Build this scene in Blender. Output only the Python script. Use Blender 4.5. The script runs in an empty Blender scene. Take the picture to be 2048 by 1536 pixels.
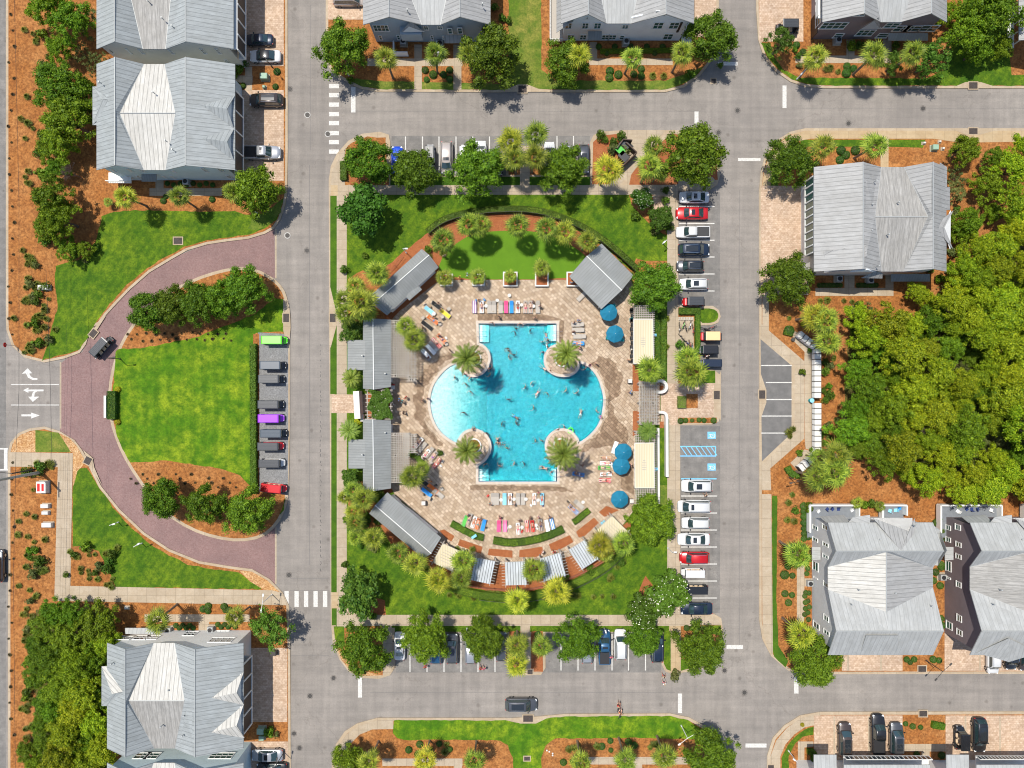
import bpy, math, random
import numpy as np
from mathutils import Vector, Matrix, geometry as G3
# ------------------------------------------------------------------ camera, sky, sun, exposure
H = 110.0          # metres above the ground, looking straight down
S = 12.8           # photo pixels per metre on the ground
scene = bpy.context.scene
cam_d = bpy.data.cameras.new("camera"); cam = bpy.data.objects.new("camera", cam_d)
scene.collection.objects.link(cam); scene.camera = cam
cam.location = (0, 0, H); cam.rotation_euler = (0, 0, 0)
cam_d.sensor_width = 36; cam_d.lens = 36 * H / 160.0
cam_d.clip_start = 1; cam_d.clip_end = 3000
SX, SY = 0.27, -0.27                      # where a shadow falls per metre of height
elev = math.atan(1 / math.hypot(SX, SY))
world = bpy.data.worlds.new("World"); scene.world = world; world.use_nodes = True
nt = world.node_tree; bg = nt.nodes["Background"]
sky = nt.nodes.new("ShaderNodeTexSky"); sky.sky_type = 'NISHITA'; sky.sun_disc = False
sky.sun_elevation = elev; sky.sun_rotation = math.atan2(-SX, -SY)
nt.links.new(sky.outputs[0], bg.inputs[0]); bg.inputs[1].default_value = 0.135
sun_d = bpy.data.lights.new("sun", 'SUN'); sun_d.energy = 4.6; sun_d.angle = math.radians(0.55)
sun_d.color = (1.0, 0.95, 0.86)
sun = bpy.data.objects.new("sun", sun_d); scene.collection.objects.link(sun)
sun.rotation_euler = Vector((SX, SY, -1)).to_track_quat('-Z', 'Y').to_euler()
sun.location = (-20, 20, 90)
scene.view_settings.view_transform = 'Standard'; scene.view_settings.look = 'None'
scene.view_settings.exposure = 0.18; scene.view_settings.gamma = 1
scene.cycles.filter_width = 1.1; scene.cycles.transparent_max_bounces = 8; scene.cycles.max_bounces = 6
# ------------------------------------------------------------------ helpers
R = math.radians
COL = scene.collection
rnd = random.Random(7); nrs = np.random.RandomState(11)
def g(px, py, z=0.0):
    k = (1 - z / H) / S
    return ((px - 1024) * k, (768 - py) * k, z)
def g2(px, py, z=0.0): return g(px, py, z)[:2]
def zc(ox, oy, s): return lambda x, y: (ox + x / s, oy + y / s)
A1 = zc(0, 0, 3.84); A2 = zc(330, 0, 3.84); A3 = zc(630, 0, 3.84); A4 = zc(1060, 0, 3.84); A5 = zc(1500, 0, 3.339)
B1 = zc(0, 380, 3.84); B2 = zc(330, 380, 3.84); B3 = zc(640, 360, 4.267); B4 = zc(980, 360, 4.267); B5 = zc(1240, 340, 3.84); B6 = zc(1580, 300, 3.34)
C1 = zc(0, 760, 3.84); C2 = zc(330, 760, 3.84); C3 = zc(640, 700, 4.267); C4 = zc(980, 700, 4.267); C5 = zc(1240, 720, 3.84); C6 = zc(1580, 740, 3.34)
D1 = zc(0, 1136, 3.84); D2 = zc(330, 1136, 3.84); D3 = zc(640, 1040, 3.84); D4 = zc(980, 1040, 3.84); D5 = zc(640, 1300, 4.452); D6 = zc(1060, 1300, 4.096); D7 = zc(1340, 1100, 3.84); D8 = zc(1560, 980, 2.762)
def zz(f, *pts): return [f(*p) for p in pts]

def tag(o, label=None, cat=None, group=None, kind=None):
    if label: o["label"] = label
    if cat: o["category"] = cat
    if group: o["group"] = group
    if kind: o["kind"] = kind
    return o
def empty(name, loc, rz=0.0):
    o = bpy.data.objects.new(name, None); COL.objects.link(o)
    o.location = loc; o.rotation_euler = (0, 0, rz); o.empty_display_size = 0.3
    return o

class MB:
    def __init__(s): s.v = []; s.f = []; s.m = []; s.uvs = None
    def add(s, vs, fs, mi=0):
        b = len(s.v); s.v += [tuple(p) for p in vs]
        for f in fs: s.f.append([b + i for i in f]); s.m.append(mi)
        return s
    def box(s, c, d, rz=0.0, mi=0, tilt=0.0):
        cx, cy, cz = c; hx, hy, hz = d[0] / 2, d[1] / 2, d[2] / 2
        M = Matrix.Rotation(rz, 3, 'Z') @ Matrix.Rotation(tilt, 3, 'Y')
        vs = []
        for x, y, z in ((-1,-1,-1),(1,-1,-1),(1,1,-1),(-1,1,-1),(-1,-1,1),(1,-1,1),(1,1,1),(-1,1,1)):
            p = M @ Vector((x * hx, y * hy, z * hz)); vs.append((cx + p.x, cy + p.y, cz + p.z))
        return s.add(vs, [(3,2,1,0),(4,5,6,7),(0,1,5,4),(1,2,6,5),(2,3,7,6),(3,0,4,7)], mi)
    def bbox(s, c, d, rz=0.0, b=0.03, mi=0):           # box with chamfered upper edges
        cx, cy, cz = c; hx, hy, hz = d[0] / 2, d[1] / 2, d[2] / 2
        ca, sa = math.cos(rz), math.sin(rz); vs = []
        for ix, iy, z in ((hx, hy, -hz), (hx, hy, hz - b), (hx - b, hy - b, hz)):
            for x, y in ((-1,-1),(1,-1),(1,1),(-1,1)):
                X, Y = x * ix, y * iy; vs.append((cx + X * ca - Y * sa, cy + X * sa + Y * ca, cz + z))
        fs = [(3,2,1,0),(8,9,10,11)]
        for r in (0, 4):
            for i in range(4): j = (i + 1) % 4; fs.append((r + i, r + j, r + 4 + j, r + 4 + i))
        return s.add(vs, fs, mi)
    def prism(s, poly, z0, z1, mi=0):
        n = len(poly)
        a = sum(poly[i][0] * poly[(i+1) % n][1] - poly[(i+1) % n][0] * poly[i][1] for i in range(n))
        if a < 0: poly = poly[::-1]
        vs = [(x, y, z0) for x, y in poly] + [(x, y, z1) for x, y in poly]
        fs = [tuple(range(n - 1, -1, -1)), tuple(range(n, 2 * n))] + [(i, (i+1) % n, n + (i+1) % n, n + i) for i in range(n)]
        return s.add(vs, fs, mi)
    def tube(s, p0, p1, r0, r1=None, n=8, mi=0, cap=True):
        r1 = r0 if r1 is None else r1
        p0 = Vector(p0); p1 = Vector(p1); d = (p1 - p0)
        if d.length < 1e-6: return s
        d.normalize(); a = d.orthogonal().normalized(); b = d.cross(a)
        vs = []
        for p, r in ((p0, r0), (p1, r1)):
            for i in range(n):
                t = 2 * math.pi * i / n; vs.append(p + a * (r * math.cos(t)) + b * (r * math.sin(t)))
        fs = [(i, (i+1) % n, n + (i+1) % n, n + i) for i in range(n)]
        if cap: fs += [tuple(range(n - 1, -1, -1)), tuple(range(n, 2 * n))]
        return s.add(vs, fs, mi)
    def path(s, pts, r, n=6, mi=0):
        for a, b in zip(pts, pts[1:]): s.tube(a, b, r, r, n, mi)
        return s
    def lathe(s, prof, c=(0,0,0), n=20, mi=0, sx=1, sy=1):
        vs = []; k = len(prof)
        for r, z in prof:
            for i in range(n):
                t = 2 * math.pi * i / n; vs.append((c[0] + r * math.cos(t) * sx, c[1] + r * math.sin(t) * sy, c[2] + z))
        fs = [(q * n + i, q * n + (i+1) % n, (q+1) * n + (i+1) % n, (q+1) * n + i) for q in range(k - 1) for i in range(n)]
        fs += [tuple(range(n - 1, -1, -1)), tuple(range((k-1) * n, k * n))]
        return s.add(vs, fs, mi)
    def loft(s, secs, mi=0, cap=True):
        n = len(secs[0]); vs = [p for sec in secs for p in sec]
        fs = [(q * n + i, q * n + (i+1) % n, (q+1) * n + (i+1) % n, (q+1) * n + i) for q in range(len(secs) - 1) for i in range(n)]
        if cap: fs += [tuple(range(n - 1, -1, -1)), tuple(range((len(secs)-1) * n, len(secs) * n))]
        return s.add(vs, fs, mi)
    def slab(s, pts, t=0.16, mi=0):                    # 3D polygon given thickness straight down
        n = len(pts)
        nz = sum(pts[i][0] * pts[(i+1) % n][1] - pts[(i+1) % n][0] * pts[i][1] for i in range(n))
        if nz < 0: pts = pts[::-1]
        vs = [tuple(p) for p in pts] + [(p[0], p[1], p[2] - t) for p in pts]
        return s.add(vs, [tuple(range(n)), tuple(range(2*n - 1, n - 1, -1))] + [(i, n + i, n + (i+1) % n, (i+1) % n) for i in range(n)], mi)
    def mesh(s, name, mats, smooth=False, off=None):
        me = bpy.data.meshes.new(name)
        vs = s.v if off is None else [(x - off[0], y - off[1], z - off[2]) for x, y, z in s.v]
        me.from_pydata(vs, [], s.f)
        mats = mats if isinstance(mats, (list, tuple)) else [mats]
        for m in mats: me.materials.append(m)
        if len(mats) > 1: me.polygons.foreach_set("material_index", s.m)
        if smooth: me.polygons.foreach_set("use_smooth", [True] * len(me.polygons))
        me.update(); return me
    def build(s, name, mats, parent=None, smooth=False, world=True):
        off = tuple(parent.location) if (parent is not None and world) else None
        if parent is not None and world and parent.parent is not None:
            q = parent; tot = Vector((0, 0, 0))
            while q is not None: tot += q.location; q = q.parent
            off = tuple(tot)
        o = bpy.data.objects.new(name, s.mesh(name, mats, smooth, off)); COL.objects.link(o)
        if parent is not None: o.parent = parent
        return o
def roof_uv(me):                                       # u along the eave, v down the slope, in metres
    uv = me.uv_layers.new(name="UVMap")
    for p in me.polygons:
        n = p.normal; e = Vector((0, 0, 1)).cross(n)
        if e.length < 0.05: e = Vector((1, 0, 0))
        e.normalize(); d = n.cross(e)
        for li in p.loop_indices:
            c = me.vertices[me.loops[li].vertex_index].co; uv.data[li].uv = (c.dot(e), c.dot(d))

# templates: built once, spawned as often as needed with shared mesh data
class T:
    def __init__(s, name, mesh=None, ch=(), loc=(0,0,0), rot=(0,0,0)): s.name = name; s.mesh = mesh; s.ch = list(ch); s.loc = loc; s.rot = rot
def spawn(t, loc, rz=0.0, sc=1.0, mats=None, parent=None, skip=(), rot=None):
    o = bpy.data.objects.new(t.name, t.mesh); COL.objects.link(o)
    if parent is None:
        o.location = loc; o.rotation_euler = rot if rot else (0, 0, rz)
        o.scale = sc if isinstance(sc, tuple) else (sc, sc, sc)
    else: o.parent = parent; o.location = t.loc; o.rotation_euler = t.rot
    if mats and t.name in mats and t.mesh:
        o.material_slots[0].link = 'OBJECT'; o.material_slots[0].material = mats[t.name]
    for c in t.ch:
        if c.name not in skip: spawn(c, None, 0, 1, mats, o, skip)
    return o

# ------------------------------------------------------------------ materials
def _new(name):
    m = bpy.data.materials.new(name); m.use_nodes = True; t = m.node_tree
    return m, t, t.nodes["Principled BSDF"], t.nodes, t.links
def _mix(N, L, a, b, fac, mode='MIX'):
    n = N.new("ShaderNodeMix"); n.data_type = 'RGBA'; n.blend_type = mode
    for s, v in ((0, fac), (6, a), (7, b)):
        if hasattr(v, "is_linked") or hasattr(v, "links"): L.new(v, n.inputs[s])
        else: n.inputs[s].default_value = v if s == 0 else (*v[:3], 1)
    return n.outputs[2]
def _noise(N, L, vec, scale, detail=4, rough=0.6):
    n = N.new("ShaderNodeTexNoise"); n.inputs["Scale"].default_value = scale; n.inputs["Detail"].default_value = detail
    n.inputs["Roughness"].default_value = rough
    if vec is not None: L.new(vec, n.inputs["Vector"])
    return n.outputs["Fac"]
def _ramp(N, L, fac, a, b, ca=(0,0,0), cb=(1,1,1)):
    n = N.new("ShaderNodeValToRGB"); L.new(fac, n.inputs[0])
    n.color_ramp.elements[0].position = a; n.color_ramp.elements[1].position = b
    n.color_ramp.elements[0].color = (*ca, 1); n.color_ramp.elements[1].color = (*cb, 1)
    return n.outputs[0]
def _bump(N, L, h, p, strength, dist=0.05):
    b = N.new("ShaderNodeBump"); b.inputs["Strength"].default_value = strength; b.inputs["Distance"].default_value = dist
    L.new(h, b.inputs["Height"]); L.new(b.outputs[0], p.inputs["Normal"])
def _pos(N, obj=False):
    return N.new("ShaderNodeTexCoord").outputs["Object"] if obj else N.new("ShaderNodeNewGeometry").outputs["Position"]
def ground_mat(name, cols, scales=(0.12, 1.3, 9.0), rough=0.95, bump=0.4, grid=None, gridcol=0.55, amt=(0.9, 0.8, 0.6), spots=0, mow=None):
    """cols: base, and three variants mixed in by noise at three scales"""
    m, t, p, N, L = _new(name); v = _pos(N)
    c = None; base = cols[0]; out = None
    for i, sc in enumerate(scales):
        f = _noise(N, L, v, sc, 5, 0.65); r = _ramp(N, L, f, 0.38, 0.64)
        mul = N.new("ShaderNodeMath"); mul.operation = 'MULTIPLY'; L.new(r, mul.inputs[0]); mul.inputs[1].default_value = amt[i]
        out = _mix(N, L, out if out else base, cols[i + 1], mul.outputs[0])
    if spots:
        w = N.new("ShaderNodeTexVoronoi"); w.inputs["Scale"].default_value = spots; L.new(v, w.inputs["Vector"])
        out = _mix(N, L, out, _ramp(N, L, w.outputs["Distance"], .05, .13, (.74, .73, .72), (1, 1, 1)), 1.0, 'MULTIPLY')
        c_ = N.new("ShaderNodeTexVoronoi"); c_.feature = 'DISTANCE_TO_EDGE'; c_.inputs["Scale"].default_value = .07
        wp = N.new("ShaderNodeTexNoise"); wp.inputs["Scale"].default_value = .5; wp.inputs["Detail"].default_value = 5; L.new(v, wp.inputs["Vector"])
        ad = N.new("ShaderNodeVectorMath"); ad.operation = 'MULTIPLY_ADD'; L.new(wp.outputs["Color"], ad.inputs[0]); ad.inputs[1].default_value = (5, 5, 0); L.new(v, ad.inputs[2]); L.new(ad.outputs[0], c_.inputs["Vector"])
        out = _mix(N, L, out, _ramp(N, L, c_.outputs["Distance"], .0016, .0045, (.84, .83, .82), (1, 1, 1)), 1.0, 'MULTIPLY')
        for sc3 in ((.05, .9, 1), (.9, .05, 1)):
            mp = N.new("ShaderNodeMapping"); L.new(v, mp.inputs[0]); mp.inputs["Scale"].default_value = sc3
            out = _mix(N, L, out, _ramp(N, L, _noise(N, L, mp.outputs[0], 1.0, 3), .35, .68, (.90, .90, .90), (1.06, 1.055, 1.05)), 1.0, 'MULTIPLY')
    if mow:
        mp = N.new("ShaderNodeMapping"); L.new(v, mp.inputs[0]); mp.inputs["Rotation"].default_value = (0, 0, mow[0]); w = N.new("ShaderNodeTexWave"); w.inputs["Scale"].default_value = mow[1]; w.inputs["Distortion"].default_value = 1.6; w.inputs["Detail Scale"].default_value = .6
        L.new(mp.outputs[0], w.inputs["Vector"]); out = _mix(N, L, out, _ramp(N, L, w.outputs["Fac"], .25, .75, (.91, .93, .91), (1.08, 1.05, 1.0)), 1.0, 'MULTIPLY')
    if grid:
        b = N.new("ShaderNodeTexBrick"); b.offset = grid[2] if len(grid) > 2 else 0.0
        mp = N.new("ShaderNodeMapping"); L.new(v, mp.inputs[0])
        mp.inputs["Rotation"].default_value = (0, 0, grid[3] if len(grid) > 3 else 0)
        L.new(mp.outputs[0], b.inputs["Vector"]); b.inputs["Scale"].default_value = 1
        b.inputs["Brick Width"].default_value = grid[0]; b.inputs["Row Height"].default_value = grid[1]
        b.inputs["Mortar Size"].default_value = 0.028; b.inputs["Mortar Smooth"].default_value = 0.3
        b.inputs["Color1"].default_value = (1, 1, 1, 1); b.inputs["Color2"].default_value = (0.9, 0.9, 0.9, 1)
        b.inputs["Mortar"].default_value = (gridcol, gridcol, gridcol, 1)
        out = _mix(N, L, out, b.outputs["Color"], 1.0, 'MULTIPLY')
    L.new(out, p.inputs["Base Color"]); p.inputs["Roughness"].default_value = rough
    p.inputs["Specular IOR Level"].default_value = 0.2
    if bump: _bump(N, L, _noise(N, L, v, scales[-1] * 1.5, 3), p, bump)
    return m
def brick_mat(name, c1, c2, c3, mortar, w=0.3, h=0.15, rot=0.78, msize=0.012, dark=None, var=0.5):
    m, t, p, N, L = _new(name); v = _pos(N)
    mp = N.new("ShaderNodeMapping"); L.new(v, mp.inputs[0]); mp.inputs["Rotation"].default_value = (0, 0, rot)
    b = N.new("ShaderNodeTexBrick"); L.new(mp.outputs[0], b.inputs["Vector"]); b.inputs["Scale"].default_value = 1
    b.inputs["Brick Width"].default_value = w; b.inputs["Row Height"].default_value = h
    b.inputs["Mortar Size"].default_value = msize; b.inputs["Color1"].default_value = (*c1, 1)
    b.inputs["Color2"].default_value = (*c2, 1); b.inputs["Mortar"].default_value = (*mortar, 1)
    n = _ramp(N, L, _noise(N, L, v, 3.2, 5, 0.75), 0.45, 0.62)
    mu = N.new("ShaderNodeMath"); mu.operation = 'MULTIPLY'; L.new(n, mu.inputs[0]); mu.inputs[1].default_value = var
    out = _mix(N, L, b.outputs["Color"], c3, mu.outputs[0])
    n2 = _ramp(N, L, _noise(N, L, v, 0.25, 4), 0.3, 0.75, (0.82, 0.82, 0.82), (1.1, 1.08, 1.05))
    out = _mix(N, L, out, n2, 1.0, 'MULTIPLY')
    L.new(out, p.inputs["Base Color"]); p.inputs["Roughness"].default_value = 0.85
    _bump(N, L, b.outputs["Fac"], p, -0.3, 0.02)
    return m
def mat(name, c, rough=0.5, metal=0.0, var=0.0, scale=3.0, spec=0.5, coat=0.0, bump=0.0, obj=True, emis=None):
    m, t, p, N, L = _new(name)
    p.inputs["Base Color"].default_value = (*c, 1); p.inputs["Roughness"].default_value = rough
    p.inputs["Metallic"].default_value = metal; p.inputs["Specular IOR Level"].default_value = spec
    p.inputs["Coat Weight"].default_value = coat; p.inputs["Coat Roughness"].default_value = 0.06
    v = _pos(N, obj)
    if var:
        f = _noise(N, L, v, scale, 4)
        L.new(_ramp(N, L, f, 0.3, 0.7, tuple(max(0, x * (1 - var)) for x in c), tuple(min(1, x * (1 + var)) for x in c)), p.inputs["Base Color"])
    if bump: _bump(N, L, _noise(N, L, v, scale * 3, 3), p, bump, 0.02)
    return m
def stripes(name, c1, c2, width=0.1, rough=0.9):
    m, t, p, N, L = _new(name); w = N.new("ShaderNodeTexWave"); L.new(_pos(N, True), w.inputs[0])
    w.inputs["Scale"].default_value = 0.05 / width * 3; w.inputs["Distortion"].default_value = 0.3
    L.new(_ramp(N, L, w.outputs["Fac"], 0.45, 0.55, c1, c2), p.inputs["Base Color"]); p.inputs["Roughness"].default_value = rough
    return m
def roof_mat(name, c, seam=0.62, line=0.6, rough=0.42, metal=0.25, streak=0.14):
    streak *= 1.5
    m, t, p, N, L = _new(name)
    uv = N.new("ShaderNodeUVMap").outputs[0]; sx = N.new("ShaderNodeSeparateXYZ"); L.new(uv, sx.inputs[0])
    d = N.new("ShaderNodeMath"); d.operation = 'DIVIDE'; L.new(sx.outputs[0], d.inputs[0]); d.inputs[1].default_value = seam
    fr = N.new("ShaderNodeMath"); fr.operation = 'FRACT'; L.new(d.outputs[0], fr.inputs[0])
    ls = N.new("ShaderNodeMath"); ls.operation = 'LESS_THAN'; L.new(fr.outputs[0], ls.inputs[0]); ls.inputs[1].default_value = 0.075 / seam
    fl = N.new("ShaderNodeMath"); fl.operation = 'FLOOR'; L.new(d.outputs[0], fl.inputs[0])
    wn = N.new("ShaderNodeTexWhiteNoise"); wn.noise_dimensions = '1D'; L.new(fl.outputs[0], wn.inputs["W"])
    mp = N.new("ShaderNodeMapping"); L.new(uv, mp.inputs[0]); mp.inputs["Scale"].default_value = (3.0, 0.35, 1)
    st = _ramp(N, L, _noise(N, L, mp.outputs[0], 1.4, 6, 0.7), 0.3, 0.72, tuple(x * (1 - streak) for x in c), tuple(min(1, x * (1 + streak)) for x in c))
    pan = _ramp(N, L, wn.outputs["Value"], 0, 1, (0.94, 0.94, 0.94), (1.03, 1.03, 1.03))
    out = _mix(N, L, st, pan, 1.0, 'MULTIPLY')
    out = _mix(N, L, out, _ramp(N, L, _noise(N, L, uv, .45, 6, .7), .32, .6, (.86, .85, .83), (1.02, 1.02, 1.02)), 1.0, 'MULTIPLY')
    out = _mix(N, L, out, tuple(x * line for x in c), ls.outputs[0])
    L.new(out, p.inputs["Base Color"]); p.inputs["Roughness"].default_value = rough; p.inputs["Metallic"].default_value = metal
    _bump(N, L, ls.outputs[0], p, 0.5, 0.04)
    return m
def leaf_mat(name, c1, c2, c3=None, trans=0.25, rough=0.6):
    m, t, p, N, L = _new(name); ge = N.new("ShaderNodeNewGeometry"); oi = N.new("ShaderNodeObjectInfo")
    col = _mix(N, L, c1, c2, ge.outputs["Random Per Island"])
    if c3:
        f = _ramp(N, L, _noise(N, L, ge.outputs["Position"], 0.6, 3), 0.42, 0.62); col = _mix(N, L, col, c3, f)
    hs = N.new("ShaderNodeHueSaturation"); L.new(col, hs.inputs["Color"])
    mr = N.new("ShaderNodeMapRange"); L.new(oi.outputs["Random"], mr.inputs[0]); mr.inputs[3].default_value = 0.72; mr.inputs[4].default_value = 1.22
    L.new(mr.outputs[0], hs.inputs["Value"])
    m7 = N.new('ShaderNodeMath'); m7.operation = 'MULTIPLY'; L.new(oi.outputs['Random'], m7.inputs[0]); m7.inputs[1].default_value = 7.31; f7 = N.new('ShaderNodeMath'); f7.operation = 'FRACT'; L.new(m7.outputs[0], f7.inputs[0])
    m8 = N.new('ShaderNodeMapRange'); L.new(f7.outputs[0], m8.inputs[0]); m8.inputs[3].default_value = .474; m8.inputs[4].default_value = .510; L.new(m8.outputs[0], hs.inputs['Hue'])
    L.new(hs.outputs[0], p.inputs["Base Color"]); p.inputs["Roughness"].default_value = rough; p.inputs["Specular IOR Level"].default_value = 0.3
    tr = N.new("ShaderNodeBsdfTranslucent"); L.new(hs.outputs[0], tr.inputs[0])
    mx = N.new("ShaderNodeMixShader"); mx.inputs[0].default_value = trans
    L.new(p.outputs[0], mx.inputs[1]); L.new(tr.outputs[0], mx.inputs[2]); L.new(mx.outputs[0], N["Material Output"].inputs[0])
    return m

M = {}
M['asphalt'] = ground_mat('asphalt', [(.25,.226,.203), (.315,.284,.252), (.19,.175,.16), (.155,.143,.131)], (0.06, 0.55, 4.5), bump=0.3, amt=(.9,.4,.28), spots=.33)
M['asphalt2'] = ground_mat('asphalt_bay', [(.20,.19,.177), (.28,.26,.237), (.13,.124,.117), (.15,.143,.135)], (0.25, 0.9, 5), bump=0.25, amt=(.8,.6,.5), spots=.6)
M['asphalt_dark'] = ground_mat('asphalt_dark', [(.14,.135,.13), (.20,.19,.18), (.10,.097,.094), (.16,.155,.15)], (0.25, 0.9, 14), bump=0.25, amt=(.8,.6,.5))
M['kerb'] = ground_mat('kerb_concrete', [(.42,.33,.225), (.50,.42,.31), (.36,.26,.165), (.32,.25,.18)], (0.3, 1.5, 9), bump=0.2, grid=(3.0, 3.0), gridcol=.7, amt=(.8,.5,.4))
M['walk'] = ground_mat('walk_concrete', [(.42,.34,.245), (.49,.41,.31), (.35,.27,.18), (.29,.235,.17)], (0.3, 1.5, 9), bump=0.2, grid=(1.5, 1.5), gridcol=.62, amt=(.8,.5,.4))
M['walk2'] = ground_mat('walk_concrete_stained', [(.45,.33,.19), (.50,.395,.25), (.37,.25,.13), (.35,.27,.18)], (0.3, 1.5, 9), bump=0.2, grid=(1.5, 1.5), gridcol=.7, amt=(.8,.5,.4))
M['grass'] = ground_mat('lawn_grass', [(.085,.165,.007), (.18,.255,.013), (.030,.090,.005), (.022,.058,.005)], (0.16, 0.75, 4.2), bump=0.8, amt=(.95,.8,.6), mow=(.6, .28))
M['grass_y'] = ground_mat('lawn_grass_worn', [(.11,.18,.015), (.30,.26,.06), (.06,.13,.01), (.05,.09,.012)], (0.14, 0.6, 4.2), bump=0.8, amt=(.9,.8,.6))
M['grass_bright'] = ground_mat('lawn_grass_striped', [(.085,.20,.006), (.26,.34,.016), (.035,.115,.004), (.035,.085,.005)], (0.22, 0.8, 4.2), bump=0.8, amt=(.95,.85,.55), mow=(0, .17))
M['grass_dk'] = ground_mat('verge_grass', [(.060,.135,.008), (.09,.18,.010), (.035,.09,.006), (.03,.07,.008)], (0.16, 0.75, 7.0), bump=0.8, amt=(.9,.8,.6))
M['turf'] = ground_mat('artificial_turf', [(.10,.21,.012), (.125,.245,.016), (.085,.18,.012), (.07,.155,.01)], (0.16, 0.75, 12.0), bump=0.4, amt=(.6,.5,.4))
M['mulch'] = ground_mat('pine_mulch', [(.40,.16,.042), (.50,.235,.08), (.25,.085,.022), (.10,.036,.012)], (0.2, 1.1, 3.4), bump=1.0, amt=(.8,.6,.7))
M['mulch_red'] = ground_mat('red_mulch', [(.36,.12,.045), (.42,.17,.07), (.29,.09,.03), (.18,.06,.025)], (0.3, 1.3, 8), bump=1.0, amt=(.8,.6,.7))
M['rock'] = ground_mat('rock_bed', [(.56,.34,.15), (.70,.52,.32), (.45,.22,.08), (.25,.11,.04)], (0.7, 2.5, 5.0), bump=1.2, amt=(.7,.8,.8))
M['gravel'] = ground_mat('grey_gravel', [(.27,.27,.27), (.34,.34,.34), (.20,.20,.20), (.12,.12,.12)], (0.4, 3.0, 9.0), bump=1.0, amt=(.6,.8,.8))
M['undergrowth'] = ground_mat('undergrowth', [(.10,.10,.03), (.30,.13,.04), (.05,.09,.015), (.03,.04,.01)], (0.2, 0.8, 5.0), bump=1.0, amt=(.7,.8,.7))
M['pav_red'] = brick_mat('mauve_road_brick', (.205,.118,.108), (.26,.16,.148), (.28,.20,.185), (.14,.08,.08), .24, .12, .78, var=.4)
M['pav_tan'] = brick_mat('tan_drive_brick', (.45,.325,.225), (.60,.46,.345), (.30,.185,.115), (.28,.19,.13), .45, .3, 0, var=.6)
M['deck'] = brick_mat('pool_deck_pavers', (.36,.265,.175), (.58,.465,.345), (.25,.165,.105), (.13,.085,.055), .58, .50, .78, msize=.02, var=.45)
M['deck_wet'] = brick_mat('pool_deck_pavers_damp', (.20,.13,.08), (.37,.26,.17), (.12,.075,.04), (.05,.03,.02), .58, .50, .78, msize=.022, var=.6)
M['white_paint'] = mat('road_paint_white', (.54,.525,.49), .85, var=.22, scale=5, obj=False)
M['blue_paint'] = mat('road_paint_blue', (.16,.45,.70), .8, var=.12, scale=2, obj=False)
M['coping'] = ground_mat('pool_coping', [(.56,.49,.41), (.62,.57,.50), (.48,.40,.31), (.42,.36,.29)], (0.3, 1.5, 9), bump=0.1)
M['cap'] = mat('white_masonry', (.62,.60,.55), .75, var=.08, scale=1.5)
M['roof'] = roof_mat('metal_roof_grey', (.31,.308,.30), rough=.62, metal=0)
M['roof_blue'] = roof_mat('metal_roof_bluish', (.295,.315,.315), line=.6, rough=.62, metal=0)
M['roof_white'] = roof_mat('metal_roof_white', (.50,.485,.445), line=.5, rough=.7, metal=0)
M['roof_worn'] = roof_mat('metal_roof_weathered', (.30,.29,.27), line=.75, streak=.26, rough=.7, metal=0)
M['roof_pale'] = roof_mat('metal_roof_pale', (.36,.365,.355), line=.78, streak=.10, rough=.65, metal=0)
M['roof_small'] = roof_mat('metal_roof_pavilion', (.235,.245,.24), seam=.4, line=.8, rough=.62, metal=0, streak=.06)
M['roof_rib'] = roof_mat('ribbed_roof_white', (.44,.47,.49), seam=.40, line=.2, rough=.6, metal=0)
M['w_beige'] = mat('siding_beige', (.66,.62,.53), .8, var=.06, scale=.7)
M['w_teal'] = mat('siding_pale_teal', (.55,.66,.68), .8, var=.06, scale=.7)
M['w_blue'] = mat('siding_slate_blue', (.33,.40,.45), .8, var=.06, scale=.7)
M['w_lgrey'] = mat('siding_light_grey', (.68,.71,.73), .8, var=.06, scale=.7)
M['w_purple'] = mat('siding_plum_grey', (.185,.15,.155), .8, var=.08, scale=.7)
M['w_grey'] = mat('siding_mid_grey', (.52,.52,.51), .8, var=.06, scale=.7)
M['w_white'] = mat('siding_white', (.70,.69,.66), .8, var=.05, scale=.7)
M['trim'] = mat('white_trim', (.72,.72,.69), .6)
M['glass'] = mat('window_glass', (.03,.09,.075), .08, spec=.9)
M['glass_dark'] = mat('window_glass_dark', (.02,.025,.03), .08, spec=.9)
M['glass_car'] = mat('car_glass', (.025,.05,.055), .05, spec=1.0, coat=.5)
M['terrace'] = mat('terrace_boards', (.17,.185,.205), .8, var=.1, scale=2)
M['screen'] = mat('dark_porch_screen', (.015,.017,.02), .5)
M['black'] = mat('black_plastic', (.02,.02,.022), .5)
M['tyre'] = mat('tyre_rubber', (.015,.015,.015), .85)
M['rim'] = mat('alloy_rim', (.45,.45,.46), .3, .9)
M['chrome'] = mat('chrome', (.7,.7,.7), .15, 1.0)
M['lamp_glass'] = mat('lamp_lens', (.75,.78,.8), .1)
M['tail'] = mat('tail_lens_red', (.5,.01,.01), .2)
M['green_box'] = mat('utility_green', (.25,.38,.28), .6, var=.1)
M['hvac'] = mat('hvac_metal', (.38,.39,.38), .5, .2)
M['grate'] = mat('iron_grate', (.05,.035,.03), .8, var=.3, scale=6)
M['iron'] = mat('manhole_iron', (.06,.055,.05), .7, .2, var=.4, scale=8)
M['wood'] = mat('dark_timber', (.09,.06,.045), .85, var=.3, scale=2)
M['redwood'] = mat('red_stained_timber', (.26,.085,.04), .8, var=.25, scale=2)
M['pergola'] = mat('white_pergola_timber', (.37,.33,.28), .7, var=.08)
M['cream'] = stripes('cream_shade_cloth', (.52,.45,.30), (.58,.51,.36), .18)
M['bark'] = mat('tree_bark', (.12,.085,.06), .95, var=.35, scale=4, bump=.6)
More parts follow.
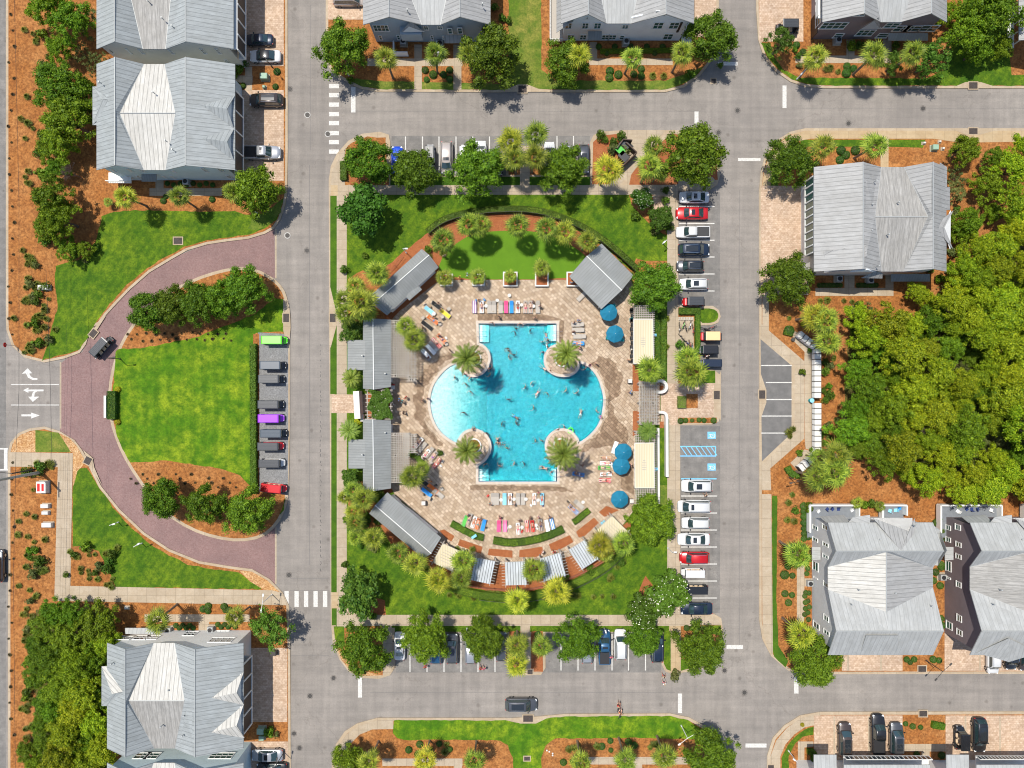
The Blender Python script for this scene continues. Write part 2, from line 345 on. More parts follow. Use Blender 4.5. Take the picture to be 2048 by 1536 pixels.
M['palm_bark'] = mat('palm_bark', (.20,.135,.09), .95, var=.35, scale=5, bump=.7)
M['oak'] = leaf_mat('oak_leaves', (.038,.100,.004), (.18,.31,.013))
M['oak_l'] = leaf_mat('light_oak_leaves', (.05,.14,.012), (.10,.24,.02))
M['magnolia'] = leaf_mat('magnolia_leaves', (.035,.10,.01), (.16,.26,.025))
M['pine'] = leaf_mat('pine_tufts', (.09,.19,.005), (.43,.52,.016), None, .3)
M['pine_d'] = leaf_mat('dark_pine_tufts', (.055,.14,.006), (.23,.37,.013), None, .3)
M['sabal'] = leaf_mat('fan_palm_leaf', (.06,.125,.010), (.36,.45,.045), None, .3)
M['sabal_y'] = leaf_mat('yellow_fan_palm_leaf', (.12,.18,.010), (.54,.55,.04), None, .3)
M['date'] = leaf_mat('feather_palm_leaf', (.06,.13,.012), (.26,.36,.05), None, .25)
M['shrub'] = leaf_mat('clipped_shrub', (.03,.10,.010), (.075,.17,.014))
M['shrub_y'] = leaf_mat('yellow_shrub', (.30,.36,.01), (.55,.52,.02))
M['hedge'] = leaf_mat('hedge_leaves', (.045,.12,.010), (.12,.22,.016))
M['olive'] = leaf_mat('olive_shrub', (.10,.14,.035), (.19,.22,.06))
M['dry'] = leaf_mat('dry_twigs', (.16,.12,.09), (.30,.24,.19))
M['tuft'] = leaf_mat('ornamental_grass', (.08,.13,.015), (.24,.26,.035))
M['tuft_d'] = leaf_mat('dark_ground_tuft', (.05,.04,.015), (.12,.09,.03))
M['blossom'] = mat('white_blossom', (.8,.78,.62), .8)
M['skin'] = mat('skin_tan', (.48,.26,.17), .55); M['skin2'] = mat('skin_fair', (.62,.38,.28), .55); M['skin3'] = mat('skin_brown', (.22,.11,.07), .55)
M['hair'] = mat('hair_dark', (.03,.02,.015), .6); M['hair2'] = mat('hair_brown', (.12,.06,.03), .6); M['hair3'] = mat('hair_blond', (.45,.32,.15), .6)
M['frame'] = mat('lounger_frame', (.30,.27,.24), .5, .3); M['sling'] = mat('lounger_sling', (.40,.36,.31), .85, var=.1, scale=20)
for n, c in dict(red=(.60,.02,.02), pink=(.75,.08,.22), magenta=(.55,.06,.35), blue=(.03,.25,.62), navy=(.02,.04,.15), teal=(.02,.35,.38), white=(.78,.78,.76), orange=(.65,.16,.03), green=(.10,.45,.08), yellow=(.7,.55,.05), black=(.02,.02,.02), purple=(.22,.05,.5), tan=(.55,.42,.28), aqua=(.25,.6,.75)).items():
    M['c_' + n] = mat('cloth_' + n, c, .9, var=.1, scale=8)
M['st_purple'] = stripes('towel_purple_white', (.30,.10,.35), (.8,.78,.76), .12); M['st_pink'] = stripes('towel_pink_red', (.75,.05,.25), (.8,.35,.45), .1)
M['st_blue'] = stripes('towel_blue_white', (.05,.25,.6), (.8,.8,.8), .12); M['st_red'] = stripes('towel_red_white', (.65,.04,.05), (.8,.78,.75), .12)
M['umbrella'] = mat('parasol_canvas_blue', (.004,.15,.25), .85, var=.08)
def paint(name, c, metal=.2):
    M[name] = mat('paint_' + name, c, .32, metal, coat=.7, spec=.5); return M[name]
paint('p_black', (.016,.017,.02)); paint('p_navy', (.012,.022,.045)); paint('p_grey', (.10,.105,.115), .5); paint('p_silver', (.42,.43,.45), .5)
paint('p_white', (.60,.60,.59), 0); paint('p_red', (.50,.008,.012)); paint('p_blue', (.01,.07,.55)); paint('p_brown', (.06,.045,.04)); paint('p_tan', (.50,.44,.40), .3)
paint('p_steelblue', (.02,.09,.19)); paint('p_lime', (.12,.75,.01), 0); paint('p_purple', (.30,.03,.62), 0); paint('p_cart_tan', (.72,.52,.26), 0)
paint('p_cartgrey', (.045,.048,.052), 0); paint('p_cartblue', (.05,.068,.09), 0)
# ------------------------------------------------------------------ ground sheets, roads, kerbs, beds
E1 = zc(1240, 600, 5.909); E2 = zc(860, 1020, 4.655); E4 = zc(1500, 640, 4.517)
def smooth(pts, it=2, closed=True):
    for _ in range(it):
        q = []; n = len(pts)
        for i in range(n if closed else n - 1):
            a, b = pts[i], pts[(i+1) % n]
            if not closed and i == 0: q.append(a)
            q.append((a[0]*.75 + b[0]*.25, a[1]*.75 + b[1]*.25)); q.append((a[0]*.25 + b[0]*.75, a[1]*.25 + b[1]*.75))
            if not closed and i == n - 2: q.append(b)
        pts = q
    return pts
def wob(pts, amp=2.0, step=9.0, seed=1):             # an uneven planted edge (pixels)
    r = random.Random(seed); q = []; n = len(pts)
    for i in range(n):
        a, b = pts[i], pts[(i+1) % n]; k = max(1, int(math.dist(a, b) / step))
        for j in range(k):
            t = j / k; q.append((a[0] + (b[0]-a[0])*t + r.uniform(-amp, amp), a[1] + (b[1]-a[1])*t + r.uniform(-amp, amp)))
    return q
def area(p): return sum(p[i][0]*p[(i+1) % len(p)][1] - p[(i+1) % len(p)][0]*p[i][1] for i in range(len(p))) / 2
def inset(pts, d):
    n = len(pts); s = 1 if area(pts) > 0 else -1; q = []
    for i in range(n):
        a, b, c = pts[i-1], pts[i], pts[(i+1) % n]
        e1 = Vector((b[0]-a[0], b[1]-a[1])); e2 = Vector((c[0]-b[0], c[1]-b[1]))
        if e1.length < 1e-6 or e2.length < 1e-6: q.append(b); continue
        n1 = Vector((-e1.y, e1.x)).normalized() * s; n2 = Vector((-e2.y, e2.x)).normalized() * s
        m = n1 + n2; k = max(0.5, 1 + n1.dot(n2)); q.append((b[0] + m.x * d / k, b[1] + m.y * d / k))
    return q
def arc(cx, cy, r, a0, a1, n=16):                     # pixels, degrees, screen sense (y down)
    return [(cx + r * math.cos(R(a0 + (a1-a0)*i/n)), cy + r * math.sin(R(a0 + (a1-a0)*i/n))) for i in range(n + 1)]
def W(pts): return [g2(*p) for p in pts]
_LAID = []
def sheet(name, pts, z, m, holes=(), kind='structure'):
    w_ = W(pts); bb = (min(p[0] for p in w_), min(p[1] for p in w_), max(p[0] for p in w_), max(p[1] for p in w_))
    again = True
    while again:
        again = False
        for q in _LAID:
            if abs(q[4] - z) < .0032 and q[0] < bb[2] and q[2] > bb[0] and q[1] < bb[3] and q[3] > bb[1]: z += .0035; again = True
    _LAID.append((*bb, z))
    loops = [W(pts)] + [W(h) for h in holes]
    if not holes:
        P = loops[0]
        if area(P) < 0: P = P[::-1]
        me = bpy.data.meshes.new(name); me.from_pydata([(x, y, z) for x, y in P], [], [list(range(len(P)))])
    else:
        tri = G3.tessellate_polygon([[Vector((x, y, 0)) for x, y in l] for l in loops])
        vs = [(x, y, z) for l in loops for x, y in l]; fs = []
        for t in tri:
            a, b, c = (vs[i] for i in t)
            if (b[0]-a[0])*(c[1]-a[1]) - (b[1]-a[1])*(c[0]-a[0]) < 0: t = t[::-1]
            fs.append(list(t))
        me = bpy.data.meshes.new(name); me.from_pydata(vs, [], fs)
    me.materials.append(M[m]); me.update()
    o = bpy.data.objects.new(name, me); COL.objects.link(o); tag(o, kind=kind); return o
def block(name, pts, z=0.13, m='kerb', holes=()):     # a raised kerbed block: top sheet and the kerb face
    loops = [W(pts)] + [W(h) for h in holes]
    o = sheet(name, pts, z, m, holes); me = o.data
    vs = [tuple(v.co) for v in me.vertices]; fs = [list(p.vertices) for p in me.polygons]
    P = loops[0]
    if area(P) < 0: P = P[::-1]
    b = len(vs); n = len(P); vs += [(x, y, z) for x, y in P] + [(x, y, -0.02) for x, y in P]
    fs += [[b + i, b + n + i, b + n + (i+1) % n, b + (i+1) % n] for i in range(n)]
    me2 = bpy.data.meshes.new(name); me2.from_pydata(vs, [], fs); me2.materials.append(M[m]); me2.update(); o.data = me2
    return o
ZA, ZB, ZC_, ZD, ZE = 0.134, 0.142, 0.150, 0.158, 0.166
def rect(x0, y0, x1, y1): return [(x0, y0), (x1, y0), (x1, y1), (x0, y1)]

pool_out = smooth([(953,643),(953,643),(1117,643),(1117,643),(1117,686),(1117,690),(1100,697),(1090,714),(1094,736),(1110,748),(1132,751),(1148,745),(1155,735)], 1, False) \
  + smooth([(1158,722),(1179,729),(1198,751),(1208.5,782),(1211,805),(1205,841),(1191,864),(1167,885),(1156,888)], 2, False) \
  + smooth([(1153,878),(1142,864),(1123,859),(1104,866),(1092,885),(1095,904),(1104,919),(1117,926),(1118,930)], 2, False) + [(1118,967),(953,967),(953,931)] \
  + smooth([(954,929),(971,918),(981,895),(974,872),(952,859),(930,864),(919,879),(916,889)], 2, False) \
  + smooth([(914,889),(902,885),(877,866),(861.5,838),(855.6,806),(860,775),(877,747),(898,729),(912,723)], 2, False) \
  + smooth([(915,727),(922,740),(940,751),(960,749),(974,735),(979,714),(971,696),(955,688)], 2, False)
hole = pool_out
BIG = rect(-19000, -19000, 21000, 21000)
sheet('ground', BIG, -0.03, 'undergrowth', [hole])
sheet('road', rect(-700, -500, 2750, 2040), 0.0, 'asphalt', [hole])

# --- block outlines (photo pixels), each a kerbed island in the asphalt
bA = [(13,-420),(13,640),(14,660),(25,692),(50,715),(90,725),(130,717),(160,706),(172,690),(184,655),(200,648),(213,630),(235,606),(262,578),(300,545),(345,518),(375,501),(415,489),(455,483),(497,478),(530,468),(548,458),(561,440),(571,410),(575,385),(576,300),(575,-420)]
bB = smooth([(548,556),(515,538),(478,533),(440,540),(390,556),(330,586),(285,625),(255,662),(235,700),(221,750),(216,800),(221,845),(236,890),(256,930),(290,980),(330,1028),(380,1060),(430,1077),(480,1084),(525,1076),(556,1050),(573,1015),(577,990),(580,900),(580,700),(580,672),(582,630),(576,600),(568,577)], 1)
bC = [(17,1950),(17,905),(22,885),(38,866),(60,857),(90,853),(120,862),(150,880),(165,900),(180,925),(203,972),(240,1018),(290,1065),(340,1098),(400,1122),(460,1132),(505,1138),(540,1158),(566,1185),(578,1210),(581,1300),(584,1950)]
bD = [(658,360),(662,333),(674,308),(697,282),(725,268),(760,264),(778,270),(781,288),(781,352),(1012,352),(1012,305),(1020,293),(1085,293),(1095,303),(1095,352),(1180,352),(1180,285),(1187,271),(1200,264),(1243,261),(1395,261),(1422,272),(1437,298),(1440,350),(1434,370),(1415,382),(1355,382),(1355,612),(1425,612),(1437,620),(1441,633),(1436,645),(1425,650),(1399,651),(1399,738),(1428,740),(1440,750),(1441,830),(1437,843),(1422,849),(1358,850),(1358,1230),(1428,1227),(1442,1236),(1446,1262),(1446,1292),(1430,1318),(1402,1338),(1345,1348),(1330,1342),(1323,1328),(1323,1264),(1091,1264),(1091,1335),(1082,1349),(1024,1350),(1014,1338),(1014,1264),(789,1264),(791,1334),(780,1350),(758,1357),(725,1355),(698,1343),(679,1318),(666,1285),(662,1240),(661,1000),(659,700)]
bT1 = [(652,-420),(652,120),(662,142),(680,156),(700,168),(722,178),(755,184),(1000,185),(1030,183),(1075,183),(1100,185),(1330,185),(1368,175),(1400,152),(1425,120),(1437,80),(1438,-420)]
bT2 = [(1511,-420),(1512,20),(1516,80),(1527,115),(1550,143),(1580,164),(1610,174),(1650,177),(2750,178),(2750,-420)]
bR1 = [(2750,257),(1610,257),(1580,264),(1550,283),(1530,310),(1521,345),(1518,380),(1518,1240),(1524,1278),(1542,1312),(1575,1340),(1600,1348),(2750,1345)]
bR2 = [(2750,1420),(1640,1423),(1600,1430),(1568,1450),(1545,1475),(1534,1510),(1532,1950),(2750,1950)]
bBM = [(662,1950),(664,1520),(672,1488),(690,1462),(715,1446),(755,1435),(1010,1435),(1045,1440),(1085,1431),(1130,1427),(1340,1426),(1378,1434),(1410,1452),(1432,1475),(1450,1500),(1470,1530),(1478,1560),(1480,1950)]
bL0 = [(-700,-420),(-30,-420),(-30,1950),(-700,1950)]
block('kerbed_block', bA); block('kerbed_block', bB); block('kerbed_block', bC)
block('kerbed_block', bT1); block('kerbed_block', bT2); block('kerbed_block', bR1); block('kerbed_block', bR2); block('kerbed_block', bBM); block('kerbed_block', bL0)
# the central block is cut so its bays stay asphalt; the pool is a hole in it
block('kerbed_block', bD, holes=[hole])
# --- brick drive ring and the entry
ring_out = [(120,728),(135,716),(165,704),(185,655),(200,645),(235,604),(262,576),(300,543),(345,516),(415,487),(455,481),(497,476),(530,466),(549,455),(550,557),
            (515,540),(478,535),(440,542),(390,558),(330,588),(285,628),(255,665),(235,702),(221,752),(218,800),(223,845),(238,890),(258,930),(292,980),(332,1028),(382,1058),(430,1075),(480,1082),(525,1074),(550,1055),(550,1168),(538,1160),(505,1140),(460,1134),(400,1124),(340,1100),(290,1067),(240,1020),(203,974),(180,927),(165,902),(150,882),(120,864)]
sheet('brick_road', ring_out, 0.004, 'pav_red')
for x, y0, y1 in ((119.5,724,857),(550,458,557),(550,1055,1168)): sheet('concrete_band', rect(x, y0, x+3.2, y1), 0.008, 'walk')
# asphalt tones
sheet('asphalt_patch', rect(-40, -420, 12, 1950), 0.004, 'walk_road' if 'walk_road' in M else 'asphalt2')
for r in (rect(783,272,1180,351), rect(792,1266,1322,1345), rect(1357,384,1440,611), rect(1360,852,1440,1226), rect(1401,652,1443,737)): sheet('parking_bay', r, 0.004, 'asphalt2')
sheet('kerb_strip', zz(E4, (88,150),(403,403),(403,1037),(100,1318)), ZA+.004, 'kerb')
bay = zz(E4, (92,172),(372,412),(372,1022),(105,1275)); sheet('parking_bay', bay, ZB, 'asphalt_dark')
sheet('gravel_lot', [(517,665),(573,668),(577,700),(577,990),(519,983)], ZD, 'gravel')
# --- markings
def line(x0, y0, x1, y1, w=2.0, m='white_paint', z=0.009, name='road_marking'):
    a = Vector((x0, y0)); b = Vector((x1, y1)); d = (b - a).normalized(); n = Vector((-d.y, d.x)) * (w / 2)
    return sheet(name, [tuple(a + n), tuple(b + n), tuple(b - n), tuple(a - n)], z, m)
for y in (172, 190, 209, 228, 246, 266, 284, 303): sheet('crosswalk_bar', rect(658, y-4, 678, y+4.5), 0.009, 'white_paint')
for x in (573, 593, 612, 631, 650): sheet('crosswalk_bar', rect(x-4, 1182, x+4.5, 1214), 0.009, 'white_paint')
for r in (rect(702,174,711,225), rect(1389,223,1397,247), rect(1436,124,1475,131), rect(1565,171,1573,216), rect(1476,316,1521,322), rect(716,1352,724,1395),
          rect(1356,1387,1364,1426), rect(1453,1290,1486,1298), rect(1588,1355,1597,1387), rect(1491,1487,1533,1495)): sheet('stop_line', r, 0.009, 'white_paint')
for x in (811, 845, 878, 912, 945.5, 979): line(x, 273, x, 347)
for x in (1114, 1147): line(x, 272, x, 347)
for y in (413, 447, 480.5, 514, 548, 582): line(1358, y, 1429, y)
for y in (957.5,): line(1362, y, 1433, y, 2.4, 'blue_paint')
for y in (992, 1026, 1060, 1094, 1128, 1162, 1196): line(1362, y, 1434, y)
for x in (820, 854, 888, 922, 956, 990): line(x, 1268, x, 1344)
for x in (1122, 1156, 1190, 1224, 1257, 1291): line(x, 1268, x, 1341)
for y0 in (731, 765, 799, 832, 866): line(1522 if y0 not in (765, 799) else 1531, y0, 1583, y0, 2.0, z=ZC_)
for x0, x1, y in ((22,118,769),(22,118,810)): line(x0, y, x1, y, 1.6)
# accessible bay hatching and wheelchair symbols
for a in ((1360,893,1432,893),(1360,912,1432,912),(1431,893,1431,912)): line(*a, 2.2, 'blue_paint')
for k in range(7): line(1362 + k*10, 894, 1374 + k*10, 911, 1.6, 'blue_paint', .0085)
def disc(cx, cy, r, n=20): return [(cx + r*math.cos(2*math.pi*i/n), cy + r*math.sin(2*math.pi*i/n)) for i in range(n)]
for cy in (870.5, 934):
    sheet('accessible_symbol', rect(1415, cy-7, 1431.5, cy+7), 0.009, 'blue_paint')
    rg = [(1425.5 + 4.2*math.cos(R(a)), cy + 1 + 4.2*math.sin(R(a))) for a in range(-70, 200, 15)]
    for a, b in zip(rg, rg[1:]): line(*a, *b, 1.2, z=0.013)
    for a in ((1418,cy-1.5,1424,cy-1.5),(1421,cy-1.5,1421,cy+4),(1424,cy-1.5,1427,cy+2),(1417,cy+4.5,1421,cy+3)): line(*a, 1.2, z=0.014)
# lane arrows
def arrow(pts): sheet('lane_arrow', pts, 0.009, 'white_paint')
arrow(zz(B1, (168,1412),(213,1368),(248,1408),(226,1408),(236,1432),(260,1445),(288,1445),(288,1459),(250,1459),(215,1440),(200,1408)))
arrow(zz(C1, (178,78),(220,58),(218,73),(335,73),(335,87),(285,87),(268,100),(262,128),(302,128),(252,168),(216,128),(242,128),(250,98),(262,87),(218,87),(220,100)))
arrow(zz(C1, (165,264),(238,264),(238,250),(305,272),(240,296),(240,279),(165,279)))
sheet('crosswalk_frame', rect(-20, 896, 16, 899), 0.009, 'white_paint'); sheet('crosswalk_frame', rect(-20, 938, 16, 941), 0.009, 'white_paint'); sheet('crosswalk_frame', rect(8, 899, 15, 938), 0.009, 'white_paint')
for y in (1156, 1180, 1310): sheet('asphalt_seam', rect(580, y, 658, y + .8), .0045, 'asphalt_dark')
for x, y0, y1 in ((619,330,1130),(1478,380,1290),(620,10,300)): sheet('asphalt_seam', rect(x, y0, x+.8, y1), .0045, 'asphalt_dark')
for y, x0, x1 in ((222,700,1400),(1385,740,1350),(216,1600,2400)): sheet('asphalt_seam', rect(x0, y, x1, y+.6), .0045, 'asphalt_dark')
for p_ in ([(567,598),(572,600),(581,628),(582,655),(579,695),(575,695),(567,660)],[(660,570),(674,628),(674,650),(662,695),(660,695)],[(1441,742),(1426,780),(1426,805),(1441,842)],[(1519,742),(1532,780),(1532,805),(1519,842)],[(1000,184.5),(1033,171),(1058,171),(1092,184.5)],[(1900,177.5),(1930,165),(1960,165),(2000,177.5)],[(1010,1435.5),(1040,1446),(1072,1446),(1105,1430)],[(1900,258),(1930,270),(1960,270),(2000,258)],[(213,632),(202,640),(178,672),(180,676),(195,660)],[(168,900),(186,915),(190,935),(205,970),(180,930)]): sheet('inlet_apron', p_, ZE, 'kerb')
for i in range(46):                                     # tar cracks and tyre scuffs on the west road
    y = 690 + i * 10 + rnd.uniform(-3, 3); line(641 + rnd.uniform(-1,1), y, 641.5 + rnd.uniform(-1.5,1.5), y + rnd.uniform(2,7), 1.0, 'black', .0055, 'road_crack')

# --- block A (north west): mulch, lawn, drives
def inner(b, d=7): return inset(b, d)
sheet('lawn', inset(bL0, 16), ZA, 'grass_y'); sheet('mulch_bed', inset(bA, 5), ZA, 'mulch')
lawnA = [(205,432),(230,424),(280,421),(400,424),(470,422),(490,430),(560,425),(553,440),(528,458),(497,470),(455,475),(415,481),(370,494),(335,512),(295,538),(255,570),(228,600),(208,625),(190,648),(180,672),(160,698),(130,709),(92,718),(84,721),(97,690),(106,650),(117,612),(111,578),(112,532),(146,523),(182,512),(196,470)]
sheet('lawn', wob(lawnA, 1.2), ZB, 'grass')
sheet('lawn', wob([(505,440),(540,420),(568,395),(562,425),(545,447),(515,462),(495,458)], 1.5), ZC_, 'grass_y')
sheet('driveway', rect(470, -420, 568, 133), ZC_, 'pav_tan'); sheet('driveway', rect(470, 181, 568, 362), ZC_, 'pav_tan')
sheet('mulch_bed', rect(488, 134, 569, 181), ZD, 'mulch')
for r in (rect(445,152,506,166), rect(491,134,505,182)): sheet('footpath', r, ZD, 'walk')
sheet('footpath', rect(300, 377, 445, 392), ZB, 'walk'); sheet('footpath', rect(312, 355, 328, 378), ZC_, 'walk')
# --- block B (drive island)
sheet('mulch_bed', inset(bB, 6), ZA, 'mulch')
lawnB = [(233,703),(238,698),(280,697),(340,686),(400,672),(460,648),(510,628),(552,596),(568,600),(573,640),(573,664),(512,665),(512,975),(504,975),(480,950),(440,937),(400,930),(330,921),(262,925),(250,905),(235,872),(228,830),(227,790),(230,745)]
sheet('lawn', wob(lawnB, 1.2, 9, 3), ZB, 'grass_bright')
sheet('lawn', wob([(545,988),(572,996),(568,1020),(560,1030),(545,1005)], 1), ZB, 'grass')
sheet('mulch_bed', rect(507, 668, 519, 985), ZC_, 'mulch')
# --- block C (south west)
sheet('mulch_bed', inset(bC, 5), ZA, 'mulch')
lawnC = [(147,972),(150,950),(159,937),(173,935),(182,948),(203,980),(227,1014),(255,1046),(294,1083),(339,1111),(378,1129),(430,1138),(478,1143),(500,1160),(525,1178),(232,1173),(224,1150),(198,1101),(170,1092),(146,1092)]
sheet('lawn', wob(lawnC, 1.2, 9, 5), ZB, 'grass')
sheet('forest_floor', wob([(75,1215),(230,1225),(240,1290),(215,1300),(215,1560),(60,1560),(70,1400),(60,1330)], 4, 14, 8), ZB, 'undergrowth')
sheet('rock_bed', [(24,900),(30,880),(45,868),(72,861),(72,904),(24,904)], ZB, 'rock'); sheet('lawn', [(72,860),(118,865),(135,890),(143,904),(72,904)], ZB, 'grass_y')
sheet('rock_bed', [(119,866),(140,876),(155,892),(172,922),(165,933),(156,942),(148,972),(146,904),(143,904)], ZB, 'rock')
sheet('rock_bed', [(480,1141),(505,1143),(535,1160),(560,1184),(530,1180),(500,1162)], ZC_, 'rock')
sheet('footpath', [(20,904),(147,906),(142,1171),(545,1180),(565,1185),(575,1210),(110,1201),(117,934),(20,933)], ZD, 'walk')
sheet('footpath', rect(290, 1228, 500, 1243), ZB, 'walk'); sheet('footpath', rect(398,1243,419,1275), ZB, 'walk')
sheet('driveway', rect(485, 1295, 575, 1443), ZC_, 'pav_tan'); sheet('driveway', rect(485, 1482, 577, 1950), ZC_, 'pav_tan')
# --- block T1
sheet('mulch_bed', inset(bT1, 5), ZA, 'mulch')
sheet('lawn', wob([(1013,-420),(1082,-420),(1082,50),(1083,140),(1110,162),(1330,162),(1365,150),(1405,135),(1390,155),(1362,170),(1330,180),(1100,180),(1070,178),(1030,178),(1000,180),(755,179),(725,173),(700,163),(712,158),(770,164),(828,164),(1000,168),(1018,120)], 1.0, 10, 8), ZB, 'grass_y')
sheet('driveway', rect(656, -420, 735, 40), ZC_, 'pav_tan'); sheet('driveway', rect(1385, -420, 1432, 75), ZC_, 'pav_tan')
for r in (rect(735,118,925,133), rect(829,90,844,180), rect(907,90,923,180), rect(1177,118,1345,131), rect(1179,85,1194,120)): sheet('footpath', r, ZD if r[0][1] > 100 else ZC_ + .004, 'walk')
# --- block T2
sheet('mulch_bed', inset(bT2, 5), ZA, 'mulch')
sheet('lawn', wob([(1520,86),(1540,87),(1545,110),(1565,140),(1600,156),(1850,158),(1890,140),(1900,100),(1925,0),(1990,-60),(2012,0),(2015,80),(2022,150),(2500,153),(2500,172),(1650,172),(1610,168),(1583,159),(1555,138),(1533,112),(1524,90)], 1, 10, 9), ZB, 'grass')
sheet('driveway', rect(1518, -420, 1606, 84), ZC_, 'pav_tan')
for r in (rect(1590,112,1782,127), rect(1692,80,1708,114), rect(1765,80,1782,127)): sheet('footpath', r, ZD if r[0][1] > 100 else ZC_ + .004, 'walk')
# --- block R1
sheet('mulch_bed', inset(bR1, 5), ZA, 'mulch')
sheet('forest_floor', wob([(1700,640),(1790,650),(1880,610),(1920,545),(1970,500),(2060,460),(2750,440),(2750,985),(2050,985),(1900,975),(1790,935),(1710,905),(1690,850),(1690,760)], 4, 14, 4), ZB, 'undergrowth')
sheet('footpath', smooth([(2750,262),(1612,262),(1585,268),(1556,287),(1537,313),(1527,345),(1524,372),(1540,372),(1543,345),(1552,320),(1570,298),(1595,283),(1620,278),(1865,278),(1920,286),(2050,284),(2750,284)], 0), ZC_, 'walk2')
sheet('footpath', rect(1524, 590, 1537, 668), ZC_, 'walk')
sheet('driveway', rect(1521, 372, 1616, 590), ZD, 'pav_tan')
sheet('lawn', [(1600,280),(1850,280),(1845,296),(1775,294),(1600,294)], ZB, 'grass'); sheet('lawn', rect(1541,325,1556,372), ZB, 'grass_dk')
sheet('footpath', rect(1760,276,1776,335), ZD, 'walk2'); sheet('footpath', rect(1630, 576, 1786, 592), ZC_, 'walk'); sheet('footpath', rect(1688,550,1708,577), ZC_, 'walk'); sheet('footpath', rect(1770,550,1786,577), ZC_, 'walk')
sheet('footpath', zz(E4, (92,30),(172,100),(486,372),(486,1072),(180,1340),(186,1500),(188,1536),(102,1536),(102,1310),(400,1035),(400,405),(92,160)), ZC_, 'walk')
sheet('footpath', zz(E4, (490,280),(572,258),(576,1185),(500,1162),(490,1075),(487,372)), ZC_, 'walk')
sheet('footpath', zz(E4, (385,98),(420,110),(572,260),(490,290),(386,185)), ZC_, 'walk'); sheet('footpath', zz(E4, (360,1290),(490,1168),(590,1195),(430,1360)), ZC_, 'walk')
sheet('footpath', [(1523,988),(1542,988),(1545,1310),(1536,1298),(1527,1270),(1524,1240)], ZD, 'walk')
sheet('lawn', wob([(1543,990),(1554,992),(1552,1200),(1556,1290),(1575,1322),(1570,1335),(1548,1312),(1544,1300)], .8, 8, 2), ZC_, 'grass_dk')
sheet('footpath', rect(1593, 1125, 1608, 1245), ZB, 'walk')
sheet('driveway', rect(1683, 1308, 1804, 1341), ZC_, 'pav_tan'); sheet('driveway', rect(1888, 1255, 2750, 1341), ZC_, 'pav_tan')
for x in (1693, 1759, 1957): sheet('paver_line', rect(x, 1310, x+3.5, 1340), ZD, 'walk')
# --- block R2
sheet('mulch_bed', inset(bR2, 6), ZA, 'mulch')
sheet('footpath', [(1626,1430),(1640,1429),(1640,1449),(1626,1450)] , ZB, 'walk')
sheet('footpath', smooth([(1626,1429),(1600,1436),(1573,1455),(1552,1480),(1540,1512),(1539,1950),(1560,1950),(1560,1512),(1570,1488),(1588,1468),(1608,1454),(1626,1450)], 0), ZB, 'walk')
sheet('lawn', wob([(1626,1452),(1608,1458),(1590,1472),(1574,1490),(1563,1515),(1563,1560),(1578,1560),(1576,1512),(1590,1485),(1605,1472),(1626,1468)], .7, 8, 2), ZC_, 'grass')
sheet('footpath', [(1595,1482),(1626,1482),(1626,1492),(1608,1494),(1608,1560),(1595,1560)], ZC_, 'walk')
sheet('driveway', rect(1627, 1430, 1804, 1560), ZC_, 'pav_tan'); sheet('driveway', rect(1890, 1430, 2750, 1560), ZC_, 'pav_tan')
sheet('mulch_bed', wob([(1805,1430),(1830,1436),(1860,1434),(1888,1429),(1888,1486),(1805,1486)], .6, 8, 1), ZD, 'mulch')
sheet('footpath', rect(1804, 1487, 1890, 1502), ZC_, 'walk'); sheet('footpath', rect(1842, 1502, 1858, 1560), ZC_, 'walk')
for x in (1666, 1735, 1928, 1997): sheet('paver_line', rect(x, 1432, x+3.5, 1530), ZD, 'walk')
# --- block BM
sheet('mulch_bed', inset(bBM, 6), ZA, 'mulch')
sheet('footpath', [(787,1438),(755,1440),(718,1450),(694,1467),(678,1490),(669,1522),(668,1560),(684,1560),(686,1518),(700,1488),(720,1468),(745,1458),(787,1457)], ZC_, 'walk')
sheet('lawn', wob([(788,1439),(1010,1440),(1045,1446),(1085,1436),(1130,1432),(1340,1431),(1376,1440),(1405,1458),(1423,1480),(1370,1477),(1270,1474),(1200,1476),(1110,1476),(1092,1490),(1083,1515),(1085,1600),(1028,1600),(1026,1515),(1015,1490),(1000,1480),(900,1478),(820,1480),(795,1475),(786,1465)], 1, 9, 6), ZC_, 'grass_bright')
sheet('footpath', rect(765,1516,925,1531), ZB, 'walk'); sheet('footpath', rect(908,1531,924,1600), ZB, 'walk'); sheet('footpath', rect(1170,1513,1375,1528), ZB, 'walk'); sheet('footpath', rect(1268,1528,1284,1600), ZB, 'walk')
# --- central block
sheet('lawn', [(668,385),(1345,385),(1350,1252),(790,1255),(672,1255)], ZB, 'grass', [hole])
sheet('verge', rect(661,392,674,788), ZC_, 'grass_dk'); sheet('verge', rect(663,826,675,1184), ZC_, 'grass_dk'); sheet('verge', rect(664,1216,676,1250), ZC_, 'grass_dk')
sheet('footpath', rect(674,385,694,1255), ZD, 'walk'); sheet('footpath', rect(668,371,1355,390), ZE, 'walk'); sheet('footpath', rect(677,1229,1390,1251), ZE, 'walk')
sheet('footpath', rect(1334,390,1356,1229), ZE + .004, 'walk'); sheet('footpath', rect(1338,1251,1361,1262), ZE, 'walk2')
sheet('plaza_paving', [(664,345),(676,322),(690,300),(690,371),(662,371)], ZC_, 'walk')
sheet('plaza_paving', rect(664, 789, 735, 826), ZE+.004, 'pav_tan'); sheet('footpath', rect(664,1184,677,1216), ZE, 'walk2'); sheet('footpath', rect(662,371,676,392), ZE+.004, 'walk2')
sheet('plaza_paving', [(690,390),(712,390),(712,410),(690,425)], ZE+.004, 'pav_tan'); sheet('plaza_paving', rect(694,1215,735,1229), ZE+.004, 'pav_tan')
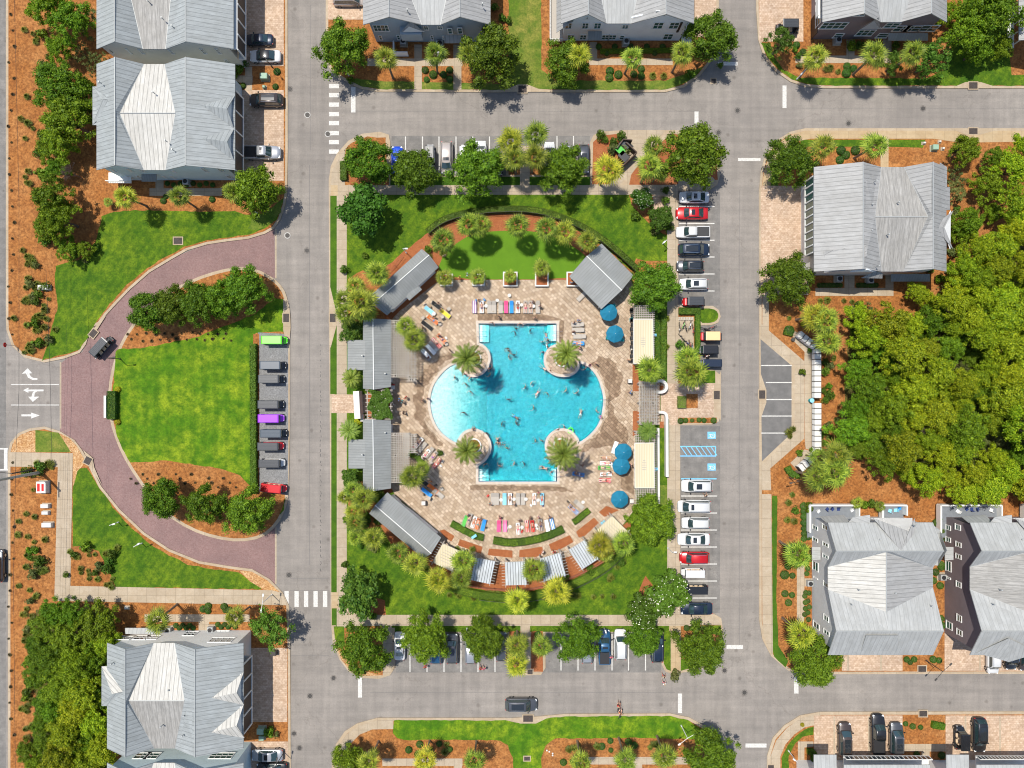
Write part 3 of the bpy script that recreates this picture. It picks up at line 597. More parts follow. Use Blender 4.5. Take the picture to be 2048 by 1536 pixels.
sheet('mulch_bed', wob([(690,300),(705,285),(735,274),(772,276),(775,352),(690,371)], 1, 8, 2), ZC_, 'mulch'); sheet('verge', rect(781,354,1180,371), ZC_, 'grass_dk')
sheet('mulch_bed', rect(700,352,778,371), ZD, 'mulch_red')
sheet('mulch_bed', [(1017,300),(1040,298),(1040,350),(1017,350)], ZC_, 'mulch'); sheet('mulch_bed', [(1060,298),(1090,298),(1090,350),(1060,350)], ZC_, 'mulch'); sheet('footpath', rect(1040,297,1059,371), ZC_, 'walk')
sheet('mulch_bed', [(1186,285),(1200,272),(1240,268),(1270,300),(1248,340),(1225,369),(1184,369)], ZC_, 'mulch_red')
sheet('dumpster_pad', [(1243,262),(1330,262),(1300,300),(1262,348),(1238,371),(1215,371),(1245,335)], ZD, 'walk')
sheet('mulch_bed', [(1300,300),(1345,268),(1430,280),(1435,360),(1345,370),(1258,370),(1262,350)], ZC_, 'mulch_red')
sheet('footpath', [(1356,357),(1425,355),(1434,366),(1415,380),(1356,380)], ZD, 'walk')
sheet('plaza_paving', rect(1306,390,1334,440), ZE+.004, 'pav_tan'); sheet('mulch_bed', wob([(1258,390),(1306,390),(1322,440),(1334,470),(1310,462),(1282,430),(1262,410)], 1, 8, 3), ZD, 'mulch')
sheet('mulch_bed', [(1272,517),(1290,522),(1334,522),(1334,600),(1270,600),(1262,540)], ZC_, 'mulch')
# bike rack pad, hedged island and the carts bay
sheet('mulch_bed', rect(1352,615,1400,706), ZB, 'mulch'); sheet('plaza_paving', rect(1353,634,1387,703), ZC_, 'walk')
sheet('lawn', smooth([(1397,617),(1425,617),(1436,625),(1436,638),(1425,646),(1397,646)], 1), ZC_, 'grass')
sheet('mulch_bed', rect(1353,704,1400,767), ZC_, 'mulch'); sheet('lawn', [(1400,741),(1430,741),(1430,766),(1400,766)], ZC_, 'grass')
sheet('plaza_paving', [(1321,767),(1427,767),(1427,835),(1353,835),(1353,850),(1334,850),(1321,850)], ZE+.008, 'pav_tan')
sheet('mulch_bed', rect(1353,835,1433,846), ZD, 'mulch'); sheet('mulch_bed', rect(1372,788,1395,816), ZE+.012, 'mulch')
sheet('footpath', rect(1340,850,1360,1229), ZE, 'walk')
# south bay islands and corner
sheet('verge', rect(790,1252,1338,1263), ZC_, 'grass'); sheet('footpath', rect(1041,1250,1060,1275), ZE+.004, 'walk')
for x0, x1 in ((1018,1042),(1062,1086)): sheet('mulch_bed', wob(rect(x0,1262,x1,1343), .6, 8, 2), ZC_, 'mulch_red')
sheet('verge', [(1327,1244),(1341,1244),(1341,1341),(1333,1338),(1327,1326)], ZD, 'grass'); sheet('footpath', rect(1342,1251,1360,1343), ZD, 'walk2')
sheet('mulch_bed', [(1361,1252),(1416,1249),(1442,1250),(1440,1290),(1425,1312),(1400,1332),(1361,1340)], ZC_, 'mulch'); sheet('lawn', [(1418,1250),(1441,1250),(1441,1270),(1418,1266)], ZD, 'grass'); sheet('lawn', [(1361,1318),(1395,1315),(1398,1330),(1361,1341)], ZD, 'grass')
sheet('footpath', [(1361,1231),(1425,1231),(1437,1238),(1440,1249),(1361,1249)], ZD, 'walk')
sheet('mulch_bed', [(688,1252),(766,1252),(766,1290),(766,1350),(720,1350),(700,1340),(683,1318),(670,1286)], ZC_, 'mulch'); sheet('footpath', [(766,1252),(784,1252),(786,1334),(778,1346),(766,1351)], ZD, 'walk')
sheet('rock_bed', [(670,1290),(690,1310),(720,1340),(765,1350),(725,1351),(700,1339),(684,1318)], ZD, 'rock'); sheet('lawn', [(668,1252),(689,1252),(690,1290),(683,1300),(670,1275)], ZD, 'grass')
# planting around the pool enclosure
def band(pts, w):                                     # a strip w pixels wide along a line
    L = []; Rr = []
    for i, p in enumerate(pts):
        a = pts[max(0, i-1)]; b = pts[min(len(pts)-1, i+1)]; d = Vector((b[0]-a[0], b[1]-a[1])).normalized()
        L.append((p[0] - d.y*w/2, p[1] + d.x*w/2)); Rr.append((p[0] + d.y*w/2, p[1] - d.x*w/2))
    return L + Rr[::-1]
arcN = smooth([(856,466),(880,445),(915,432),(965,423),(1035,420),(1085,425),(1140,443),(1190,470),(1235,505),(1272,540)], 2, False)
arcS = smooth([(890,1165),(925,1180),(980,1190),(1050,1192),(1105,1180),(1160,1160),(1215,1130),(1250,1095)], 2, False)
sheet('mulch_bed', wob([(760,545),(800,510),(850,470),(880,450),(915,438),(965,430),(1035,427),(1085,432),(1135,450),(1185,480),(1230,512),(1270,550),(1262,560),(1180,520),(1140,560),(880,560),(860,600),(790,640),(762,640),(740,600)], 1, 9, 4), ZC_, 'mulch_red')
sheet('mulch_bed', [(694,790),(735,790),(735,640),(785,640),(785,985),(735,985),(735,826),(694,826)], ZC_, 'mulch_red')
sheet('mulch_bed', wob([(697,560),(725,540),(760,560),(770,640),(697,650)], 1.5, 9, 4), ZC_, 'mulch'); sheet('mulch_bed', wob([(697,960),(770,965),(770,1050),(720,1060),(697,1040)], 1.5, 9, 4), ZC_, 'mulch')
sheet('mulch_bed', wob([(760,1050),(880,1060),(905,1090),(1000,1120),(1100,1118),(1190,1090),(1260,1040),(1262,1080),(1225,1120),(1165,1153),(1105,1173),(1050,1184),(980,1182),(925,1172),(890,1158),(800,1120)], 1, 9, 4), ZC_, 'mulch_red')
sheet('planting_bed', [(1306,612),(1334,612),(1334,766),(1306,766)], ZD, 'grass_dk'); sheet('planting_bed', rect(1318,970,1347,1010), ZD, 'grass_y'); sheet('verge', rect(1333,838,1338,948), ZE+.008, 'grass_dk')
sheet('turf_lawn', smooth([(877,559),(879,522),(905,492),(940,470),(980,462),(1075,462),(1120,478),(1160,502),(1176,518),(1150,545),(1139,559)], 1), ZD, 'turf')
sheet('mulch_bed', wob([(1290,1150),(1305,1170),(1295,1192),(1275,1200),(1280,1175)], 1, 8, 2), ZC_, 'mulch_red'); sheet('mulch_bed', wob([(735,1190),(770,1200),(772,1229),(735,1229)], 1, 8, 2), ZC_, 'mulch_red')
deck = [(783,640),(800,622),(880,560),(1140,560),(1200,600),(1262,560),(1275,600),(1268,640),(1268,760),(1320,766),(1320,850),(1270,850),(1270,985),(1275,1010),(1245,1050),(1195,1095),(1130,1115),(1050,1128),(970,1128),(900,1105),(860,1062),(790,990),(783,975)]
sheet('pool_deck', deck, ZE, 'deck', [hole])
sheet('wet_paving', wob([(863,724),(880,712),(905,705),(912,716),(890,725),(868,745),(852,775),(847,806),(852,842),(868,868),(890,888),(880,893),(850,868),(832,830),(828,790),(838,755)], 4.2, 6, 5), ZE+.004, 'deck_wet')
sheet('wet_paving', wob([(1180,725),(1200,712),(1232,726),(1246,760),(1238,790),(1222,800),(1230,830),(1255,860),(1252,905),(1215,890),(1185,895),(1160,905),(1172,890),(1194,870),(1211,842),(1218,806),(1213,780),(1203,748)], 3, 7, 5), ZE+.004, 'deck_wet')
sheet('wet_paving', wob([(955,626),(1080,628),(1128,640),(1124,686),(1112,686),(1120,641),(955,641)], 1.6, 7, 3), ZE+.004, 'deck_wet'); sheet('wet_paving', wob([(940,970),(1122,972),(1150,985),(1120,982),(940,980)], 1.6, 7, 3), ZE+.004, 'deck_wet')
sheet('wet_paving', wob([(1238,930),(1262,925),(1268,990),(1242,975)], 2.2, 7, 3), ZE+.004, 'deck_wet')
# brown beds between the south cabanas
beds = [zz(E2,(88,192),(130,178),(230,240),(200,292),(150,262)), zz(E2,(280,268),(490,340),(475,405),(258,325)), zz(E2,(550,355),(768,375),(768,442),(538,418)), zz(E2,(832,372),(1045,338),(1058,402),(985,437),(830,437)),
        zz(E2,(1105,318),(1300,232),(1335,295),(1210,365),(1130,380)), zz(E2,(1358,200),(1525,68),(1572,118),(1440,240),(1385,255)), zz(E2,(1570,18),(1640,-40),(1760,0),(1690,30),(1625,65))]
for b in beds: sheet('planting_bed', b, ZE+.008, 'mulch_red')
for b in (zz(E1,(145,760),(215,760),(220,1078),(148,1078)), zz(E1,(150,1310),(225,1312),(228,1536),(150,1536)), rect(1265,850,1276,872), rect(1319,772,1330,788), rect(1319,843,1327,856)): sheet('planting_bed', b, ZE+.008, 'mulch_red')
# pool islands
for cx, cy, r in ((943,716,31),(1128,716,33),(945,893,31),(1124,893,29)):
    pass
# ------------------------------------------------------------------ swimming pool
def water_mat():
    m, t, p, N, L = _new('pool_water'); N.remove(p); v = _pos(N)
    tr = N.new("ShaderNodeBsdfTransparent"); tr.inputs[0].default_value = (.97, 1, 1, 1)
    gl = N.new("ShaderNodeBsdfGlossy"); gl.inputs["Roughness"].default_value = 0.09
    fr = N.new("ShaderNodeFresnel"); fr.inputs[0].default_value = 1.33
    b = N.new("ShaderNodeBump"); b.inputs["Strength"].default_value = 0.9; b.inputs["Distance"].default_value = 0.10
    w1 = N.new("ShaderNodeTexVoronoi"); w1.feature = 'SMOOTH_F1'; w1.inputs["Scale"].default_value = 2.3; L.new(v, w1.inputs["Vector"])
    ad = N.new("ShaderNodeMath"); ad.operation = 'ADD'; L.new(w1.outputs[0], ad.inputs[0]); L.new(_noise(N, L, v, 3.4, 4), ad.inputs[1])
    L.new(ad.outputs[0], b.inputs["Height"]); L.new(b.outputs[0], gl.inputs["Normal"]); L.new(b.outputs[0], fr.inputs["Normal"])
    mx = N.new("ShaderNodeMixShader"); L.new(fr.outputs[0], mx.inputs[0]); L.new(tr.outputs[0], mx.inputs[1]); L.new(gl.outputs[0], mx.inputs[2])
    L.new(mx.outputs[0], N["Material Output"].inputs[0])
    va = N.new("ShaderNodeVolumeAbsorption"); va.inputs["Color"].default_value = (.02, .865, .92, 1); va.inputs["Density"].default_value = 1.75
    L.new(va.outputs[0], N["Material Output"].inputs["Volume"]); return m
M['water'] = water_mat()
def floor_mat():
    m, t, p, N, L = _new('pool_plaster_ripple_light'); v = _pos(N)
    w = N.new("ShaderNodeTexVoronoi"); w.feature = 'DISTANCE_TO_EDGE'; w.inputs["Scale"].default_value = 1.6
    L.new(_ramp(N, L, _noise(N, L, v, 2.2, 5, .75), .36, .66, (.36,.43,.43), (.62,.67,.65)), p.inputs["Base Color"])  # noise mottling paints the water's ripple light into the floor colour
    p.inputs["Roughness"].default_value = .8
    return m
M['plaster_ripple_light'] = floor_mat()
M['tile_band'] = mat('blue_waterline_tile', (.10,.18,.50), .3, var=.2, scale=6)
P = W(pool_out); P = P if area(P) > 0 else P[::-1]
cl = []
for p_ in P:
    if not cl or math.dist(cl[-1], p_) > 0.05: cl.append(p_)
if math.dist(cl[0], cl[-1]) < 0.05: cl.pop()
P = cl
rim = inset(P, 0.32); zw = 0.06
def depth(x, y):                                       # beach end in the west, deep in the middle
    px = x * S + 1024
    d = 1.08 * min(1, max(0, (px - 868) / 108)) ** 2.4
    return -0.02 - d
def cdt(poly, step):
    from mathutils.geometry import delaunay_2d_cdt
    xs = [p[0] for p in poly]; ys = [p[1] for p in poly]; pts = [Vector(p) for p in poly]; n = len(pts)
    def ins(x, y):
        c = False; j = n - 1
        for i in range(n):
            if (poly[i][1] > y) != (poly[j][1] > y) and x < (poly[j][0]-poly[i][0])*(y-poly[i][1])/(poly[j][1]-poly[i][1]) + poly[i][0]: c = not c
            j = i
        return c
    x = min(xs)
    while x < max(xs):
        y = min(ys)
        while y < max(ys):
            if ins(x, y) and min(math.dist((x, y), q) for q in poly) > step * .3: pts.append(Vector((x, y)))
            y += step
        x += step
    r = delaunay_2d_cdt(pts, [(i, (i+1) % n) for i in range(n)], [list(range(n))], 1, 1e-5)
    return [tuple(v) for v in r[0]], [list(f) for f in r[2]]
pv, pf = cdt(rim, 1.1)
pf = [f if area([pv[i] for i in f]) > 0 else f[::-1] for f in pf]
mb = MB(); mb.add([(x, y, depth(x, y)) for x, y in pv], pf)
n = len(rim)
mb.add([(x, y, ZE) for x, y in rim] + [(x, y, depth(x, y) - .02) for x, y in rim], [(i, n + i, n + (i+1) % n, (i+1) % n)[::-1] for i in range(n)])
pool = empty('swimming_pool', g(1030, 805)); tag(pool, kind='structure')
mb.build('pool_basin', M['plaster_ripple_light'], pool)
wb = MB(); ep = 0.006; wr = inset(rim, 0.01)
wv, wf = cdt(wr, 1.1); wf = [f if area([wv[i] for i in f]) > 0 else f[::-1] for f in wf]
k = len(wv); wb.add([(x, y, zw) for x, y in wv] + [(x, y, depth(x, y) + ep) for x, y in wv], wf + [[k + i for i in f[::-1]] for f in wf])
nb = len(wr); idx = []
for p_ in wr: idx.append(min(range(k), key=lambda i: math.dist(wv[i], p_)))
wb.add([wb.v[i] for i in idx] + [wb.v[k + i] for i in idx], [(i, (i+1) % nb, nb + (i+1) % nb, nb + i)[::-1] for i in range(nb)])
wo = wb.build('water', M['water'], pool)
import bmesh
bm = bmesh.new(); bm.from_mesh(wo.data); bmesh.ops.remove_doubles(bm, verts=bm.verts, dist=1e-4); bmesh.ops.recalc_face_normals(bm, faces=bm.faces); bm.to_mesh(wo.data); bm.free()
def ringmesh(mb, outer, inn, z0, z1, mi=0):
    n = len(outer); mb.add([(x, y, z1) for x, y in outer] + [(x, y, z1) for x, y in inn] + [(x, y, z0) for x, y in outer] + [(x, y, z0) for x, y in inn],
        [(i, (i+1) % n, n + (i+1) % n, n + i) for i in range(n)] + [(2*n + i, 2*n + (i+1) % n, (i+1) % n, i) for i in range(n)] + [(n + i, n + (i+1) % n, 3*n + (i+1) % n, 3*n + i) for i in range(n)], mi)
cb = MB(); ringmesh(cb, inset(P, -.10), rim, -.04, ZE + .035); cb.build('pool_coping', M['coping'], pool)
tb = MB(); r1 = inset(rim, .012); ringmesh(tb, rim, r1, -.06, ZE + .02); tb.build('waterline_tile', M['tile_band'], pool)
# steps in the four corners
for x0, x1, y0, y1, sgn in ((959,978,650,684,1),(1095,1112,650,682,-1),(959,978,938,962,1),(1103,1112,938,962,-1)):
    for k_ in range(3):
        w_ = (x1 - x0) / 3; a_ = x0 + k_*w_ if sgn > 0 else x1 - (k_+1)*w_; sb = MB()
        p0 = g2(a_, y0); p1 = g2(a_ + w_, y1); c_ = ((p0[0]+p1[0])/2, (p0[1]+p1[1])/2); top = -.05 - .22*k_
        sb.box((c_[0], c_[1], (top - 1.12)/2), (abs(p1[0]-p0[0])-.02, abs(p0[1]-p1[1]), top + 1.12)); sb.build('pool_step', M['c_white'], pool)
def rails(px, py, vert=False, L_=1.5):
    t_ = empty('handrail', g(px, py)); mb = MB()
    for o_ in (-.35, .35):
        pts = [(-L_/2, o_, .0), (-L_/2, o_, .95), (0, o_, .98), (L_/2, o_, .6), (L_/2, o_, -.6)]
        if vert: pts = [(b, a, c) for a, b, c in pts]
        mb = MB(); mb.path([(x + t_.location.x, y + t_.location.y, z + .1) for x, y, z in pts], .03); mb.build('rail', M['chrome'], t_)
    return t_
HR = [(rails(965, 669), 'north west steps'), (rails(965, 949), 'south west steps'), (rails(1115, 668), 'north east steps'), (rails(1115, 947), 'south east steps'), (rails(1208, 803), 'east arc ladder spot')]
for o_, w_ in HR: tag(o_, 'chrome handrail at the pool\'s ' + w_, 'handrail', 'handrails at the pool steps')
# palm islands with raised ring planters
for cx, cy, r, pr, wh in ((948,717,26,15,'north west'),(1124,719,26,15,'north east'),(948,891,26,15,'south west'),(1121,891,23,15,'south east')):
    c_ = g2(cx, cy); t_ = empty('ring_planter', (*c_, 0)); mb = MB()
    o1 = [(c_[0] + (pr/S)*math.cos(a*math.pi/16), c_[1] + (pr/S)*math.sin(a*math.pi/16)) for a in range(32)]
    i1 = [(c_[0] + (pr/S-.2)*math.cos(a*math.pi/16), c_[1] + (pr/S-.2)*math.sin(a*math.pi/16)) for a in range(32)]
    ringmesh(mb, o1, i1, ZE, .55); mb.build('planter_wall', M['cap'], t_)
    sb = MB(); sb.prism(i1, ZE, .42); sb.build('soil', M['mulch'], t_)
    tag(t_, f'round white planter ring on the {wh} pool island', 'planter', 'ring planters on the pool islands')
# ------------------------------------------------------------------ labels: each kind collects (object, look, px, py)
PEND = {}
def pend(o, look, cat, px, py, group=None):
    o["category"] = cat
    PEND.setdefault(look, []).append((o, px, py)); 
    if group: o["group"] = group
    return o
# ------------------------------------------------------------------ foliage
def leafcards(C, N_, size, rs, asp=0.55):
    """one folded quad per point, N_ the outward direction (numpy)"""
    n = len(C); a = rs.normal(size=(n, 3)); nn = N_ + rs.normal(size=(n, 3)) * 0.55; nn /= np.linalg.norm(nn, axis=1)[:, None] + 1e-9
    u = np.cross(nn, a); u /= np.linalg.norm(u, axis=1)[:, None] + 1e-9; w = np.cross(nn, u)
    s = (size * rs.uniform(.65, 1.35, n))[:, None]
    V = np.stack([C - u*s, C - w*s*asp + nn*s*.12, C + u*s, C + w*s*asp + nn*s*.12], 1)
    return V
def mesh_quads(name, V, m, extra=None):
    V = V.reshape(-1, 3); n = len(V) // 4; me = bpy.data.meshes.new(name)
    nm = 0; ev = np.zeros((0, 3)); 
    me.vertices.add(len(V)); me.vertices.foreach_set("co", V.astype(np.float32).ravel())
    me.loops.add(len(V)); me.loops.foreach_set("vertex_index", np.arange(len(V), dtype=np.int32))
    me.polygons.add(n); me.polygons.foreach_set("loop_start", np.arange(0, len(V), 4, dtype=np.int32))
    me.materials.append(M[m] if isinstance(m, str) else m); me.update(calc_edges=True); me.validate(); return me
def crown_mesh(name, seed, R_=3.6, Hh=3.0, zc_=4.8, nb=60, per=150, leaf=.17, m='oak', br=(.55, 1.0), lobes=5, flat=.55, gap=.25):
    rs = np.random.RandomState(seed); ph = rs.uniform(0, 6.28, 4); out = []
    for b in range(nb):
        th = rs.uniform(0, 2*math.pi); rr = rs.uniform(0, 1) ** .55
        lim = R_ * (1 + .16*math.sin(lobes*th + ph[0]) + .10*math.sin((lobes+3)*th + ph[1]) + .06*math.sin(11*th + ph[2]))
        zf = math.sqrt(max(0, 1 - rr*rr)) ; z = zc_ + Hh * (zf * rs.uniform(.35, 1.0) - .25 - (.35*rs.rand() if rr > .75 else 0))
        r_b = R_ / 3.6 * rs.uniform(*br); c = np.array([math.cos(th)*rr*(lim - r_b*.7), math.sin(th)*rr*(lim - r_b*.7), z])
        k = int(per * (r_b ** 1.7)); d = rs.normal(size=(k, 3)); d /= np.linalg.norm(d, axis=1)[:, None]
        rad = r_b * rs.uniform(.55, 1.08, k)[:, None]; d2 = d.copy(); d2[:, 2] = np.abs(d2[:, 2]) * np.where(rs.rand(k) < .8, 1, -1) * flat
        out.append(leafcards(c + d2*rad, d, leaf, rs)); k2 = max(3, k//6); d3 = rs.normal(size=(k2, 3)); d3 /= np.linalg.norm(d3, axis=1)[:, None]
        out.append(leafcards(c + d3*rs.uniform(.1, .6, k2)[:, None]*r_b, np.tile([0, 0, 1.], (k2, 1)), leaf*1.7, rs, .8))
    return mesh_quads(name, np.concatenate(out), m)
def trunk_mesh(name, seed, h=4.2, r=.2, limbs=6, spread=2.4, m='bark', zt=4.8):
    r_ = random.Random(seed); mb = MB(); base = [(0,0,0),(r_.uniform(-.1,.1), r_.uniform(-.1,.1), h*.35),(r_.uniform(-.2,.2), r_.uniform(-.2,.2), h*.6)]
    mb.tube(base[0], base[1], r*1.25, r); mb.tube(base[1], base[2], r, r*.8)
    for i in range(limbs):
        a = 2*math.pi*i/limbs + r_.uniform(-.3, .3); q = spread * r_.uniform(.6, 1)
        p1 = (base[2][0] + math.cos(a)*q*.45, base[2][1] + math.sin(a)*q*.45, h*.6 + (zt - h*.6)*.6); p2 = (math.cos(a)*q, math.sin(a)*q, zt + r_.uniform(-.2, .6))
        mb.tube(base[2], p1, r*.55, r*.35, 6); mb.tube(p1, p2, r*.35, r*.1, 5)
        for s_ in (-.5, .5): mb.tube(p1, (p1[0] + math.cos(a+s_)*q*.5, p1[1] + math.sin(a+s_)*q*.5, zt + r_.uniform(-.2, .9)), r*.25, r*.08, 4)
    return mb.mesh(name, M[m])
def tree_t(kind, seed, zt=4.8, tr=None, **kw):
    return T(kind, None, [T('trunk', trunk_mesh('trunk', seed, h=zt*.9, zt=zt, **(tr or {}))), T('crown', crown_mesh('crown', seed, zc_=zt, **kw))])
OAK = [tree_t('oak_tree', s, nb=125, per=160, leaf=.12, br=(.55, .95)) for s in (1, 2, 3, 4)]                                   # radius 3.6 m
OAKL = [tree_t('oak_tree', s, nb=46, per=100, leaf=.15, m='oak_l', gap=.5) for s in (11, 12)]
MAG = [tree_t('magnolia_tree', s, nb=95, per=75, leaf=.21, m='magnolia', lobes=4) for s in (21, 22)]
PINE = [tree_t('pine_tree', s, zt=6.5, nb=105, per=120, leaf=.14, m='pine', br=(.5, .9), flat=.8, tr=dict(r=.16)) for s in (31, 32, 33, 34)]
PIND = [tree_t('broadleaf_tree', s, zt=5.0, nb=105, per=150, leaf=.13, m='pine_d', br=(.42, .85), flat=.7) for s in (41, 42, 43)]
OLV = [tree_t('olive_tree', s, zt=3.2, nb=50, per=110, leaf=.12, m='olive', br=(.4, .7), tr=dict(r=.1)) for s in (51,)]
def bare_t(seed):
    r_ = random.Random(seed); mb = MB()
    def br(p, d, l, r, dep):
        q = p + d * l; mb.tube(p, q, r, r*.65, 5)
        if dep == 0: return
        for _ in range(4):
            nd = (d + Vector((r_.uniform(-1,1), r_.uniform(-1,1), r_.uniform(-.3,.7)))*.75).normalized(); br(q, nd, l*.72, r*.6, dep-1)
    br(Vector((0,0,0)), Vector((0,0,1)), 1.1, .09, 5)
    return T('bare_tree', None, [T('trunk', mb.mesh('trunk', M['dry']))])
BARE = bare_t(3)
def blossoms(seed, n=70, R_=3.3):
    rs = np.random.RandomState(seed); th = rs.uniform(0, 6.28, n); rr = np.sqrt(rs.uniform(0, 1, n)) * R_
    C = np.stack([np.cos(th)*rr, np.sin(th)*rr, 4.8 + 2.5*np.sqrt(np.maximum(0, 1 - (rr/3.7)**2))], 1)
    return mesh_quads('blossoms', leafcards(C, np.tile([0, 0, 1.], (n, 1)), .085, rs, 1), 'blossom')
MAGL = [tree_t('magnolia_tree', s, nb=95, per=75, leaf=.21, m='oak_l', lobes=4) for s in (25, 26)]
MAGB = [T('magnolia_tree', None, t.ch + [T('blossom', blossoms(i + 5))]) for i, t in enumerate(MAG)]

def fan_palm(seed, R_=1.95, nf=22, zt=6.4, m='sabal', th=None):
    rs = random.Random(seed); V = []; mb = MB(); zt_ = zt
    lean = (rs.uniform(-.3, .3), rs.uniform(-.3, .3))
    for i in range(nf):
        az = i * 2.39996 + rs.uniform(-.2, .2); t = i / nf; el = R(82 - 118*t**.8 + rs.uniform(-7, 7))
        pl = R_ * rs.uniform(.36, .60); fl = R_ * rs.uniform(.50, .68); pl *= .35 + .65*min(1, t/.3)
        d = Vector((math.cos(az)*math.cos(el), math.sin(az)*math.cos(el), math.sin(el)))
        c = Vector((0, 0, zt)) + d * pl; c.z -= pl*.10; side = Vector((-math.sin(az), math.cos(az), 0)); up = side.cross(d) * -1
        mb.tube((0, 0, zt - .1), c, .028, .018, 4, 0, False)
        nl = 11
        for k in range(nl):
            a = R(-95 + 190*k/(nl-1)); L_ = fl * (1 - .28*abs(a)/2.06) * rs.uniform(.9, 1.08)
            dd = (d*math.cos(a) + side*math.sin(a)).normalized(); w = dd.cross(up).normalized() * .070 * R_/1.95
            m1 = c + dd*L_*.5 + up*(-.02); tip = c + dd*L_ + Vector((0, 0, -.24*L_*(1 + .6*abs(math.sin(a)))))
            V.append([c + w*.35, c - w*.35, m1 - w, m1 + w]); V.append([m1 + w, m1 - w, tip - w*.12, tip + w*.12])
    V = np.array([[list(p) for p in q] for q in V]); crown = mesh_quads('crown', V, m)
    dm = MB()
    for i in range(5):
        az = rs.uniform(0, 6.28); h = Vector((math.cos(az), math.sin(az), 0)); sd = Vector((-h.y, h.x, 0))
        for k in range(6): a = -.6 + .24*k; q = h*.5 + Vector((0, 0, zt - .55)); e = q + (h*math.cos(a) + sd*math.sin(a))*R_*.42 + Vector((0, 0, -.5)); w = sd*.05; dm.add([q - w, q + w, e + w*.4, e - w*.4], [(0, 1, 2, 3)])
    st = MB(); pr = [(.20, 0), (.17, .6), (.15, zt*.5), (.16, zt - .9), (.26, zt - .5), (.20, zt - .05)]
    st.lathe(pr, (0, 0, 0), 10)
    for k in range(26):
        a = k*2.4; z = zt - .95 + k*.035; st.box((math.cos(a)*.2, math.sin(a)*.2, z), (.16, .05, .05), a, 0, .7)
    return T('fan_palm', None, [T('trunk', st.mesh('trunk', M['palm_bark'])), T('stalks', mb.mesh('stalks', M[m])), T('dead_fronds', dm.mesh('dead_fronds', M['dry'])), T('crown', crown)])
PALM = [fan_palm(s) for s in (1, 2, 3)]; PALMY = [fan_palm(s, m='sabal_y') for s in (7, 8)]
def feather_palm(seed, R_=2.6, nf=38, zt=9.5):
    rs = random.Random(seed); V = []; mb = MB()
    for i in range(nf):
        az = i*2.39996 + rs.uniform(-.12, .12); t = i/nf; el = R(80 - 100*t + rs.uniform(-5, 5)); L_ = R_*rs.uniform(.95, 1.1)*(.75 + .35*t)
        h = Vector((math.cos(az), math.sin(az), 0)); side = Vector((-math.sin(az), math.cos(az), 0)); pts = []
        p = Vector((0, 0, zt)); e = el
        for k in range(9): pts.append(p.copy()); p = p + (h*math.cos(e) + Vector((0,0,1))*math.sin(e))*(L_*1.12/8); e -= R(9 + 4*(1-t))
        for a, b in zip(pts, pts[1:]): mb.tube(a, b, .025, .018, 4, 0, False)
        for k in range(4, 33):
            f = k/32*8; i0 = min(7, int(f)); q = pts[i0].lerp(pts[i0+1], f - i0); tg = (pts[i0+1]-pts[i0]).normalized(); ll = .50*math.sin(math.pi*min(1, .15 + k/34))**.6 + .08
            for s_ in (-1, 1):
                dd = (side*s_*.62 + tg*1.0 + Vector((0, 0, .12))).normalized(); w = tg*.042; tip = q + dd*ll - Vector((0, 0, .10))
                V.append([q + w, q - w, tip - w*.3, tip + w*.3])
    V = np.array([[list(p) for p in q] for q in V]); crown = mesh_quads('crown', V, 'date'); st = MB()
    st.lathe([(.36, 0), (.28, .6), (.26, zt*.5), (.26, zt-1), (.42, zt-.5), (.3, zt-.05)], (0,0,0), 12)
    for k in range(90): a = k*2.4; z = .8 + k*(zt-1.2)/90; st.box((math.cos(a)*.27, math.sin(a)*.27, z), (.12, .1, .05), a, 0, .6)
    return T('date_palm', None, [T('trunk', st.mesh('trunk', M['palm_bark'])), T('stalks', mb.mesh('stalks', M['date'])), T('crown', crown)])
DATE = [feather_palm(1), feather_palm(2)]
def ball_shrub(seed, m='shrub', squash=.85):
    rs = np.random.RandomState(seed); n = 900; d = rs.normal(size=(n, 3)); d /= np.linalg.norm(d, axis=1)[:, None]; d[:, 2] = np.abs(d[:, 2])*1.0
    C = d * rs.uniform(.86, 1.04, n)[:, None] * np.array([.5, .5, .5*squash*1.2]) + [0, 0, .12]; core = MB(); core.lathe([(.2, 0), (.4, .12), (.42, .35), (.25, .52), (.02, .58)], (0,0,0), 12)
    return T('round_shrub', None, [T('stem', core.mesh('stem', M['bark'])), T('foliage', mesh_quads('foliage', leafcards(C, d, .055, rs, .8), m))])
BALL = [ball_shrub(s) for s in (1, 2)]; BALLY = ball_shrub(5, 'shrub_y')
def loose_shrub(seed, m='hedge', n=700, leaf=.09):
    rs = np.random.RandomState(seed); out = []
    for b in range(14):
        c = np.array([rs.uniform(-.35, .35), rs.uniform(-.35, .35), rs.uniform(.25, .75)]); d = rs.normal(size=(n//14, 3)); d /= np.linalg.norm(d, axis=1)[:, None]
        out.append(leafcards(c + d*rs.uniform(.12, .3), d, leaf, rs))
    st = MB()
    for k in range(6): a = k*1.05; st.tube((0,0,0), (math.cos(a)*.3, math.sin(a)*.3, .6), .03, .012, 4)
    return T('leafy_shrub', None, [T('stem', st.mesh('stem', M['bark'])), T('foliage', mesh_quads('foliage', np.concatenate(out), m))])
LOOSE = [loose_shrub(1), loose_shrub(2, 'oak'), loose_shrub(3, 'olive')]
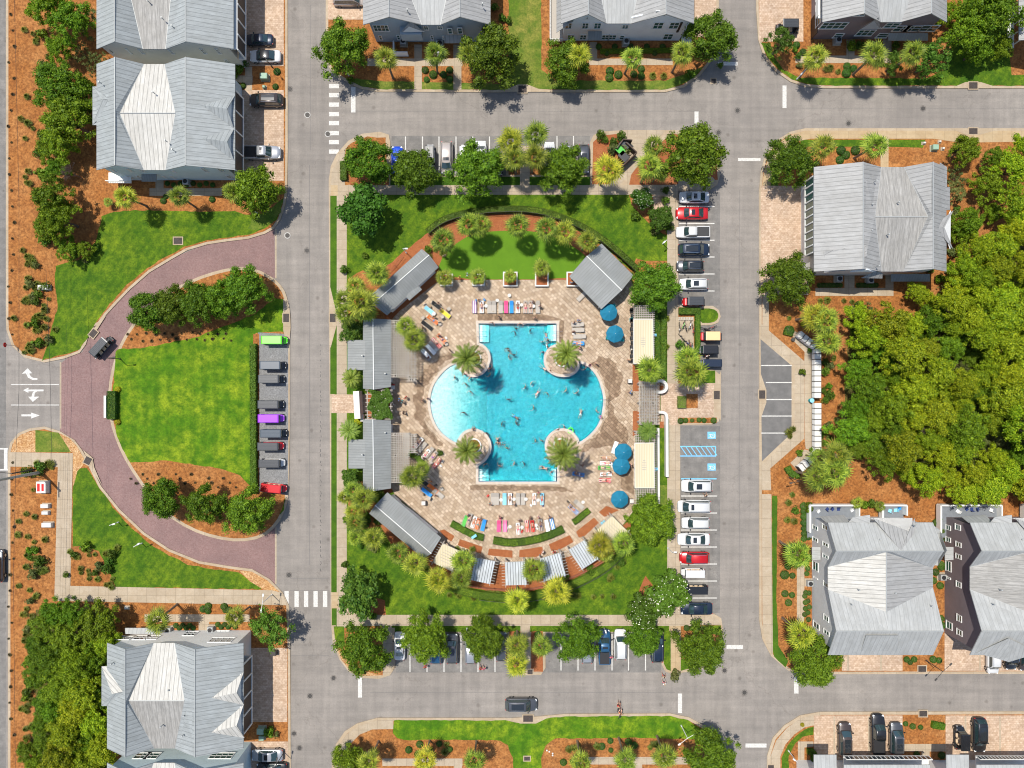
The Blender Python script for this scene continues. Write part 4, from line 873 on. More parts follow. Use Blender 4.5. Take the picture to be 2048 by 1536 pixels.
def tuft(seed, m='tuft', n=150, R_=.5, h=.7, w=.016):
    rs = random.Random(seed); V = []
    for i in range(n):
        a = rs.uniform(0, 6.283); r0 = rs.uniform(0, .12); L_ = R_*rs.uniform(.55, 1.1); sd = Vector((-math.sin(a), math.cos(a), 0))*w; hh = h*rs.uniform(.5, 1.1)*(1.2 - L_/R_*.6)
        p0 = Vector((math.cos(a)*r0, math.sin(a)*r0, 0)); p1 = Vector((math.cos(a)*L_*.5, math.sin(a)*L_*.5, hh)); p2 = Vector((math.cos(a)*L_, math.sin(a)*L_, hh*.72))
        V.append([p0 - sd, p0 + sd, p1 + sd, p1 - sd]); V.append([p1 - sd, p1 + sd, p2 + sd*.2, p2 - sd*.2])
    return T('grass_tuft', mesh_quads('grass_tuft', np.array([[list(p) for p in q] for q in V]), m))
TUFT = [tuft(1, w=.02), tuft(2, w=.02)]; TUFTD = tuft(3, 'tuft_d', 70, .3, .3); 
def hedge(pts_px, w, h, seed=1, m='hedge', look='long clipped hedge', z0=0.14, dens=190, leaf=.07, name='hedge'):
    P_ = [Vector(g2(*p)) for p in pts_px]; rs = np.random.RandomState(seed); C = []; N_ = []; core = MB()
    mid = P_[len(P_)//2]; root = empty(name, (mid.x, mid.y, z0))
    for a, b in zip(P_, P_[1:]):
        L_ = (b-a).length; n = int(L_*(w + 2*h)*dens); t = rs.rand(n); d = (b-a)/L_; nr = Vector((-d.y, d.x)); s = rs.uniform(-1, 1, n); face = rs.rand(n) < w/(w + 2*h)
        off = np.where(face, s*w/2, np.sign(s)*w/2*rs.uniform(.9, 1.08, n)); zz_ = np.where(face, h*rs.uniform(.92, 1.08, n), rs.uniform(.1, 1, n)*h)
        C.append(np.stack([a.x + d.x*L_*t + nr.x*off, a.y + d.y*L_*t + nr.y*off, z0 + zz_], 1))
        N_.append(np.stack([np.where(face, 0, nr.x*np.sign(s)), np.where(face, 0, nr.y*np.sign(s)), np.where(face, 1., .2)], 1))
        core.box(((a.x+b.x)/2, (a.y+b.y)/2, z0 + h*.44), (L_, w*.85, h*(.88 - .01*(len(C) % 3))), math.atan2(d.y, d.x))
    V = leafcards(np.concatenate(C), np.concatenate(N_), leaf, rs) - np.array(list(root.location))
    core.build('stem', M['oak'], root); o = bpy.data.objects.new('foliage', mesh_quads('foliage', V, m)); COL.objects.link(o); o.parent = root
    c = pts_px[len(pts_px)//2]; pend(root, look, 'hedge', *c); return root
def place_tree(ts, px, py, rpx, look, cat='tree', zt=4.8, base=3.6, group=None, seed=None, hv=None):
    s = rpx/S/base; t = rnd.choice(ts); zt = zt*s; s *= 1/(1 - 0) * (1 - zt/H)     # crown seen larger because it is nearer
    hz = hv if hv else rnd.uniform(.9, 1.1); o = spawn(t, g(px, py, zt*hz), rnd.uniform(0, 6.28), (s, s*rnd.uniform(.88, 1.12), s*hz)); o.location.z = .14
    return pend(o, look, cat, px, py, group)
def place_palm(ts, px, py, rpx, look='bright green fan palm', zt=6.4, base=2.02, hs=1.0, cat='palm tree', group=None):
    s = rpx/S/base*1.03; zz_ = zt*s*hs; t = rnd.choice(ts)
    o = spawn(t, g(px, py, zz_), rnd.uniform(0, 6.28), (s, s, s*hs)); o.location.z = .14; o.rotation_euler.x = rnd.uniform(-.05, .05); o.rotation_euler.y = rnd.uniform(-.05, .05)
    return pend(o, look, cat, px, py, group)
OKL = 'dark green broad crowned oak tree'
for x, y, r in ((683,98,52),(985,108,63),(1130,123,44),(1425,72,50),(735,322,50),(828,340,46),(952,342,57),(1125,335,50),(1390,306,62),(1582,322,48),(1578,560,52),(1312,572,50),(1305,1040,50),
                (510,378,50),(725,1300,56),(848,1277,48),(1155,1278,46),(1285,1280,38),(1405,1300,50),(1630,1325,52),(1425,1518,55),(695,1522,36),(968,1277,44)):
    place_tree(OAK, x, y, r, OKL, group='oak trees lining the streets')
for x, y, r in ((298,622,43),(345,612,40),(395,605,45),(440,602,42),(486,578,48),(322,998,42),(408,1012,43),(492,1025,48)): place_tree(OAK, x, y, r, 'dense dark oak tree in the mulch beds of the drive island', group='oaks on the drive island')
place_tree(OAKL, 545, 1255, 42, 'light airy crowned oak tree'); place_tree(OAKL, 1562, 86, 32, 'small light green loose crowned tree'); place_tree(OAKL, 1865, 118, 40, 'small light green loose crowned tree'); place_tree(OAKL, 1785, 130, 1.0*22, 'small light green loose crowned tree')
place_tree(MAGL, 730, 420, 55, 'glossy leaved magnolia tree'); place_tree(MAG, 718, 1190, 45, 'glossy leaved magnolia tree')
MAGLB = [T('magnolia_tree', None, t.ch + [T('blossom', blossoms(i + 8, 75))]) for i, t in enumerate(MAGL)]
place_tree(MAGLB, 1337, 1185, 46, 'pale green tree covered in white blossoms'); place_tree(MAGLB, 1288, 1222, 36, 'pale green tree covered in white blossoms')
place_tree(MAGLB, 1284, 398, 24, 'pale green tree covered in white blossoms', base=3.8); place_tree(MAGL, 1323, 437, 27, 'small glossy round tree')
for x, y, r in ((705,664,26),(752,984,20),(703,955,18)): place_tree(MAG, x, y, r, 'small glossy round tree', zt=3.4)
# strip of trees along the west edge
for x, y, r in ((95,8,45),(140,42,42),(118,98,30),(115,172,50),(150,195,48),(140,242,50),(118,285,38),(100,300,28),(108,398,42),(120,440,40),(98,455,30),(135,500,24),(170,500,18)): place_tree(PIND, x, y, r, 'bushy green tree on the west mulch strip', group='trees on the west mulch strip')
for x, y, r in ((178,48,30),(165,108,24),(195,118,20),(190,140,16)): place_tree(OLV, x, y, r, 'olive grey small tree beside the left houses', zt=3.2)
o = spawn(BARE, g(140, 345, 3), .4, 1.1); o.location.z = .14; pend(o, 'bare leafless grey tree on the west mulch strip', 'tree', 140, 345)
place_tree(PIND, 115, 340, 26, 'bushy green tree on the west mulch strip', group='trees on the west mulch strip')
for x, y, r in ((85,1290,26),(120,1340,26),(205,1330,24),(100,1400,26),(185,1410,24),(90,1440,24),(150,1380,24),(210,1420,22),(175,1470,24),(145,1520,24),(200,1530,24),(60,1500,22),(175,1300,24)): place_tree(OAK, x, y, r, 'low dark tree inside the bottom left thicket', zt=3.6, group='understorey of the bottom left thicket')
for x, y, r in ((110,1225,30),(150,1228,32),(195,1250,42),(95,1255,34),(140,1275,40),(215,1285,30),(100,1310,38),(150,1330,44),(190,1320,34),(75,1350,28),(120,1372,40),(170,1385,40),(205,1390,30),(150,1420,36),(110,1425,28),(190,1440,36),(130,1465,38),(95,1480,30),(165,1490,36),(205,1500,34),(120,1520,40),(75,1530,26),(170,1540,40),(215,1470,28)):
    ts = PIND if rnd.random() < .55 else PINE
    place_tree(ts, x, y, r, 'green tree in the thicket at bottom left', zt=5.0 if ts is PIND else 6.5, group='trees of the bottom left thicket')
# big wood on the right
def inpoly(p, poly):
    c = False; j = len(poly) - 1
    for i in range(len(poly)):
        if (poly[i][1] > p[1]) != (poly[j][1] > p[1]) and p[0] < (poly[j][0]-poly[i][0])*(p[1]-poly[i][1])/(poly[j][1]-poly[i][1]) + poly[i][0]: c = not c
        j = i
    return c
wood = [(1700,625),(1800,640),(1870,610),(1910,545),(1960,490),(2060,440),(2090,440),(2090,1000),(2000,990),(1900,1000),(1880,965),(1840,960),(1800,935),(1750,935),(1700,900),(1690,850),(1705,780),(1715,720)]
got = []; rw = random.Random(5)
for _ in range(6000):
    p = (rw.uniform(1680, 2090), rw.uniform(430, 1005)); r = rw.uniform(26, 50)
    if inpoly(p, wood) and all(math.dist(p, q[:2]) > (r + q[2])*.62 for q in got): got.append((*p, r))
for x, y, r in got:
    dk = (x < 1800 and y > 730) or rw.random() < .15
    place_tree(PIND if dk else PINE, x, y, r, 'darker green tree in the right hand wood' if dk else 'yellow green pine in the right hand wood', zt=5.0 if dk else 6.5, group='trees of the wood on the right', hv=rw.uniform(.8, 1.35))
low = []
for _ in range(3000):
    p = (rw.uniform(1680, 2090), rw.uniform(430, 1005)); r = rw.uniform(16, 26)
    if len(low) < 60 and inpoly(p, wood) and all(math.dist(p, q[:2]) > q[2]*.72 for q in got) and all(math.dist(p, q[:2]) > 22 for q in low): low.append((*p, r))
for x, y, r in low: place_tree(OAK if rw.random() < .6 else OLV, x, y, r, 'low dark tree between the crowns of the right hand wood', zt=3.6, group='understorey of the wood on the right')
for x, y, r in ((1985,20,55),(1935,62,46),(1955,100,30),(1905,30,28),(2000,95,26)): place_tree(PIND, x, y, r, 'large bright green tree beside the plum grey house', group='trees beside the plum grey house')
for x, y, r, k in ((1930,300,30,1),(1912,355,24,2),(1905,385,28,2),(1935,445,34,1),(1925,470,26,1),(1975,370,34,1),(2030,340,38,0),(2050,300,34,0),(1990,320,26,1),(2035,400,36,0),(2050,450,36,0),(1835,585,24,0),(1855,600,20,0),(1985,425,20,1),(1730,625,22,2)):
    place_tree((PINE, PIND, OLV)[k], x, y, r, ('yellow green pine', 'bushy green tree', 'olive grey small tree')[k] + ' in the mulch east of the right house', zt=(6.5, 5.0, 3.2)[k], group='trees east of the right house')
o = spawn(BARE, g(1745, 655, 4), 1.4, 1.5); o.location.z = .14; pend(o, 'bare brown tree at the edge of the right hand wood', 'tree', 1745, 655)
o = spawn(BARE, g(1860, 855, 4), 2.4, 1.5); o.location.z = .14; pend(o, 'bare brown tree in a gap of the right hand wood', 'tree', 1860, 855)
# palms
PLIST = [(772,120,25),(866,108,25),(940,110,24),(1158,108,24),(1262,112,24),(1363,107,25),(1634,117,26),(1752,107,28),(1822,107,26),(252,392,24),(357,395,22),(467,385,24),
 (1020,280,28),(1072,268,28),(1032,318,27),(1066,316,28),(1308,287,23),(1300,337,29),(1647,288,26),(1753,287,27),(1213,338,31),(1318,345,20),
 (749,545,27),(727,604,33),(687,597,22),(694,628,24),(710,571,20),(730,620,24),(934,452,27),(962,449,24),(884,477,27),(1036,447,26),(1096,454,26),(1129,462,25),(1172,485,23),
 (815,652,22),(825,679,25),(820,952,27),(845,940,17),(706,976,20),(728,998,26),(706,1021,20),(710,1050,22),(709,1075,18),(747,1077,24),(690,995,16),(796,1110,24),(827,1128,26),(874,1158,27),(928,1121,26),(922,1155,24),
 (1068,1142,26),(1118,1186,30),(1035,1198,26),(1199,1088,28),(1251,1092,26),(1212,1104,20),(1035,1293,26),(1035,1326,25),(1080,1295,23),(1300,742,28),(1386,742,33),(1380,715,26),
 (1631,631,28),(1651,645,30),(1655,682,28),(1673,908,32),(1634,956,30),(1674,948,33),(1643,918,22),(1597,1105,29),(1605,1270,30),(742,1523,24),(850,1522,24),(949,1521,23),(1162,1523,24),(1250,1518,25),(1332,1516,26),(311,1237,27),(472,1237,22)]
for i, (x, y, r) in enumerate(PLIST):
    yel = (x, y) in ((1020,280),(1158,108),(1213,338),(1631,631),(1118,1186),(874,1158),(1605,1270),(1035,1198),(1035,1326),(1199,1088),(850,1522),(252,392))
    place_palm(PALMY if yel else PALM, x, y, r, 'yellow green fan palm' if yel else 'bright green fan palm', group='fan palms')
for x, y, r in ((702,757,22),(699,862,23),(1295,862,22)): place_palm([feather_palm(9, 2.6, 34, 5.0)] if x == 702 else [bpy_t for bpy_t in DATE], x, y, r, 'small feathery palm beside the pool pavilions', zt=9.5 if x != 702 else 5.0, base=2.6, hs=.55 if x != 702 else 1)
for x, y, r in ((888,554,19),(956,552,19),(1021,551,15),(1083,536,20)): place_palm(PALM, x, y, r, 'small fan palm in a white square planter', hs=.62, group='planter palms')
for x, y, r in ((217,405,11),(708,708,14),(1715,1005,1.0*13),(1760,1012,12)): place_palm(PALM, x, y, r, 'knee high young palm', hs=.5)
for i, (x, y, r) in enumerate(((941,716,33),(1131,714,31),(941,903,30),(1134,905,36))):
    place_palm([DATE[i % 2]], x, y, r, 'large feathery date palm on a pool island', zt=9.5, base=2.75, hs=1.15, cat='palm tree', group='date palms on the pool islands')
# clipped round shrubs (px, py, radius px)
RS = [(850,139,7),(866,148,8),(887,148,7),(899,139,7),(899,157,7),(853,158,6),(1220,141,8),(1219,154,8),(1237,148,8),(1268,147,7),(1283,137,7),(1283,151,7),(1694,145,9),(1708,136,7),(1695,131,7),(1594,89,7),(1607,103,7),
 (1683,300,9),(1693,309,8),(1712,300,9),(1681,319,8),(817,1501,7),(839,1490,7),(878,1489,6),(899,1500,6),(835,1510,7),(1204,1494,7),(1221,1483,6),(1257,1485,7),(1269,1492,7),(1222,1502,5),(1127,1526,7),(1145,1524,5),
 (1579,661,10),(1577,1133,7),(1570,1150,9),(1586,1152,6),(1571,1188,7),(1585,1191,6),(1578,1206,7),(405,1219,7),(415,1213,7),(415,1223,6),(447,1214,7),(457,1220,6),(449,1222,5),(703,1260,6),(713,1259,6),(723,1260,6),
 (1374,1257,6),(1385,1257,5),(1395,1257,6),(1406,1257,5),(1034,1270,7),(1076,1270,7),(1362,842,6),(1372,841,5),(1399,840,5),(1409,841,5),(1428,841,6),(1385,841,4),(1813,1449,5),(1827,1454,6),(1843,1456,5),(1835,1510,6),(1885,1512,7),(1815,1320,6),(1830,1320,6),(1868,1320,7),(1880,1322,6),(423,398,6),(325,401,6),
 (330,392,5),(553,142,7),(550,172,6),(473,167,5),(485,170,6),(1822,1326,5),(1155,1529,5)]
for y, d in ((1013,8),(1023,7),(1034,7),(1046,7),(1058,6),(1068,6),(1078,6)): RS.append((1609, y, d))
for y in (1041,1051,1062,1075): RS.append((1618, y, 6))
for x, y in ((1614,1128),(1617,1138),(1615,1148),(1613,1186),(1619,1187),(1611,1193),(1617,1203),(1612,1206),(1620,1215),(1612,1218),(1617,1226),(1611,1230),(1618,1240)): RS.append((x, y, 5))
for x, y in ((1880,1038),(1873,1046),(1885,1062),(1883,1080),(1884,1130),(1873,1145),(1868,1162),(1882,1172),(1884,1135),(1883,1238),(1886,1252)): RS.append((x, y, 7))
for k in range(9): RS.append((1198 + k*16, 92 + (k % 2)*12, 6))
for k in range(8): RS.append((333 + k*13, 366 + (k % 2)*3, 5))
for k in range(6): RS.append((350 + k*7, 1252 + (k % 2)*5, 5)); RS.append((434 + k*7, 1250 + (k % 2)*5, 5))
for k in range(7): RS.append((1640 + k*7, 570, 5)); RS.append((1718 + k*6, 570, 5))
for x, y, r in RS:
    o = spawn(rnd.choice(BALL), (*g2(x, y, .5), .14), rnd.uniform(0, 6), (r/S/.5,)*2 + (r/S/.5*.8,)); pend(o, 'clipped round dark green shrub', 'shrub', x, y, 'clipped round shrubs')
for x, y, r in ((716,842,8),(234,779,6),(234,844,6),(1606,1451,4),(1608,648,1*6)): o = spawn(BALLY, (*g2(x, y, .5), .14), 1, (r/S/.5,)*3); pend(o, 'bright yellow rounded shrub', 'shrub', x, y)
LS = [(150,510),(170,520),(190,495),(1225,285),(1210,280),(1240,275),(1200,272),(1250,300),(1225,300),(1330,400),(1330,380),(1270,430),(1340,455),(1310,465),(745,1230),(690,1130),(745,1095),(760,1075),(782,1095),(700,945),(715,990),(760,1000),(735,1030),(690,1040),(1280,610),(1275,600),
 (1255,1060),(1225,1065),(1240,1120),(1130,1155),(1180,1140),(465,132),(478,138),(488,128),(455,136),(470,150),(540,1464),(553,1470),(1600,130),(1595,112),(1590,100),(1615,128),(1440,130),(1380,150),(1390,400),(1375,700),(1365,712),(1360,690),(1605,745),(1620,700),(1650,800),(1660,730),(1640,870),(1625,900),(1655,850),(1648,780),(690,540),(730,510),(790,600),(760,600),(855,500),
 (60,1100),(1870,500),(1880,560),(1860,540),(700,160),(1005,35),(990,15),(1018,40),(1010,148),(1785,112),(1640,92),(1700,95),(1720,92),(1790,92),(1820,92),(880,905),(1075,1300),(1085,330),(1020,335),(1600,905),(1615,1015),(1745,1008),(1728,1010),(1280,1245),(1345,1060),(1350,1350)]
rl_ = random.Random(4)
for cx, cy, dx, dy, n in ((85,320,22,120,10),(75,600,18,60,9),(85,690,15,15,3),(70,1110,18,50,5),(60,1300,12,120,9),(180,1130,40,25,8),(85,930,25,12,4),(85,120,20,90,6),(1650,760,12,60,5),(1700,615,40,8,5),(1900,420,25,70,6),(1920,300,25,20,3),(1580,1060,10,50,3),(760,560,12,20,3),(725,1050,20,30,5),(1310,560,15,20,3)):
    for _ in range(n):
        q_ = (rl_.gauss(cx, dx*.6), rl_.gauss(cy, dy*.6))
        if q_[0] > 20 and not (540 < q_[0] < 672) and not (1515 < q_[0] < 1637 and 660 < q_[1] < 935) and not (86 < q_[0] < 130 and 720 < q_[1] < 900): LS.append(q_)
for x, y in LS:
    k = rnd.choice((0, 0, 1, 2)); s = rnd.uniform(.8, 1.6); o = spawn(LOOSE[k], (*g2(x, y, .6), .14), rnd.uniform(0, 6), s); pend(o, 'loose leafy green shrub', 'shrub', x, y, 'loose leafy shrubs')
# ornamental tufts on the mulch
TS = []
rt = random.Random(9)
for cx, cy, dx, dy, n in ((62,75,18,60,7),(60,240,14,60,8),(55,345,12,20,5),(60,520,14,35,14),(68,590,30,50,24),(75,640,25,40,16),(60,700,18,25,6),(60,1060,18,60,9),(70,1130,22,60,16),(60,1220,18,60,14),(62,1300,14,70,16),(60,1400,14,80,18),(55,1480,12,50,10),(60,1270,12,40,8),
                          (185,1110,40,22,18),(170,1150,25,22,12),(215,1160,18,15,6),(80,930,35,20,8),(70,975,30,12,3),(1080,1192,140,5,26),(960,1186,60,5,12),(1200,1150,40,14,14),(1322,690,10,70,30),(1650,720,20,40,10),(1655,880,18,50,10),(1575,1020,15,60,6),(1590,870,25,15,5),(900,1120,60,20,8),
                          (1225,1120,25,14,8),(1120,150,1,1,1),(1305,150,12,6,3),(1330,153,8,5,2),(1285,1495,1,1,1),(1660,140,20,12,3),(1770,140,15,10,3),(900,1500,80,14,6),(1170,1492,40,16,6),(1310,1490,25,8,3),(880,500,20,20,6),(1240,540,18,20,6),(1180,480,30,20,6),(1700,600,60,14,4),(1635,600,30,6,3),(1590,620,15,14,4)):
    for _ in range(n): TS.append((rt.gauss(cx, dx*.55), rt.gauss(cy, dy*.55)))
rt.shuffle(TS); _nt = 0
for x, y in TS:
    if _nt >= 285: break
    if not (0 < x < 2048 and 0 < y < 1536) or (694 < x < 1340 and 640 < y < 1000 and x < 1306): continue
    _nt += 1
    s = rnd.uniform(.8, 1.5); o = spawn(rnd.choice(TUFT), (*g2(x, y, .4), .14), rnd.uniform(0, 6), s); pend(o, 'arching ornamental grass tuft', 'grass tuft', x, y, 'ornamental grass tufts')
for i in range(90):                                   # small seedlings in rows on the mulch
    if i < 46: x, y = rt.uniform(18, 32), 30 + i*33 * (1470/1518)
    elif i < 66: x, y = 262 + (i-46)*11 + rt.uniform(-3, 3), 948 + (i % 3)*9 - (0 if i < 58 else -8)
    else: x, y = 258 + (i-66)*9 + rt.uniform(-3, 3), 668 + (i % 2)*12 + rt.uniform(-3, 3)
    if y > 700 and y < 905 and x < 120: continue
    o = spawn(TUFTD, (*g2(x, y), .14), rnd.uniform(0, 6), rnd.uniform(.7, 1.3)); pend(o, 'tiny dark seedling clump on mulch', 'seedling', x, y, 'seedlings on the mulch')
# hedges
hedge(arcN, .9, 1.0, 1, look='long curved clipped hedge along the north fence'); hedge(arcS, 1.1, .9, 2, 'hedge', 'long curved hedge along the south fence')
hedge(smooth(zz(E2,(200,118),(260,150),(350,200),(430,238),(500,250)),1,False), 1.0, .55, 3, 'shrub', 'clipped curved hedge west of the south loungers')
hedge(smooth(zz(E2,(590,275),(720,298),(850,292),(1000,265),(1130,220),(1240,170)),1,False), 1.15, .55, 4, 'shrub', 'longest clipped curved hedge south of the loungers')
hedge(zz(E2,(1330,110),(1370,85),(1440,25),(1480,-5)), .9, .5, 5, 'shrub', 'short clipped hedge by the south east loungers')
hedge([(1356,623),(1398,623)], 1.0, .8, 6, look='clipped hedge at the north end of the bike pad'); hedge([(1393,625),(1393,704)], .75, .8, 7, look='straight clipped hedge between bikes and carts')
hedge([(1362,792),(1362,816)], 1.3, .6, 8, 'olive', 'square clipped hedge on the east plaza'); hedge([(510,688),(511,985)], .9, .9, 9, 'hedge', 'long leafy hedge behind the parked carts', dens=110, leaf=.11)
hedge([(230,782),(230,838)], 1.3, 1.0, 10, 'shrub', 'thick hedge behind the white entrance wall'); hedge([(689,325),(689,362)], 1.0, .8, 11, look='low hedge at the north west corner')
hedge(zz(E4,(325,1325),(350,1375),(400,1400),(440,1395)), 1.0, .5, 12, 'shrub', 'curved clipped hedge by the lower mailboxes'); hedge(zz(E4,(340,95),(330,140)), 1.4, .6, 13, 'shrub', 'stubby clipped hedge by the upper mailboxes')
hedge([(1313,618),(1313,760)], .8, .7, 14, 'hedge', 'loose hedge behind the east pergola', dens=120, leaf=.12); hedge([(1325,620),(1325,755)], .8, .7, 15, 'hedge', 'outer loose hedge behind the east pergola', dens=120, leaf=.12)
hedge([(1860,1446),(1885,1450)], 1.0, .6, 16, look='short hedge in the lower right mulch bed'); hedge([(1612,1500),(1625,1500),(1625,1540)], .8, .6, 17, look='hedge at the corner of the bottom right house')
hedge([(755,988),(800,1005),(850,1050)], .8, .7, 18, 'shrub', 'row of clipped box hedge beside the south west pavilion'); hedge([(817,905),(835,912),(848,930)], .9, .6, 19, 'shrub', 'curved low hedge beside the south pergola')
hedge([(1200,105),(1345,103)], .7, .4, 20, 'oak', 'low dark hedge below the light grey house')
# ------------------------------------------------------------------ houses
def gx(px, z): return (px - 1024)*(1 - z/H)/S
def gy(py, z): return (768 - py)*(1 - z/H)/S
class House:
    def __init__(s, name, label, c, cat='house'):
        s.root = empty(name, (*g2(*c), 0)); tag(s.root, label, cat); s.roof = {}; s.c = c
    def face(s, pts, m='roof', t=.16): s.roof.setdefault(m, MB()).slab(pts, t)
    def done(s, name='roof'):
        for m, mb in s.roof.items():
            o = mb.build(name, M[m], s.root); roof_uv(o.data)
    def part(s, name, mb, m, parent=None): return mb.build(name, M[m], parent or s.root)
def ray(px, py, axis, c):                              # photo ray meets the wall plane x=c or y=c
    dx, dy = (px - 1024)/S, (768 - py)/S
    t = c/(dx if axis == 'x' else dy); return dx*t, dy*t, H - H*t
def window(h, axis, c, p0, p1, out, cols=2, rows=1, glass='glass', sill=True):
    a = ray(*p0, axis, c); b = ray(*p1, axis, c); u = 1 if axis == 'y' else 0
    # p0 top-left, p1 bottom-right on the wall; width from the mean of both corners
    if axis == 'y': w0, w1 = sorted((a[0], b[0]))
    else: w0, w1 = sorted((a[1], b[1]))
    z0, z1 = sorted((a[2], b[2])); z0 = max(z0, .5)
    mid = ((w0+w1)/2, (z0+z1)/2); W_, Z_ = w1-w0, z1-z0
    def bx(mb, u0, u1, v0, v1, d0, d1):
        if axis == 'y': mb.box(((u0+u1)/2, c + out*(d0+d1)/2, (v0+v1)/2), (u1-u0, abs(d1-d0), v1-v0))
        else: mb.box((c + out*(d0+d1)/2, (u0+u1)/2, (v0+v1)/2), (abs(d1-d0), u1-u0, v1-v0))
    fr = MB(); f = .11
    bx(fr, w0, w1, z1-f, z1, -.02, .09); bx(fr, w0-.05, w1+.05, z0-.06, z0+f, -.02, .12); bx(fr, w0, w0+f, z0+f, z1-f, -.02, .09); bx(fr, w1-f, w1, z0+f, z1-f, -.02, .09)
    for k in range(1, cols): q = w0 + W_*k/cols; bx(fr, q-.04, q+.04, z0+f, z1-f, -.02, .08)
    for k in range(1, rows+1):
        q = z0 + Z_*k/(rows+1); bx(fr, w0+f, w1-f, q-.03, q+.03, -.01, .07)
    fo = h.part('window', fr, 'trim'); gl = MB(); bx(gl, w0+f*.9, w1-f*.9, z0+f*.9, z1-f*.9, -.01, .03); gl.build('pane', M[glass], fo)
def walls(h, x0, y0, x1, y1, z0, z1, m, name='wall'):
    mb = MB(); mb.box(((x0+x1)/2, (y0+y1)/2, (z0+z1)/2), (abs(x1-x0), abs(y1-y0), z1-z0)); return h.part(name, mb, m)
def gable(h, axis, c, a, b, ap, za, zp, m, t=.2, z0=None):
    """triangular wall in the plane axis=c between a and b with its apex at ap"""
    mb = MB(); q = [(a, za), (b, za), (ap, zp)]
    if z0: q = [(a, z0), (b, z0), (b, za), (ap, zp), (a, za)]
    if axis == 'y': vs = [(u, c - t/2, v) for u, v in q] + [(u, c + t/2, v) for u, v in q]
    else: vs = [(c - t/2, u, v) for u, v in q] + [(c + t/2, u, v) for u, v in q]
    n = len(q); mb.add(vs, [tuple(range(n)), tuple(range(2*n-1, n-1, -1))] + [(i, n+i, n+(i+1) % n, (i+1) % n) for i in range(n)])
    return h.part('gable_wall', mb, m)
def hroof(h, r1, r2, e1, e2, v, N_, S_, mid, ze=7.0, zr=9.2, swap=False, m='roof', mm='roof_white', mm2=None, mw=None, wall='w_grey', wz0=0.0, inset_=(.45,.45,.45,.45), gf=None):
    """H plan: two parallel ridges joined by a cross ridge. r1,r2 ridge px; e1,e2 outer eave px; v=(a_first,b_first,a_second,b_second) valley feet px;
    N_,S_ the two ends px; mid=(centre ridge px, end1 px, end2 px). swap exchanges x and y."""
    X = (lambda p, z: gy(p, z)) if swap else (lambda p, z: gx(p, z)); Y = (lambda p, z: gx(p, z)) if swap else (lambda p, z: gy(p, z))
    P3 = (lambda a, b, z: (b, a, z)) if swap else (lambda a, b, z: (a, b, z))
    a1, a2, q1, q2 = X(r1, zr), X(r2, zr), X(e1, ze), X(e2, ze); va1, vb1, va2, vb2 = (X(p, ze) for p in v)
    yn, ys = Y(N_, ze), Y(S_, ze); ym = Y(mid[0], zr)
    def onslope(px, a, vv):
        z = zr
        for _ in range(12): z = zr - (X(px, z) - a)/(vv - a)*(zr - ze); z = min(zr, max(ze, z))
        return X(px, z), z
    c1x, c1z = onslope(mid[1], a1, (va1 + va2)/2); c2x, c2z = onslope(mid[2], a2, (vb1 + vb2)/2); zm = min(c1z, c2z); zm = (c1z + c2z)/2
    mw = mw or m
    h.face([P3(q1, yn, ze), P3(q1, ys, ze), P3(a1, ys, zr), P3(a1, yn, zr)], mw)
    h.face([P3(q2, yn, ze), P3(a2, yn, zr), P3(a2, ys, zr), P3(q2, ys, ze)], m)
    for a, va, vb, cx, s in ((a1, va1, va2, c1x, m), (a2, vb1, vb2, c2x, m)):
        h.face([P3(a, yn, zr), P3(va, yn, ze), P3(cx, ym, zm), P3(a, ym, zr)], s); h.face([P3(a, ym, zr), P3(cx, ym, zm), P3(vb, ys, ze), P3(a, ys, zr)], s)
    h.face([P3(va1, yn, ze), P3(vb1, yn, ze), P3(c2x, ym, zm), P3(c1x, ym, zm)], mm); h.face([P3(c1x, ym, zm), P3(c2x, ym, zm), P3(vb2, ys, ze), P3(va2, ys, ze)], mm2 or mm)
    cap = MB()
    for a in (a1, a2): cap.tube(P3(a, yn, zr + .03), P3(a, ys, zr + .03), .07, n=6)
    cap.tube(P3(c1x, ym, zm + .03), P3(c2x, ym, zm + .03), .07, n=6)
    for c, va, vb in ((c1x, va1, va2), (c2x, vb1, vb2)): cap.tube(P3(c, ym, zm), P3(va, yn, ze), .035, n=4); cap.tube(P3(c, ym, zm), P3(vb, ys, ze), .035, n=4)
    h.part('ridge_cap', cap, 'hvac')
    s = 1 if q2 > q1 else -1; t = 1 if yn > ys else -1
    X0, X1 = q1 + s*inset_[0], q2 - s*inset_[1]; Y0, Y1 = yn - t*inset_[2], ys + t*inset_[3]
    zt = ze - .12
    p0, p1 = P3(X0, Y0, 0), P3(X1, Y1, 0); walls(h, p0[0], p0[1], p1[0], p1[1], wz0, zt, wall)
    ax = 'x' if swap else 'y'
    for yy in (Y0 - t*.1, Y1 + t*.1):
        gable(h, ax, yy, X0, va1, a1, zt, zr - .25, gf or wall); gable(h, ax, yy, vb1, X1, a2, zt, zr - .25, gf or wall)
    return dict(a1=a1, a2=a2, q1=q1, q2=q2, yn=yn, ys=ys, X0=X0, X1=X1, Y0=Y0, Y1=Y1, ze=ze, zr=zr)
